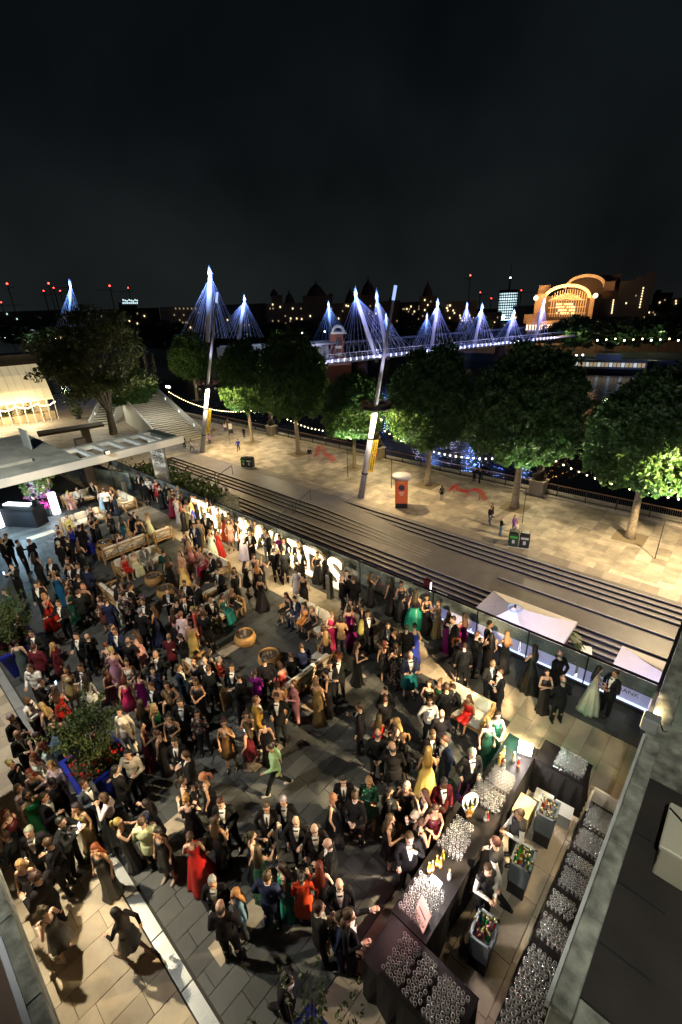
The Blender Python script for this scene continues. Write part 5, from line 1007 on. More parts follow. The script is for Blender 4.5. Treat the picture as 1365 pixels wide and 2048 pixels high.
for i, (x, y, me, lb) in enumerate(allg):
    if i % 4 == 0 and i < 840:
        o = link(me.name.split('.')[0], me, None, (x, y, .951), rn.random(), (.8,)*3); tag(o, lb, 'glass', lb.split(' in the ')[-1] if ' in the ' in lb else 'glasses on the bar counter')
    else:
        n = len(mb1.v); mb1.v += [(v.co.x*.8+x, v.co.y*.8+y, v.co.z*.8+.951) for v in me.vertices]; mb1.f += [tuple(n+k for k in p.vertices) for p in me.polygons]; mb1.m += [p.material_index for p in me.polygons]
o = struct(mb1.build('bar_glasses', [M_gl, MATS['painted_rim_glint']], smooth=True), 'stuff'); tag(o, 'remaining empty glasses crowded on the bar tables', 'glasses')
# bottles, crates
def bottle_mesh(nm, c, al=1): g = MB(); g.lathe([(.03, 0), (.035, .01), (.035, .15), (.014, .21), (.013, .27), (.016, .275)], k=8); g.cur = 1; g.lathe([(.0355, .05), (.0358, .051), (.0358, .12), (.0355, .121)], k=8, cap=False); g.cur = 2; g.lathe([(.017, .25), (.018, .278), (.002, .28)], k=8); return g.mesh('bottle', [mat('bottle_'+nm, tuple(q*.7 for q in c), .1, alpha=al), mat('bottle_label_'+nm, (.6*c[0]+.3, .6*c[1]+.28, .6*c[2]+.22), .6), mat('bottle_cap', (.5, .42, .2), .3, .7)], True)
BT = [bottle_mesh(*a) for a in (('green', (.02, .22, .05)), ('red', (.45, .03, .03)), ('blue', (.03, .10, .45)), ('amber', (.5, .22, .03)), ('clear', (.6, .68, .7), .6), ('pink', (.7, .2, .35)), ('yellow', (.75, .6, .06)))]
def crate(px, z, lab, n, pal, rz=0.1, sx=.31, sy=.43):
    p = at(*px, .9); o = thing('bottle_crate', lab, 'crate', (p.x, p.y, 0), rz, 'bottle crates behind the bar'); M_cr = mat('grey_crate', (.15, .18, .20), .5)
    for sgx, sgy in ((1, 0), (-1, 0), (0, 1), (0, -1)):
        mb = MB(); mb.box((sgx*sx/2, sgy*sy/2, .62), (.02 if sgx else sx, .02 if sgy else sy, .5)); mb.build('side', M_cr, o)
        mb = MB(); mb.box((sgx*sx/2, sgy*sy/2, .88), (.045 if sgx else sx+.04, .045 if sgy else sy+.04, .03)); mb.build('rim', M_cr, o)
    mb = MB(); mb.box((0, 0, .18), (sx*.95, sy*.95, .36)); mb.build('stand', M_black, o); mb = MB(); mb.box((0, 0, .66), (sx-.03, sy-.03, .02)); mb.build('ice_bed', mat('ice', (.5, .56, .6), .3), o)
    for i in range(n):
        x, y = rn.uniform(-sx*.4, sx*.4), rn.uniform(-sy*.42, sy*.42); c, s = math.cos(rz), math.sin(rz)
        b_ = link('bottle', BT[rn.choice(pal)], None, (p.x+x*c-y*s, p.y+x*s+y*c, .68)); b_.rotation_euler = (rn.uniform(-.25, .25), rn.uniform(-.25, .25), 0); tag(b_, 'bottle standing in ice in the '+lab.replace(' of bottles', '').split(' with ')[0], 'bottle', 'bottles in the '+lab.split(' with ')[0])
crate((1098, 1615), 0, 'grey crate of bottles with mostly clear glass behind the bar', 22, (4, 4, 0, 4, 1)); crate((1048, 1712), 0, 'coloured drinks crate of bottles with many colours beside the bartender', 26, (0, 1, 2, 3, 5, 6, 0)); crate((970, 1855), 0, 'nearest drinks crate of bottles with blue caps', 24, (0, 2, 2, 5, 4, 0, 1)); 
o = thing('wine_box', 'yellowish open box of bags behind the bar counter', 'box', (-1.62, 6.75, 0)); mb = MB(); mb.b2((-.16, -.24, .3), (.16, .24, .72)); mb.build('box', mat('ply_box', (.42, .34, .16), .7), o); mb = MB(); mb.b2((-.14, -.22, 0), (.14, .22, .3)); mb.build('stand', M_black, o)
for i, y in enumerate((7.3, 7.3)):
    o = thing('white_crate', ['pale plastic crate under the far short bar table, left', 'pale plastic crate under the far short bar table, right'][i], 'crate', (-1.45+i*.4, 7.45, 0), .1, 'pale crates by the far bar'); mb = MB(); mb.b2((-.17, -.14, .0), (.17, .14, .34)); bevel(mb.build('body', mat('pale_crate', (.42, .44, .42), .6), o).data, .02); mb = MB(); mb.b2((-.18, -.15, .34), (.18, .15, .37)); mb.build('lid', MATS['pale_crate'], o)
o = thing('glass_rack', 'white open rack at far end of the wing table', 'rack', (-.41, 7.55, .951)); M_rk = mat('rack_white', (.5, .47, .42), .6)
for a, b_ in (((-.24, -.02, 0), (.24, .02, .36)), ((-.26, -.3, 0), (-.22, -.021, .3)), ((.22, -.3, 0), (.26, -.021, .3))): mb = MB(); mb.b2(a, b_); mb.build('side', M_rk, o)
for i in range(20):
    x, y = rn.uniform(-2.4, -1.95), rn.choice((rn.uniform(7.05, 7.45), rn.uniform(4.35, 4.8), rn.uniform(5.6, 6.0))); b_ = link('bottle', BT[rn.choice((3, 3, 4, 0, 2, 6, 1))], None, (x, y, .951)); tag(b_, 'spirit bottle standing on the long bar counter', 'bottle', 'bottles on the bar counter')
pb = at(632+0, 0, 1) if False else V((-2.62+.25, 5.85, 0)); o = thing('ice_bucket', 'white oval ice bucket with bottle necks on the bar counter', 'ice bucket', (-2.36, 5.85, .951)); mb = MB(); mb.rings([[(rx*math.cos(6.283*j/16)*.62, rx*math.sin(6.283*j/16), z) for j in range(16)] for rx, z in ((.15, 0), (.2, .2), (.215, .2), (.21, .17), (.14, .05))]); mb.build('bowl', M_white, o, smooth=True)
for i in range(3): mb = MB(); mb.tube((.03*i-.03, -.08+.08*i, .05), (.06*i-.05, -.12+.1*i, .27), .028, .014); mb.build('bottle_neck', mat('bottle_black', (.01, .012, .01), .2), o)
# lights and board on the bar
p = at(1052, 1492, 1.2); o = thing('light_cube', 'blazing white light box at the far bar corner', 'lamp', (p.x, p.y, .951), .3); mb = MB(); mb.b2((-.14, -.02, .02), (.14, .02, .34)); mb.build('lit_panel', mat('white_light_panel', (1, .98, .95), emit=10, ecol=(1, .98, .94)), o); mb = MB(); mb.b2((-.15, -.06, 0), (.15, .06, .02)); mb.build('foot', M_black, o)
lamp('bar_light_glow', 'POINT', (p.x-.05, p.y-.22, 1.32), 110, (1, .90, .84), size=.08); lamp('bar_green_glow', 'POINT', (p.x-.35, p.y+.25, 1.25), 26, (.1, 1, .45), size=.08)
o = thing('led_tray', 'glowing light tray among glasses at near end of bar', 'lamp', (-2.18, 4.32, .951)); mb = MB(); mb.b2((-.12, -.06, .0), (.12, .06, .015)); mb.build('tray', M_black, o); mb = MB(); mb.b2((-.1, -.05, .016), (.1, .05, .03)); mb.build('lit_panel', mat('pink_light_panel', (1, .85, .8), emit=18, ecol=(1, .84, .78)), o)
lamp('bar_light_glow', 'POINT', (-2.15, 4.15, 1.40), 95, (1, .86, .78), size=.06); lamp('bar_pink_glow', 'POINT', (-2.3, 3.4, 1.45), 16, (1, .45, .45), size=.06)
p = at(838, 1832, 1.15); o = thing('menu_board', 'pale pink menu board propped on the near bar table', 'sign', (p.x, p.y, .951), -.5); mb = MB(); mb.hexa([(-.15, 0, 0), (.15, 0, 0), (.15, .02, 0), (-.15, .02, 0), (-.15, .12, .4), (.15, .12, .4), (.15, .14, .4), (-.15, .14, .4)]); mb.build('board', mat('pink_card', (.80, .62, .58), .7), o); mb = MB(); mb.b2((-.1, .1, 0), (.1, .14, .1)); mb.build('easel', M_black, o)
mb = MB(); mb.hexa([(-.1, .056, .22), (.1, .056, .22), (.1, .058, .22), (-.1, .058, .22), (-.1, .063, .245), (.1, .063, .245), (.1, .065, .245), (-.1, .065, .245)]); mb.build('print_line', MATS['black_print'], o)
# ================================================================== PEOPLE
M_skin = mat('skin', (.5, .3, .2), .5, objcol=True, var=.05, vscale=14, spec=.35); M_hair = mat('hair', (.1, .1, .1), .45, objcol=True, var=.3, vscale=60, bump=.5, bscale=90)
M_suit = mat('suit_cloth', (.02, .02, .02), .85, spec=.25, objcol=True, var=.12, vscale=30, bump=.12, bscale=25); M_satin = mat('satin_cloth', (.3, .1, .1), .42, objcol=True, var=.12, vscale=6, bump=.35, bscale=9)
M_shirt = mat('white_shirt', (.80, .80, .78), .7); M_eye = mat('eye', (.02, .015, .012), .2); M_lip = mat('lips', (.38, .10, .09), .5); M_shoe = mat('shoe', (.02, .02, .02), .3, objcol=True); M_bow = mat('black_satin', (.008, .008, .01), .35)
PAT = {'fl': pattern_mat('dark_floral_print', [(.012, .012, .015)]*5+[(.35, .05, .12), (.45, .38, .30), (.06, .12, .05)], 26), 'fb': pattern_mat('blue_floral_print', [(.015, .03, .22), (.02, .05, .30), (.45, .03, .06), (.30, .05, .30), (.02, .12, .22), (.5, .16, .04)], 22),
       'pt': pattern_mat('black_white_print', [(.70, .68, .62), (.70, .68, .62), (.02, .02, .02)], 13), 'sq': pattern_mat('black_sequin', [(.015, .015, .018), (.03, .03, .03), (.12, .12, .12)], 70, glit=True), 'sg': pattern_mat('green_sequin', [(.01, .08, .05), (.02, .18, .11), (.12, .32, .2)], 70, glit=True), 'sr': pattern_mat('red_sequin', [(.35, .012, .012), (.55, .03, .02), (.6, .12, .05)], 60, glit=True), 'gs': pattern_mat('gold_sequin', [(.42, .28, .10), (.55, .40, .18), (.3, .2, .07)], 70, glit=True)}
COLS = {'bk': (.0065, .0065, .008), 'nv': (.012, .02, .055), 'ro': (.02, .035, .42), 'lb': (.22, .34, .5), 'tl': (.01, .13, .14), 'bt': (.01, .10, .26), 'gr': (.012, .28, .08), 'em': (.01, .26, .16), 'dg': (.012, .06, .035), 'rd': (.45, .015, .012), 'cr': (.42, .012, .05), 'or': (.62, .07, .02), 'ot': (.7, .2, .02), 'co': (.72, .13, .09), 'pk': (.62, .30, .32), 'hp': (.60, .03, .14), 'mg': (.34, .01, .22), 'pu': (.30, .02, .40), 'li': (.36, .22, .34), 'ma': (.10, .008, .015), 'br': (.13, .055, .025), 'cp': (.42, .16, .06), 'go': (.36, .25, .10), 'be': (.48, .36, .22), 'cm': (.68, .58, .42), 'wh': (.75, .73, .68), 'ye': (.75, .52, .16), 'yl': (.72, .60, .12), 'mi': (.30, .52, .34), 'gy': (.20, .19, .20), 'sl': (.06, .075, .10), 'mu': (.42, .22, .04), 'dn': (.10, .17, .28), 'vi': (.16, .05, .30), 'kt': (.01, .13, .16)}
CN = {'bk': 'black', 'nv': 'navy', 'ro': 'royal blue', 'lb': 'pale blue', 'tl': 'teal', 'bt': 'peacock blue', 'gr': 'bright green', 'em': 'emerald', 'dg': 'dark green', 'rd': 'red', 'cr': 'crimson', 'or': 'orange red', 'ot': 'orange', 'co': 'coral', 'pk': 'pink', 'hp': 'hot pink', 'mg': 'magenta', 'pu': 'purple', 'li': 'dusty lilac', 'ma': 'maroon', 'br': 'brown', 'cp': 'copper', 'go': 'gold', 'be': 'beige', 'cm': 'cream', 'wh': 'white', 'ye': 'pale yellow', 'yl': 'yellow', 'mi': 'mint green', 'gy': 'grey', 'sl': 'slate blue', 'mu': 'mustard', 'dn': 'denim blue', 'vi': 'violet', 'kt': 'teal', 'fl': 'dark floral', 'fb': 'blue and pink floral', 'pt': 'black and white print', 'sq': 'black sequin', 'sg': 'green sequin', 'sr': 'red sequin', 'gs': 'gold sequin'}
HC = {'k': (.012, .009, .008), 'n': (.055, .028, .014), 'y': (.36, .22, .09), 'g': (.30, .29, .27), 'r': (.16, .035, .012), '0': (.1, .09, .08)}
HN = {'k': 'black-haired', 'n': 'brown-haired', 'y': 'blonde', 'g': 'grey-haired', 'r': 'red-haired', '0': 'bald'}
SK = [(.58, .35, .24), (.64, .41, .30), (.52, .31, .20), (.66, .43, .33), (.44, .25, .15)]
ARMS = {  # (elbow, wrist) for right (+x) and left
    'g': (((.26, .03, 1.14), (.13, .27, 1.22)), ((-.25, -.02, 1.13), (-.24, .08, .89))), 'f': (((.26, .02, 1.13), (.07, .27, 1.10)), ((-.26, .02, 1.13), (-.07, .27, 1.12))),
    'p': (((.31, -.03, 1.14), (.23, .07, .94)), ((-.26, .03, 1.13), (-.12, .26, 1.18))), 'b': (((.28, -.09, 1.13), (.07, -.17, .97)), ((-.28, -.09, 1.13), (-.07, -.17, .96))),
    'c': (((.24, .09, 1.13), (-.10, .20, 1.14)), ((-.24, .09, 1.13), (.10, .21, 1.18))), 'd': (((.25, -.02, 1.12), (.25, .06, .88)), ((-.25, -.02, 1.12), (-.25, .07, .88))),
    'h': (((.23, .18, 1.25), (.07, .40, 1.48)), ((-.23, .18, 1.25), (-.06, .40, 1.47))), 'x': (((.25, .10, 1.14), (.2, .30, 1.05)), ((-.26, -.14, 1.14), (-.24, -.16, .9))),
    'e': (((.25, .12, 1.19), (.07, .19, 1.47)), ((-.25, -.02, 1.13), (-.22, .10, .90))), 'i': (((.27, .10, 1.16), (.33, .33, 1.24)), ((-.26, .02, 1.13), (-.10, .26, 1.12))),
    'S': (((.26, .05, 1.12), (.10, .30, 1.02)), ((-.26, .05, 1.12), (-.09, .30, 1.02)))}
SEATZ = -.44
def skeleton(pose, fem):
    sh = .155 if fem else .185; A = ARMS[pose]; k = .93 if fem else 1.0
    R_, L_ = [(V((a.x*k, a.y, a.z))) for a in map(V, A[0])], [(V((a.x*k, a.y, a.z))) for a in map(V, A[1])]
    if pose == 'S': legs = [((.09, .0, .95), (.13, .44, .95), (.14, .40, .52)), ((-.09, 0, .95), (-.12, .44, .95), (-.11, .47, .52))]
    elif pose == 'x': legs = [((.09, 0, .92), (.10, .18, .52), (.10, .30, .09)), ((-.09, 0, .92), (-.09, .02, .5), (-.09, -.36, .16))]
    else: legs = [((.09, 0, .92), (.105, .03, .5), (.13, -.01, .08)), ((-.09, 0, .92), (-.10, .02, .5), (-.12, .03, .08))]
    return sh, R_, L_, legs
def add_torso(mb, fem, ex=0):
    if fem:
        mb.ell((0, -.01, .95), (.165+ex, .125+ex, .14+ex)); mb.ell((0, 0, 1.10), (.12+ex, .095+ex, .16+ex)); mb.ell((0, 0, 1.28), (.145+ex, .105+ex, .17+ex)); mb.ell((.065, .075, 1.28), .062+ex*.8); mb.ell((-.065, .075, 1.28), .062+ex*.8)
        mb.cap((-.14, -.005, 1.41), (.14, -.005, 1.41), .048+ex)
    else:
        mb.ell((0, 0, .95), (.16+ex, .115+ex, .14+ex)); mb.ell((0, .01, 1.10), (.15+ex, .115+ex, .18+ex)); mb.ell((0, 0, 1.29), (.178+ex, .12+ex, .19+ex)); mb.cap((-.165, -.005, 1.43), (.165, -.005, 1.43), .058+ex)
def hand(mb, elbow, wrist, pose, fem):
    d = (wrist-elbow).normalized(); s = d.cross(V((0, 0, 1)));  s = s.normalized() if s.length > .2 else V((1, 0, 0)); n_ = s.cross(d); k = .88 if fem else 1
    c = wrist+d*.045*k; R_ = []
    for q, w, t_ in ((-.02, .026, .022), (.02, .036, .02), (.06, .042, .017), (.085, .040, .014)):
        o_ = wrist+d*q*k; R_.append([o_+(s*math.cos(a)*w+n_*math.sin(a)*t_)*k for a in [6.283*j/8 for j in range(8)]])
    mb.rings(R_); curl = -.55 if pose in 'gpfhS' else -.25
    for i, (o_, l) in enumerate(((-.030, .062), (-.010, .074), (.010, .070), (.028, .055))):
        b0 = wrist+d*.082*k+s*o_*k; b1 = b0+(d*math.cos(curl*.6)+n_*math.sin(curl*.6))*l*.5*k; b2 = b1+(d*math.cos(curl*1.9)+n_*math.sin(curl*1.9))*l*.5*k; mb.path([b0, b1, b2], [.0095*k, .009*k, .007*k], 5)
    b0 = wrist+d*.025*k-s*.036*k; b1 = b0+(d*.7-s*.6+n_*curl*.5)*.035*k; mb.path([b0, b1, b1+(d*.9-s*.1+n_*curl)*.03*k], [.011*k, .010*k, .008*k], 5)
    return wrist+d*.095*k+n_*-.02
def finish(me, pose, bend):     # sit / lean transform
    if bend or pose == 'S':
        c, s = math.cos(bend), math.sin(bend)
        for v in me.vertices:
            if bend and v.co.z > .95:
                w = min(1, (v.co.z-.95)/.12); y, z = v.co.y, v.co.z-.95; cc, ss = math.cos(bend*w), math.sin(bend*w); v.co.y = y*cc+z*ss; v.co.z = .95+z*cc-y*ss
            if pose == 'S': v.co.z += SEATZ
    return me
HANDS = {}; BODY = {}; GARM = {}
BEND = {'S': .14, 'x': .08}
def body(fem, pose):
    key = (fem, pose)
    if key in BODY: return BODY[key]
    sh, Ra, La, legs = skeleton(pose, fem); mb = MB(); add_torso(mb, fem, 0)
    mb.cap((0, -.005, 1.42), (0, .025, 1.58), .046 if fem else .056)
    hy = .035; mb.ell((0, hy-.005, 1.675), (.073, .092, .112)); mb.ell((0, hy+.035, 1.625), (.055, .058, .07)); mb.ell((0, hy+.05, 1.595), (.035, .038, .03)); mb.cap((0, hy+.085, 1.67), (0, hy+.105, 1.638), .009, .014)
    for s in (-1, 1): mb.ell((s*.073, hy-.01, 1.655), (.012, .022, .034)); mb.ell((s*.03, hy+.075, 1.69), (.022, .012, .01))
    for s, (el, wr) in ((1, Ra), (-1, La)):
        p0 = V((s*sh, 0, 1.405)); k = .82 if fem else 1; mb.cap(p0, el, .05*k, .040*k); mb.cap(el, wr, .041*k, .027*k)
    for h_, kn, an in legs: k = .96 if fem else 1; mb.cap(h_, kn, .088*k, .058*k); mb.cap(kn, an, .056*k, .036*k); mb.ell(V(kn).lerp(V(an), .3)+V((0, -.02, 0)), (.05*k, .055*k, .1)); mb.cap(V(an)+V((0, -.04, -.03)), V(an)+V((.0, .12, -.045)), .035, .03)
    me = remesh(mb, [M_skin, M_lip, M_eye], .0165, 'person', 1)
    for p in me.polygons:
        c = p.center
        if c.y > hy+.075 and abs(c.x) < .026 and 1.598 < c.z < 1.614: p.material_index = 1
    ex = MB(); ex.cur = 2
    for s in (-1, 1): ex.ell((s*.031, hy+.083, 1.674), (.013, .008, .007), 8, 5); ex.box((s*.031, hy+.087, 1.694), (.034, .008, .006))
    ex.cur = 0; hp = [hand(ex, Ra[0], Ra[1], pose, fem), hand(ex, La[0], La[1], pose, fem)]
    bm = bmesh.new(); bm.from_mesh(me); em = ex.mesh('x', [M_skin, M_lip, M_eye], True); bm.from_mesh(em); bm.to_mesh(me); bm.free()
    me.polygons.foreach_set('use_smooth', [True]*len(me.polygons)); finish(me, pose, BEND.get(pose, 0))
    tmp = bpy.data.meshes.new('t'); tmp.from_pydata([tuple(h) for h in hp], [], []); finish(tmp, pose, BEND.get(pose, 0)); HANDS[key] = [v.co.copy() for v in tmp.vertices]
    BODY[key] = me; return me
def sleeves(mb, sh, Ra, La, ex, k, frac=1.0):
    for s, (el, wr) in ((1, Ra), (-1, La)):
        mb.cap(V((s*sh, 0, 1.41)), el, .053*k+ex, .042*k+ex)
        if frac > .5: mb.cap(el, el.lerp(wr, .93), .043*k+ex, .031*k+ex)
def garment(kind, pose, fem):
    key = (kind, pose if kind not in ('gownA', 'gownC', 'knee') or pose == 'S' else '-', fem)
    if key in GARM: return GARM[key]
    sh, Ra, La, legs = skeleton(pose, fem); mb = MB(); bd = BEND.get(pose, 0); me = None; k = .85 if fem else 1
    if kind in ('jacket', 'blouse', 'shirt', 'bolero'):
        add_torso(mb, fem, .014 if kind == 'jacket' else .010); sleeves(mb, sh, Ra, La, .009 if kind == 'jacket' else .007, k)
        if kind == 'jacket' and pose != 'S': mb.rings([[(rx*math.cos(a), ry*math.sin(a), z) for a in [6.283*j/16 for j in range(16)]] for rx, ry, z in ((.19, .145, .74), (.188, .143, .86), (.175, .13, 1.0))])
        me = remesh(mb, M_suit if kind == 'jacket' else M_suit, .02, kind, 2)
    elif kind == 'waistcoat':
        add_torso(mb, fem, .022); me = remesh(mb, M_suit, .022, kind, 2)
    elif kind == 'trousers':
        mb.ell((0, -.005, .93), (.172, .132, .13))
        for h_, kn, an in legs: mb.cap(V(h_)+V((0, 0, .0)), kn, .100, .076); mb.cap(kn, V(an)+V((0, 0, .0)), .074, .058)
        me = remesh(mb, M_suit, .022, kind, 2)
    elif kind in ('shoe0', 'shoe1'):
        for h_, kn, an in legs[int(kind[-1]):int(kind[-1])+1]:
            a = V(an); mb.rings([[a+V((w*math.cos(t_)+0, y+.0, z+hh*math.sin(t_))) for t_ in [6.283*j/10 for j in range(10)]] for y, w, z, hh in ((-.085, .028, -.04, .035), (-.05, .042, -.035, .045), (.03, .046, -.04, .042), (.12, .046, -.05, .03), (.17, .03, -.055, .022), (.185, .01, -.06, .01))])
        me = mb.mesh('shoe', M_shoe, True)
    elif kind in ('gownA', 'gownC', 'knee', 'bodice', 'kilt', 'skirt'):
        prof = [(1.375, .138, .085, .012), (1.34, .15, .115, .015), (1.28, .155, .138, .02), (1.2, .14, .115, .01), (1.1, .126, .104, 0), (1.02, .148, .122, -.005)]
        if kind == 'gownA': prof += [(.92, .19, .165, -.01), (.7, .225, .21, -.01), (.4, .28, .28, -.01), (.12, .33, .335, -.02), (.015, .345, .36, -.03)]
        elif kind == 'gownC': prof += [(.92, .182, .15, -.01), (.78, .182, .15, -.01), (.5, .165, .15, 0), (.2, .20, .19, 0), (.015, .25, .25, -.01)]
        elif kind == 'knee': prof += [(.92, .182, .15, -.01), (.75, .20, .17, 0), (.52, .24, .21, 0)]
        elif kind == 'bodice': prof += [(.9, .186, .152, -.005), (.86, .19, .155, -.005)]
        elif kind == 'kilt': prof = [(1.03, .17, .135, 0), (.92, .195, .155, 0), (.7, .225, .185, 0), (.46, .25, .21, 0)]
        elif kind == 'skirt': prof = [(1.06, .132, .108, 0), (.98, .17, .14, -.005), (.8, .27, .26, -.01), (.45, .34, .34, -.01), (.015, .39, .39, -.01)]
        n = 44; R_ = []
        for (z, rx, ry, yo) in prof:
            f = 0 if z > .95 else min(1, (.95-z)/.6); amp = {'gownA': .12, 'gownC': .075, 'knee': .10, 'kilt': .08, 'skirt': .13}.get(kind, 0)*f
            R_.append([(rx*(1+amp*math.sin(8*a+1.7*math.sin(2*a)+.6*math.sin(3*a+z*3)))*math.cos(a), ry*(1+amp*math.sin(8*a+1.7*math.sin(2*a)+.6*math.sin(3*a+z*3)))*math.sin(a)+yo, z) for a in [6.2832*j/n for j in range(n)]])
        if pose == 'S' and kind in ('gownA', 'gownC', 'knee', 'skirt'):
            R_ = R_[:6] if kind != 'skirt' else R_[:2]; mb.rings(list(reversed(R_))); me0 = mb; mb2 = MB(); add_torso(mb2, True, .016); mb2.v = [v for v in mb2.v]; mb3 = MB()
            mb3.ell((0, -.005, .97), (.185, .15, .13)); w = .1 if kind == 'knee' else .13
            for s in (-1, 1): mb3.cap((s*.075, .0, .965), (s*.10, .46, .955), .115, .10)
            if kind != 'knee':
                for s in (-1, 1): mb3.cap((s*.10, .46, .95), (s*.12, .50, .54), .105, .14)
                mb3.cap((0, .46, .95), (0, .5, .54), .1, .13)
            mb3.rings(list(reversed(R_)))
            me = remesh(mb3, M_satin, .02, kind, 2)
        else:
            mb.rings(list(reversed(R_)))
            if kind in ('gownA', 'gownC', 'knee', 'bodice'):
                for s in (-1, 1): mb.path([(s*.08, .115, 1.35), (s*.095, .06, 1.455), (s*.09, -.055, 1.44), (s*.075, -.09, 1.34)], .008, 5)
            me = mb.mesh(kind, M_satin, True)
    elif kind in ('vfront', 'tie_front'):
        bv = BVHTree.FromPolygons(*(lambda m: ([v.co.copy() for v in m.vertices], [tuple(p.vertices) for p in m.polygons]))(GARM[('jacket*', pose, fem)])); g_ = []
        for i in range(9):
            z = 1.475-.36*i/8; w = .062*(1-i/8)**.8+.012; row = []
            for j in range(5):
                x = w*(j/2-1); h = bv.ray_cast(V((x, 1, z)), V((0, -1, 0)))[0]; row.append((x, (h.y if h else .12)+.006, z))
            g_.append(row)
        for i in range(8):
            for j in range(4): mb.quad(g_[i][j], g_[i][j+1], g_[i+1][j+1], g_[i+1][j])
        mb.lathe([(.060, 1.455), (.064, 1.50), (.058, 1.50)], (0, .004, 0), 14, False)
        me = mb.mesh('shirt_front', M_shirt)
    elif kind in ('cuff0', 'cuff1'):
        el, wr = (Ra, La)[int(kind[-1])]; mb.tube(el.lerp(wr, .9), el.lerp(wr, .985), .036, .034, 10); me = mb.mesh('cuff', M_shirt)
    elif kind == 'bow':
        y = .135; 
        for s in (-1, 1): mb.hexa([(s*.004, y-.012, 1.472), (s*.05, y-.014, 1.462), (s*.05, y+.008, 1.462), (s*.004, y+.01, 1.472), (s*.004, y-.012, 1.486), (s*.05, y-.014, 1.498), (s*.05, y+.008, 1.498), (s*.004, y+.01, 1.486)])
        mb.box((0, y, 1.479), (.018, .028, .022)); me = mb.mesh('bow_tie', M_bow)
    elif kind == 'tie':
        mb.hexa([(-.028, .150, 1.16), (.028, .150, 1.16), (.028, .156, 1.16), (-.028, .156, 1.16), (-.015, .125, 1.47), (.015, .125, 1.47), (.015, .140, 1.47), (-.015, .140, 1.47)]); me = mb.mesh('neck_tie', M_bow)
    elif kind in ('lapel0', 'lapel1'):
        for s in ((-1,), (1,))[int(kind[-1])]:
            bv = BVHTree.FromPolygons(*(lambda m: ([v.co.copy() for v in m.vertices], [tuple(p.vertices) for p in m.polygons]))(GARM[('jacket*', pose, fem)])); g_ = []
            for i in range(9):
                z = 1.48-.38*i/8; w = .062*(1-i/8)**.8+.012; row = []
                for x in (w, w+.03*(1-i/9)+.012):
                    h = bv.ray_cast(V((s*x, 1, z)), V((0, -1, 0)))[0]; row.append((s*x, (h.y if h else .12)+.008, z))
                g_.append(row)
            for i in range(8): mb.quad(g_[i][0], g_[i][1], g_[i+1][1], g_[i+1][0])
        me = mb.mesh('lapel', M_bow)
    if kind == 'jacket': GARM[('jacket*', pose, fem)] = me.copy()
    if not (kind == 'shoes' and False): finish(me, pose, bd)
    GARM[key] = me; return me
def hair_mesh(style, pose):
    key = ('hair', style, pose)
    if key in GARM: return GARM[key]
    mb = MB(); hy = .03; rn = random.Random(hash(style) % 97 if False else len(style)*7+ord(style[0]))
    def shell(rx, ry, rz, zc, front, low):
        n, m = 18, 9; R_ = []
        for i in range(m+1):
            t_ = (i/m)*1.0; row = []
            for j in range(n):
                a = 6.2832*j/n; fr = max(0, math.sin(a)); lim = low-(low-front)*fr**.6; ph = t_*lim; w = 1+.05*math.sin(a*7+i)+rn.gauss(0, .012); row.append((rx*w*math.sin(ph+.02)*math.cos(a), hy-.012+ry*w*math.sin(ph+.02)*math.sin(a), zc+rz*w*math.cos(ph)))
            R_.append(row)
        mb.rings(list(reversed(R_)))
    if style == 'short': shell(.083, .101, .118, 1.68, 1.0, 1.85)
    elif style == 'curly': shell(.105, .12, .14, 1.69, 1.05, 2.0); [mb.ell((.1*math.cos(i*1.1)*(.6+.4*rn.random()), hy+.1*math.sin(i*1.1)*.9-.02, 1.70+.10*rn.random()), .035, 7, 5) for i in range(26)]
    elif style == 'bald':
        R_ = []
        for z, r in ((1.60, 1.02), (1.65, 1.06), (1.69, 1.05)): R_.append([(.076*r*math.cos(a), hy-.008+.096*r*math.sin(a), z) for a in [PI*.98+i*(PI*1.04)/10 for i in range(11)]])
        for i in range(2):
            for j in range(10): mb.quad(R_[i][j], R_[i][j+1], R_[i+1][j+1], R_[i+1][j])
    elif style == 'bob':
        shell(.090, .106, .122, 1.68, .95, 2.0); mb.rings([[(rx*math.cos(a), hy-.045+ry*math.sin(a), z) for a in [6.283*j/14 for j in range(14)]] for rx, ry, z in ((.07, .05, 1.50), (.100, .075, 1.54), (.102, .078, 1.63), (.08, .06, 1.72))])
    elif style == 'long':
        shell(.090, .106, .122, 1.68, .95, 2.0); mb.rings([[(rx*math.cos(a)*(1+.08*math.sin(5*a+z*20)), yo+ry*math.sin(a), z) for a in [6.283*j/16 for j in range(16)]] for rx, ry, z, yo in ((.03, .015, 1.20, -.125), (.095, .032, 1.26, -.13), (.12, .042, 1.38, -.105), (.105, .055, 1.5, -.06), (.096, .075, 1.6, -.02), (.085, .07, 1.7, -.01))])
    elif style == 'updo': shell(.086, .103, .12, 1.68, .95, 1.9); mb.ell((0, -.085, 1.74), (.05, .045, .05), 10, 7); [mb.ell((.03*math.cos(i), -.09+.02*math.sin(i*2), 1.74+.03*math.sin(i)), .028, 7, 5) for i in range(6)]
    elif style == 'pony': shell(.085, .102, .119, 1.68, .95, 1.9); mb.path([(0, -.07, 1.74), (0, -.13, 1.72), (.01, -.155, 1.6), (0, -.14, 1.42)], [.02, .035, .038, .012], 8)
    me = mb.mesh('hair', M_hair, True); finish(me, pose, BEND.get(pose, 0)); GARM[key] = me; return me
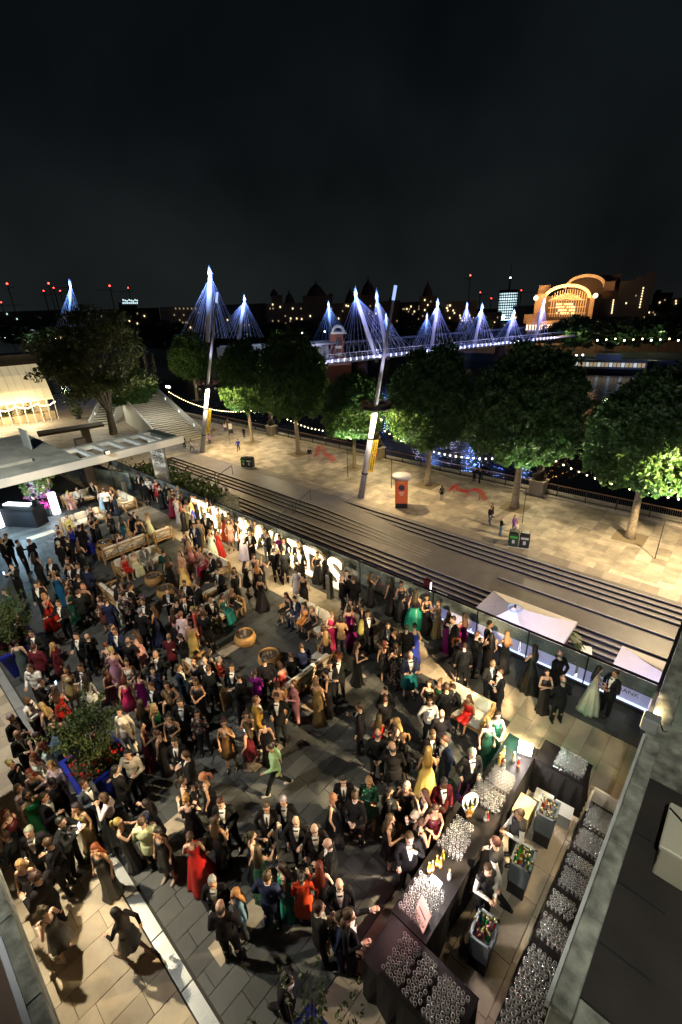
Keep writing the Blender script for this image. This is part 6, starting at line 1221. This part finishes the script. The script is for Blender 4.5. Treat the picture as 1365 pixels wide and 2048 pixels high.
# ---- the crowd: picture position of each head, what they wear, where they face, what they do
# type m dinner suit, g other jacket, s shirt sleeves, v waistcoat, K kilt, w full gown, c slim gown, k knee dress, t trousers, j jacket over trousers, q skirt with black top
CROWD = '''
@0 950 5.46
365,235,m.bk.k.l.f 725,205,w.pk.y.d.S 858,160,s.wh.n.d.S 990,215,k.bk.y.d.S 1030,125,m.bk.g.d.S 1085,170,w.lb.n.u.g 1130,165,s.wh.n.u.f 1180,152,c.bk.n.u.f 1222,180,c.nv.k.l.g 800,500,k.yl.n.d.S 632,560,c.be.k.d.g 650,640,m.bk.n.u.f 755,570,c.ro.k.d.f 850,578,m.bk.k.u.f 905,555,w.ro.n.u.f 975,452,c.bk.n.r.c 1032,482,c.bk.k.l.f 1092,422,k.bk.n.d.S 1190,440,k.bk.n.d.g 1240,420,c.bk.y.d.f 1330,470,c.tl.k.u.f 40,672,m.bk.n.d.g 2,705,m.bk.n.r.f 195,738,t.bk.k.r.g 325,722,t.bk.g.l.g 368,872,c.bk.k.u.f 545,932,m.bk.0.d.g 625,752,m.bk.g.u.f 742,706,m.bk.n.l.g 845,752,c.bk.n.u.f 125,992,m.bk.n.d.h 750,1000,m.bk.n.d.g 862,982,m.bk.n.d.p 932,1022,g.nv.n.u.f 735,940,k.bk.r.d.f
@230 930 5.46
262,108,m.bk.r.d.g 312,190,m.bk.n.u.f 360,150,s.wh.n.d.f 440,168,k.rd.k.d.f 480,222,c.bk.k.u.f 555,225,m.bk.n.u.f 600,302,w.cr.y.u.f 630,262,c.bk.n.d.f 690,252,s.wh.g.l.f 660,352,c.wh.n.u.f 722,312,c.bk.n.l.g 715,440,c.bk.r.u.f 772,402,c.be.n.u.f 815,342,m.bk.n.d.g 865,372,c.bk.y.u.f 832,432,c.ro.y.l.g 905,402,c.bk.n.u.f 1000,372,m.bk.kD.d.g 1045,420,c.br.n.u.f 1130,495,k.cm.n.d.f 1180,542,w.or.n.u.f 1242,552,k.fl.k.d.g 1235,620,k.pk.n.d.f 1295,572,k.cm.n.d.g 1340,640,c.bk.k.l.f 845,562,m.bk.0.d.g 980,542,m.bk.n.d.f 905,612,c.be.n.d.g 860,662,g.nv.n.d.f 938,642,c.be.y.u.f 1055,672,m.bk.n.d.g 1030,732,w.wh.y.u.f 1105,712,w.rd.k.u.f 765,762,k.fl.n.d.g 800,845,k.pk.y.u.f 155,552,c.bk.k.l.g 218,535,m.bk.n.r.f 250,582,c.bk.n.u.f 345,545,w.cm.y.l.c 300,712,k.bk.n.l.S 210,752,k.be.y.u.S 130,772,k.ma.k.u.S
@180 1090 5.46
445,178,k.rd.r.r.S 530,102,w.cm.y.d.S 632,76,g.gy.k.d.S 795,82,g.dg.k.u.f 800,50,m.bk.g.d.g 845,152,c.bk.n.u.g 968,92,c.pk.n.d.f 1000,190,w.ye.y.u.f 1060,66,k.pk.n.d.S 1115,86,w.li.y.l.S 1272,92,w.cr.k.l.S 1325,112,m.bk.k.l.S 965,45,k.cm.y.r.f 1130,345,c.be.n.l.g 365,345,k.fl.k.d.S 285,492,c.wh.k.u.f 430,462,m.bk.n.r.f 490,430,k.vi.n.d.S 362,545,g.fl.k.u.f 575,622,m.bk.n.d.f 680,692,w.nv.n.l.g 535,732,m.bk.g.u.f 445,757,g.nv.r.r.f 180,627,g.nv.n.u.f 112,642,c.ma.n.u.g 100,580,k.br.n.d.g 855,502,m.bk.n.d.f 1045,412,m.bk.n.d.f 1160,422,m.bk.n.l.f 790,545,c.bk.n.u.f 1030,590,m.bk.n.d.f 920,602,c.bk.k.u.f 985,525,c.bk.n.r.g 895,732,q.pk.n.u.f 990,770,k.wh.y.u.f 1078,862,c.go.n.u.f 1140,702,k.co.y.l.f 1262,738,m.bk.n.u.f 850,1012,g.ma.0.u.f 980,992,m.bk.n.l.g 235,887,g.nv.n.r.f 295,942,g.nv.n.d.f 345,857,k.bk.y.d.c 410,1052,m.bk.0.u.f 495,962,k.pk.n.l.g 960,470,k.bk.n.l.g
@400 1000 5.46
450,342,w.wh.k.u.f 400,257,c.bk.k.l.g 545,362,m.bk.0.d.f 602,372,c.bk.n.d.g 590,252,k.cm.n.d.f 535,252,m.bk.n.l.g 720,332,g.gy.n.d.g 745,362,m.bk.n.l.f 800,382,k.wh.n.d.f 862,405,k.mg.k.d.f 925,437,m.bk.n.d.f 960,452,c.vi.n.d.f 805,490,k.cm.n.d.f 820,560,m.bk.n.u.f 905,552,m.bk.k.u.f 1065,482,m.bk.n.d.g 1095,552,m.bk.n.d.g 1035,612,j.dn.n.d.f 1130,627,c.bk.n.u.f 1280,580,w.bk.n.d.f 1350,612,m.bk.n.l.f 1045,762,k.wh.k.u.f 1125,817,c.bk.k.u.f 585,612,c.bk.n.d.f 640,645,c.bk.y.u.f 690,632,c.bk.k.l.f 482,702,k.bk.k.r.f 608,702,c.bk.y.u.f 650,852,w.bk.k.u.f 365,762,c.bk.n.d.f 205,772,m.bk.k.d.f 370,807,m.bk.n.l.f
@600 1100 5.46
455,302,m.bk.g.r.f 510,237,m.bk.n.d.f 590,312,m.bk.n.u.f 615,262,m.bk.g.l.f 770,262,c.bk.n.r.h 990,332,c.bk.k.u.f 1125,382,w.bk.n.d.f 1265,472,q.em.n.u.f 340,692,c.hp.y.d.f 445,742,j.go.k.u.f 535,642,w.mg.k.u.f 560,572,k.be.n.d.f 685,592,k.bk.k.l.g 755,692,m.bk.n.d.f 795,772,c.nv.n.l.g 655,802,k.bk.y.u.f 965,817,m.bk.n.d.f 1180,852,m.bk.n.u.f 1265,830,c.ro.k.u.f 270,842,c.fl.n.u.f 300,922,c.bk.y.u.g 1045,910,k.bk.n.l.g
@400 1150 2.73
1250,122,w.bk.n.d.c 1300,152,c.go.n.l.c 1015,375,k.sq.r.u.d 1065,385,c.bk.n.u.g 1360,215,c.mg.n.u.f
@380 1160 5.46
175,352,m.bk.n.u.f 212,400,k.bk.n.r.S 392,287,m.bk.0.r.S 432,245,w.tl.k.d.S 555,190,k.bk.y.d.S 978,258,k.bk.n.d.S 1035,257,g.nv.n.l.S 1165,302,k.cp.k.d.S 1265,327,k.bk.y.l.S 1115,722,g.nv.n.l.S 1125,812,m.bk.n.l.S 950,872,k.co.n.u.S 815,885,m.bk.k.u.f 710,1002,j.pu.n.u.f 265,747,k.be.n.d.S 362,832,j.sr.g.u.S 160,882,m.bk.0.d.f 210,982,m.bk.n.u.f 438,945,m.bk.n.d.f 15,892,k.bk.y.d.f
@180 1270 5.46
728,192,m.bk.0.d.f 860,522,c.bk.k.d.g 668,562,m.bk.n.d.f 682,382,j.nv.k.d.f 985,342,g.nv.n.r.f 1015,390,c.nv.r.u.f 1305,382,m.bk.n.u.f 1155,512,c.bk.n.d.f 992,722,m.bk.n.d.p 820,652,c.bk.n.l.f 685,802,q.gr.y.r.f 555,742,c.sq.n.u.f 860,902,k.bk.k.d.g 1178,832,t.fl.k.d.f 340,502,k.hp.r.u.f 515,442,c.mg.k.u.g 415,282,k.pt.n.d.f 220,162,w.li.yu.u.f 155,112,c.fl.r.u.f 345,842,j.wh.k.d.d 165,392,k.ma.n.r.f
@0 1130 5.46
605,82,w.bt.y.u.f 395,212,m.bk.n.d.f 430,185,k.be.n.d.f 475,332,w.rd.y.r.f 730,282,c.sg.n.r.g 640,402,m.bk.n.d.f 575,482,c.sl.n.r.g 865,292,m.bk.n.u.f 912,227,k.bk.y.d.f 720,182,k.bk.n.r.f 835,142,m.bk.n.u.f 840,762,m.bk.k.d.f 970,787,m.bk.0.l.g 365,732,m.bk.k.d.f 155,842,c.sl.k.u.g 365,905,g.ma.n.u.f 560,882,k.ma.y.r.f 75,282,k.tl.n.d.f 345,880,k.ma.n.d.f
@0 1320 5.46
330,72,s.wh.n.d.f 260,152,g.nv.k.u.f 445,237,m.bk.n.r.h 595,332,k.rd.n.u.f 695,117,k.go.n.d.f 905,62,m.bk.n.d.f 940,182,j.wh.n.u.f 290,432,s.wh.0D.r.p 100,632,m.bk.g.r.g 185,802,m.bk.0.r.f 480,482,k.bk.y.l.f 575,625,q.dn.y.u.f 385,832,k.bk.n.l.f 500,932,k.wh.r.l.f
@220 1440 5.46
345,55,c.ma.k.r.g 520,132,c.bk.n.l.g 725,237,m.bk.n.d.f 680,382,k.bk.y.r.f 845,377,m.bk.n.l.f 195,372,s.cm.k.d.f 60,512,m.bk.k.u.f 770,657,k.bk.n.r.g 1045,612,k.bk.y.l.g 850,882,k.bk.y.u.f 420,922,k.nv.k.l.f 1265,867,m.bk.n.d.f 1250,52,k.br.n.d.f
@400 1340 5.46
400,92,m.bk.k.l.f 855,172,k.be.n.u.f 1030,152,t.pk.n.l.f 840,292,m.bk.n.d.p 612,322,g.mu.n.r.f 830,432,c.sr.y.u.g 520,492,k.bk.n.d.h 702,562,c.bk.k.u.f 490,622,k.ma.n.l.f 430,712,m.bk.k.u.f 790,842,j.mi.k.l.x 1280,122,c.gs.y.u.f 1322,152,m.bk.n.u.b
@620 1280 5.46
305,197,m.bk.rc.d.f 205,262,m.bk.n.d.f 165,372,c.bk.k.l.g 510,52,c.bk.n.r.f 940,72,c.fl.n.u.f 1090,152,K.kt.0.d.f 1310,312,k.dg.y.l.S 1300,472,k.bk.n.d.g 1320,682,s.wh.n.d.f 840,652,m.bk.n.u.h 540,722,m.bk.n.l.g 410,812,w.bk.k.u.g 750,852,k.rd.n.u.f 735,1042,m.bk.0.u.f 960,892,c.fl.y.l.f 1050,1062,k.bk.yp.l.g
@740 1420 5.46
770,62,m.bk.0.u.f 665,252,m.bk.n.d.f 630,452,w.ye.y.u.g 280,432,m.bk.0.u.f 845,352,g.nv.n.l.f 1080,482,c.fb.n.u.f 1290,552,m.bk.g.d.p 770,772,g.ma.kD.d.f 390,832,k.bk.g.d.g 205,912,k.bk.k.r.g 590,922,k.bk.n.l.f 160,322,k.bk.y.d.g 1300,132,c.dg.y.d.d
@750 1400 3.033
820,132,c.sg.n.d.f 885,692,v.wh.n.l.f 760,892,v.wh.n.l.x 690,1042,v.wh.n.d.f 405,692,c.ma.n.d.f 380,832,c.bk.n.r.f 255,867,m.bk.n.d.f 250,702,m.bk.g.l.f 90,722,k.bk.n.r.g 180,962,w.cm.n.r.f 120,1605,m.bk.n.r.f
@350 1450 3.033
1035,327,m.bk.k.d.f 1090,422,m.bk.n.u.f 1175,332,k.sg.y.d.f 945,442,w.bk.y.r.g 685,452,m.bk.g.d.g 550,502,m.bk.n.d.f 740,572,m.bk.0.d.f 865,632,m.bk.0.d.d 950,722,m.bk.0.l.p 455,667,c.bk.n.r.g 490,762,c.sg.n.u.f 550,917,g.nv.n.u.f 660,862,c.em.k.l.g 765,902,k.or.k.u.g 885,882,c.bk.r.u.f 1000,962,m.bk.0.d.g 105,672,w.rd.n.u.f 245,592,c.bk.n.u.f 230,937,m.bk.g.d.f 370,1002,j.dn.y.l.f
@350 1700 3.033
285,362,t.bk.0.u.g 870,352,m.bk.n.r.f 1000,405,g.nv.n.l.f 1120,522,m.bk.n.u.f 650,762,m.bk.k.r.x
@0 1450 3.033
75,222,k.bk.y.r.f 205,200,k.wh.r.d.f 195,277,c.bk.r.d.d 318,235,j.wh.y.d.f 90,377,j.cm.n.r.g 165,432,c.gr.k.r.g 245,447,m.bk.n.r.g 320,342,m.bk.k.l.g 345,587,m.bk.k.r.h 470,492,c.go.k.d.g 505,362,g.sl.n.r.g 635,437,q.wh.n.l.f 740,577,c.bk.y.r.h 895,482,k.nv.k.d.g 870,592,g.cm.n.u.f 950,652,k.bk.k.d.d 185,642,m.bk.g.d.f 300,702,m.bk.n.l.f 50,672,m.bk.n.l.f 20,547,k.ma.r.r.f 115,852,k.nv.y.d.f 215,927,m.bk.n.l.g 580,752,c.bk.r.d.d
@0 1700 3.033
715,372,k.bk.k.l.x 275,362,k.bk.n.l.f 160,420,k.ot.n.u.f
@865 1150 2.73
30,152,c.go.n.l.f 95,217,k.mg.n.l.f 125,242,m.bk.n.l.f 180,232,c.mg.n.u.f 305,262,m.bk.k.r.f 320,332,c.bk.k.u.f 240,327,m.bk.n.r.f 150,352,k.bk.r.r.f 178,382,m.bk.n.u.f 410,327,c.sq.y.u.f 560,402,w.bk.k.u.f 705,432,m.bk.0.u.f 640,532,c.bk.k.d.c 722,575,m.bk.0.u.f 330,482,m.bk.0.d.f 380,527,m.bk.n.l.f 910,512,w.cm.k.r.f 1000,527,m.bk.n.l.f 115,567,m.bk.n.d.S 85,617,m.bk.n.u.f 155,662,k.rd.n.l.S
'''
PLAZA = '''475,880,t.ro.k.u.x 619,897,t.bk.k.d.d 885,972,j.bk.n.u.d 950,937,j.bk.k.d.f 962,939,t.bk.k.l.f 987,1009,j.bk.n.l.x 983,1014,t.bk.n.d.x 1004,1036,q.dn.g.r.f 1031,1033,j.vi.n.d.f 1036,1044,k.wh.y.d.f 449,844,j.wh.n.u.d 456,839,t.br.n.d.f 426,854,t.br.n.d.d 418,868,j.li.n.u.d 487,856,t.bk.n.d.d 372,848,j.wh.n.u.x 367,874,t.bk.k.d.d 382,880,j.wh.n.l.x'''
STYLES = ['long', 'bob', 'updo', 'long', 'pony', 'long']
LMK = [('the glowing letter S', -10.9, 10.6), ('the glowing letters', -15.2, 10.3), ('the white lettered column', -26.8, 11.4), ('the flower tower', -28.2, 6.6), ('the far left counter', -26.6, 4.2), ('the upper left sofas', -24, 7.6), ('the empty sofa back', -20.4, 6.6), ('the twin drum tables', -15.6, 6.8), ('the sofa near the letters', -15.4, 8.8), ('the pink flowered planter', -15.2, 1.6), ('the red flowered planter', -9.1, 1.8), ('the middle wicker tables', -10.2, 6.7), ('the red sequin sofa', -9.9, 4.4), ('the long backed sofa', -7.6, 6.8), ('the dark red counter', -8.3, 10.8), ('the left parasol', -5.3, 11), ('the right parasol', -2.0, 10.9), ('the sofa near the bar', -4, 8.2), ('the far bar corner', -2.6, 7.6), ('the middle of the bar', -3, 5.6), ('the near end of bar', -3, 3.8), ('the white drain cover', -5.8, .9), ('the pale floor slab', -6.9, 2.6), ('the bottom edge shrub', -3.4, 2), ('the mint green walker', -6.6, 4.1), ('the maroon jacket man', -12.1, 4.0), ('the hot pink dress woman', -10.9, 2.6), ('the peacock blue gown woman', -18.6, 4.2), ('the bottom left parapet', -5.9, -.1), ('the left end of letters', -20.8, 10.6)]
FULL = {}
people = []; rn = random.Random(77)
def parse(txt):
    ox, oy, k = 0, 0, 1
    for line in txt.strip().split('\n'):
        if line.startswith('@'): ox, oy, k = map(float, line[1:].split()); continue
        for tok in line.split():
            x, y, c = tok.split(','); yield ox+float(x)/k, oy+float(y)/k, c.split('.')
def facevec(f):
    v = V((0, 0, 0))
    for ch in f: v += {'u': _f2, 'd': -_f2, 'l': -_rh, 'r': _rh}[ch]
    return v.normalized()
drop = 0
for zone, txt in (('t', CROWD), ('p', PLAZA)):
    for (x, y, c) in parse(txt):
        ty, cc, hr, fc_, po = c; fem = ty in 'wckqj' or (ty == 't' and cc in ('pk', 'fl')) ; zb = 0 if zone == 't' else -6
        if ty == 'j' and cc in ('mi', 'wh') and hr == 'k' and zone == 't': fem = (cc == 'wh')
        if zone == 'p' and ty in 'tq' : fem = False
        sc = .875*rn.uniform(.96, 1.045)*(.935 if fem else 1.0); hz = (1.66+(SEATZ if po == 'S' else 0))*sc
        if po == 'f' and ty != 'v' and zone == 't': po = rn.choice('fffpppddceeibg' if not fem else 'fffddcceeiigp')
        p = at(x, y, zb+hz); 
        if any(abs(q['px']-x) < 3.5 and abs(q['py']-y) < 4 for q in people): drop += 1; continue
        if po != 'S' and any(q['po'] != 'S' and (q['pos']-V((p.x, p.y, zb))).length < .30 for q in people): drop += 1; continue
        people.append(dict(px=x, py=y, ty=ty, cc=cc, hr=hr, fc=fc_, po=po, fem=fem, sc=sc, pos=V((p.x, p.y, zb)), zone=zone))
# keep bodies from standing inside each other
st_ = [q for q in people if q['po'] != 'S']
for it in range(14):
    for i, a in enumerate(st_):
        for b_ in st_[i+1:]:
            d = a['pos']-b_['pos']
            if abs(d.x) < .34 and abs(d.y) < .34 and 1e-4 < d.length < .34: s = d.normalized()*(.34-d.length)*.5; a['pos'] += s; b_['pos'] -= s
for q in people:
    if q['zone'] == 't':
        q['pos'].y = min(q['pos'].y, 11.35)
        if q['pos'].x > -2.9 and q['ty'] != 'v' and q['pos'].y < 8.3 and q['pos'].y > 3.3: q['pos'].x = min(q['pos'].x, -2.78)
        if q['pos'].x > -2.8 and 2.4 < q['pos'].y < 3.7 and q['ty'] != 'v': q['pos'].x = -2.82
        if q['ty'] == 'v': q['pos'].x = max(q['pos'].x, -1.52)
        if q['po'] == 'S':     # seat on the nearest sofa
            best = min(SOFAS, key=lambda s: (V((s[0], s[1], 0))-q['pos']).length-(s[2]*.3)); cx, cy, L_, face, rz = best; h = L_/2-.28; q['rz'] = rz
            if 'X' in face: q['pos'].x = cx+(.10 if face == '+X' else -.10); q['pos'].y = max(cy-h, min(cy+h, q['pos'].y))
            else: q['pos'].y = cy+(.10 if face == '+Y' else -.10); q['pos'].x = max(cx-h, min(cx+h, q['pos'].x))
            q['sofa'] = best
for s in SOFAS:    # spread sitters along their sofa
    L = [q for q in people if q.get('sofa') == s]; ax = 1 if 'X' in s[3] else 0; L.sort(key=lambda q: q['pos'][ax]); n = len(L)
    if n > 1:
        for it in range(8):
            for a, b_ in zip(L, L[1:]):
                g_ = b_['pos'][ax]-a['pos'][ax]
                if g_ < .42: a['pos'][ax] -= (.42-g_)/2; b_['pos'][ax] += (.42-g_)/2
wear = {'m': 'man in %s dinner suit', 'g': 'man in %s jacket', 's': 'man in %s shirt', 'v': 'bartender in dark waistcoat', 'K': 'man in %s kilt', 'w': 'woman in full %s gown', 'c': 'woman in slim %s gown', 'k': 'woman in %s dress', 't': 'person in %s top', 'j': 'woman in %s jacket', 'q': 'woman in %s and black'}
for q in people:
    w = wear[q['ty']]; w = w % CN[q['cc']] if '%s' in w else w
    if not q['fem']: w = w.replace('woman', 'man')
    h = HN[q['hr'][0]]; q['who'] = (h+' '+w) if w[:6] in ('person',) or True else w
    if q['zone'] == 't':
        l = min([z_ for z_ in LMK if z_[0].split()[1] not in w or z_[0].split()[-1] not in ('woman', 'man', 'walker')], key=lambda l: (l[1]-q['pos'].x)**2+(l[2]-q['pos'].y)**2); q['lm'] = 'near '+l[0]
        if q['po'] == 'S': q['lm'] = 'seated on a sofa near '+l[0]
    else: q['lm'] = 'walking on the riverside walk' if q['po'] == 'x' else 'standing on the riverside walk'
fcw = {'u': 'seen from behind', 'd': 'facing camera', 'l': 'facing left', 'r': 'facing right'}
grp = {}
for q in people: q['label'] = q['who']+' '+q['lm']; grp.setdefault(q['label'], []).append(q)
for k_, L in list(grp.items()):
    if len(L) > 1:
        sub = {}
        for q in L: q['label'] = q['who']+', '+fcw[q['fc']]+', '+q['lm']; sub.setdefault(q['label'], []).append(q)
        for lb, M_ in sub.items():
            if len(M_) > 1:
                M_.sort(key=lambda q: q['px']); nm = ['leftmost', 'second from left', 'third from left', 'fourth from left', 'fifth from left', 'sixth from left', 'seventh from left', 'eighth from left']
                for i, q in enumerate(M_): q['label'] = (nm[i] if i < len(M_)-1 or len(M_) > 8 else 'rightmost')+' '+q['who']+', '+fcw[q['fc']]+' '+q['lm']
for q in people:
    ws = q['label'].split()
    if len(ws) > 16: q['label'] = q['label'].replace('seated on a sofa', 'seated').replace('dinner suit', 'tuxedo').replace('the ', '')
    if len(q['label'].split()) > 16: q['label'] = ' '.join(q['label'].split()[:16])
def kid(par, name, me, col=None, m=None):
    o = link(name, me, par)
    if col: o.color = (*col, 1)
    if m is not None:
        o.material_slots[0].link = 'OBJECT'; o.material_slots[0].material = m
    return o
def pair(par, name, ap, fem, col):
    for k_ in '01': kid(par, name, garment(name+k_, ap, fem), col)
gcount = 0
g = MB(); g.box((0, 0, 0), (.075, .008, .15)); g.cur = 1; g.box((0, -.0045, 0), (.066, .002, .138)); PH = g.mesh('phone', [M_black, mat('phone_screen', (.6, .75, 1), emit=3, ecol=(.6, .78, 1))])
for i, q in enumerate(people):
    fem, po, ty, cc = q['fem'], q['po'], q['ty'], q['cc']; dark = 'D' in q['hr']
    ap = po
    if po in 'S': ap = 'S'
    me = body(fem, ap); o = link('person', me, None, q['pos']); tag(o, q['label'], 'person', 'bartenders' if ty == 'v' else ('guests at the terrace party' if q['zone'] == 't' else 'people on the riverside walk'))
    sk_ = rn.choice(SK) if not dark else (.10, .05, .03); o.color = (*sk_, 1); fv = facevec(q['fc'])
    rz = q.get('rz', math.atan2(fv.y, fv.x)-PI/2+rn.gauss(0, .22)); o.rotation_euler = (0 if 'rz' in q else rn.gauss(0, .022), 0 if 'rz' in q else rn.gauss(0, .022), rz+(rn.gauss(0, .15) if 'rz' in q else 0))
    mir = -1 if rn.random() < .5 and ap not in 'S' else 1; wd = rn.uniform(.90, 1.03)*(1.03 if not fem else 1); o.scale = (q['sc']*mir*wd, q['sc']*wd, q['sc'])
    hcol = tuple(c*rn.uniform(.75, 1.25) for c in HC[q['hr'][0]]); sty = {'c': 'curly', 'p': 'pony', 'u': 'updo'}.get(q['hr'][1:2], None)
    if sty is None: sty = rn.choice(STYLES) if fem else ('bald' if q['hr'][0] == '0' else 'short')
    if not fem and sty in ('pony', 'updo'): sty = 'short'
    kid(o, 'hair', hair_mesh(sty, ap), hcol)
    pm_ = PAT.get(cc); cl_ = COLS.get(cc, (.05, .05, .05)); cl_ = tuple(c*rn.uniform(.82, 1.18) for c in cl_); bk = tuple(c*rn.uniform(.7, 1.6) for c in COLS['bk'])
    if ty in 'mg':
        kid(o, 'jacket', garment('jacket', ap, fem), cl_, pm_); kid(o, 'shirt_front', garment('vfront', ap, fem)); kid(o, 'trousers', garment('trousers', ap, fem), bk if cc not in ('gy', 'nv') else cl_); pair(o, 'shoe', ap, fem, (.012, .012, .012)); pair(o, 'lapel', ap, fem, None); pair(o, 'cuff', ap, fem, None); kid(o, 'bow_tie', garment('bow', ap, fem)) if rn.random() < .75 else kid(o, 'neck_tie', garment('tie', ap, fem))
    elif ty in 'sv':
        kid(o, 'shirt', garment('shirt', ap, fem), (.70, .69, .66) if cc != 'cm' else (.62, .55, .42)); kid(o, 'trousers', garment('trousers', ap, fem), bk); pair(o, 'shoe', ap, fem, (.012, .012, .012)); kid(o, 'bow_tie', garment('bow', ap, fem))
        if ty == 'v': kid(o, 'waistcoat', garment('waistcoat', ap, fem), (.03, .03, .034))
    elif ty == 'K':
        kid(o, 'jacket', garment('jacket', ap, fem), COLS['nv']); kid(o, 'shirt_front', garment('vfront', ap, fem)); kid(o, 'kilt', garment('kilt', ap, fem), cl_); pair(o, 'shoe', ap, fem, (.012, .012, .012)); kid(o, 'bow_tie', garment('bow', ap, fem))
    elif ty in 'wck':
        kd = {'w': 'gownA', 'c': 'gownC', 'k': 'knee'}[ty]; kid(o, 'gown' if ty != 'k' else 'dress', garment(kd, ap, True), cl_, pm_); pair(o, 'shoe', ap, True, rn.choice(((.02, .02, .02), (.3, .22, .15), (.4, .35, .3))))
        if ty == 'k' and rn.random() < .4 and ap != 'S': kid(o, 'sleeved_top', garment('blouse', ap, True), cl_, pm_)
    elif ty in 'tj':
        kid(o, 'jacket' if ty == 'j' else 'top', garment('jacket' if ty == 'j' else 'blouse', ap, fem), cl_, pm_); kid(o, 'trousers', garment('trousers', ap, fem), cl_ if cc in ('wh', 'bk', 'pk', 'fl') and q['zone'] == 't' else rn.choice((bk, COLS['sl'], (.35, .3, .25)))); pair(o, 'shoe', ap, fem, (.5, .48, .45) if cc in ('wh', 'mi') or q['zone'] == 'p' else (.02, .02, .02))
    elif ty == 'q':
        tp, bt_ = (bk, cl_) if cc in ('em', 'dn') else (cl_, bk); kid(o, 'top', garment('blouse', ap, fem) if cc in ('wh', 'pk') or not fem else garment('bodice', ap, True), tp); kid(o, 'skirt' if fem else 'trousers', garment('skirt', ap, True) if fem else garment('trousers', ap, fem), bt_); pair(o, 'shoe', ap, fem, (.02, .02, .02))
    if po in 'ghe' and q['zone'] == 't':
        h = HANDS[(fem, ap)][0]; c, s = math.cos(o.rotation_euler.z), math.sin(o.rotation_euler.z); lx, ly, lz = h.x*o.scale.x, h.y*o.scale.y, h.z*o.scale.z; w_ = q['pos']+V((lx*c-ly*s, lx*s+ly*c, lz))
        if po in 'ge' and gcount < 90:
            gg = link('wine_glass', GL, None, w_+V((0, 0, -.06)), 0, (.8,)*3); gcount += 1; tag(gg, ('wine glass held by '+q['who']+' '+q['lm']) if len(('wine glass held by '+q['who']+' '+q['lm']).split()) < 17 else 'wine glass held by '+q['who'], 'glass', 'glasses held by guests')
        elif po == 'h': gg = link('phone', PH, None, w_+V((0, 0, .05)), o.rotation_euler.z+PI); tag(gg, ' '.join(('phone held up by '+q['who']+' '+q['lm']).split()[:16]), 'phone', 'phones held up by guests')
print('people', len(people), 'dropped', drop, 'held', gcount, 'unique', len({q['label'] for q in people}))
# drinks left on the drum tables
for (x, y) in TABLES:
    for i in range(7):
        a, r = rn.random()*6.28, rn.uniform(.05, .3); gg = link('tumbler', TU if i % 2 else GL, None, (x+r*.66*math.cos(a), y+r*.66*math.sin(a), .331), 0, (.7,)*3); tag(gg, 'glass left on one of the wicker drum tables', 'glass', 'glasses on the drum tables')
hb = at(608, 1278, 0); o = thing('handbag', 'black handbag on the floor beside the copper dress sofa', 'handbag', (hb.x, hb.y, 0), .4); mb = MB(); mb.box((0, 0, .12), (.3, .14, .24)); bevel(mb.build('bag', M_black, o).data, .04, 2); mb = MB(); mb.path([(-.1, 0, .23), (-.07, 0, .36), (.07, 0, .36), (.1, 0, .23)], .01, 5); mb.build('strap', M_black, o)
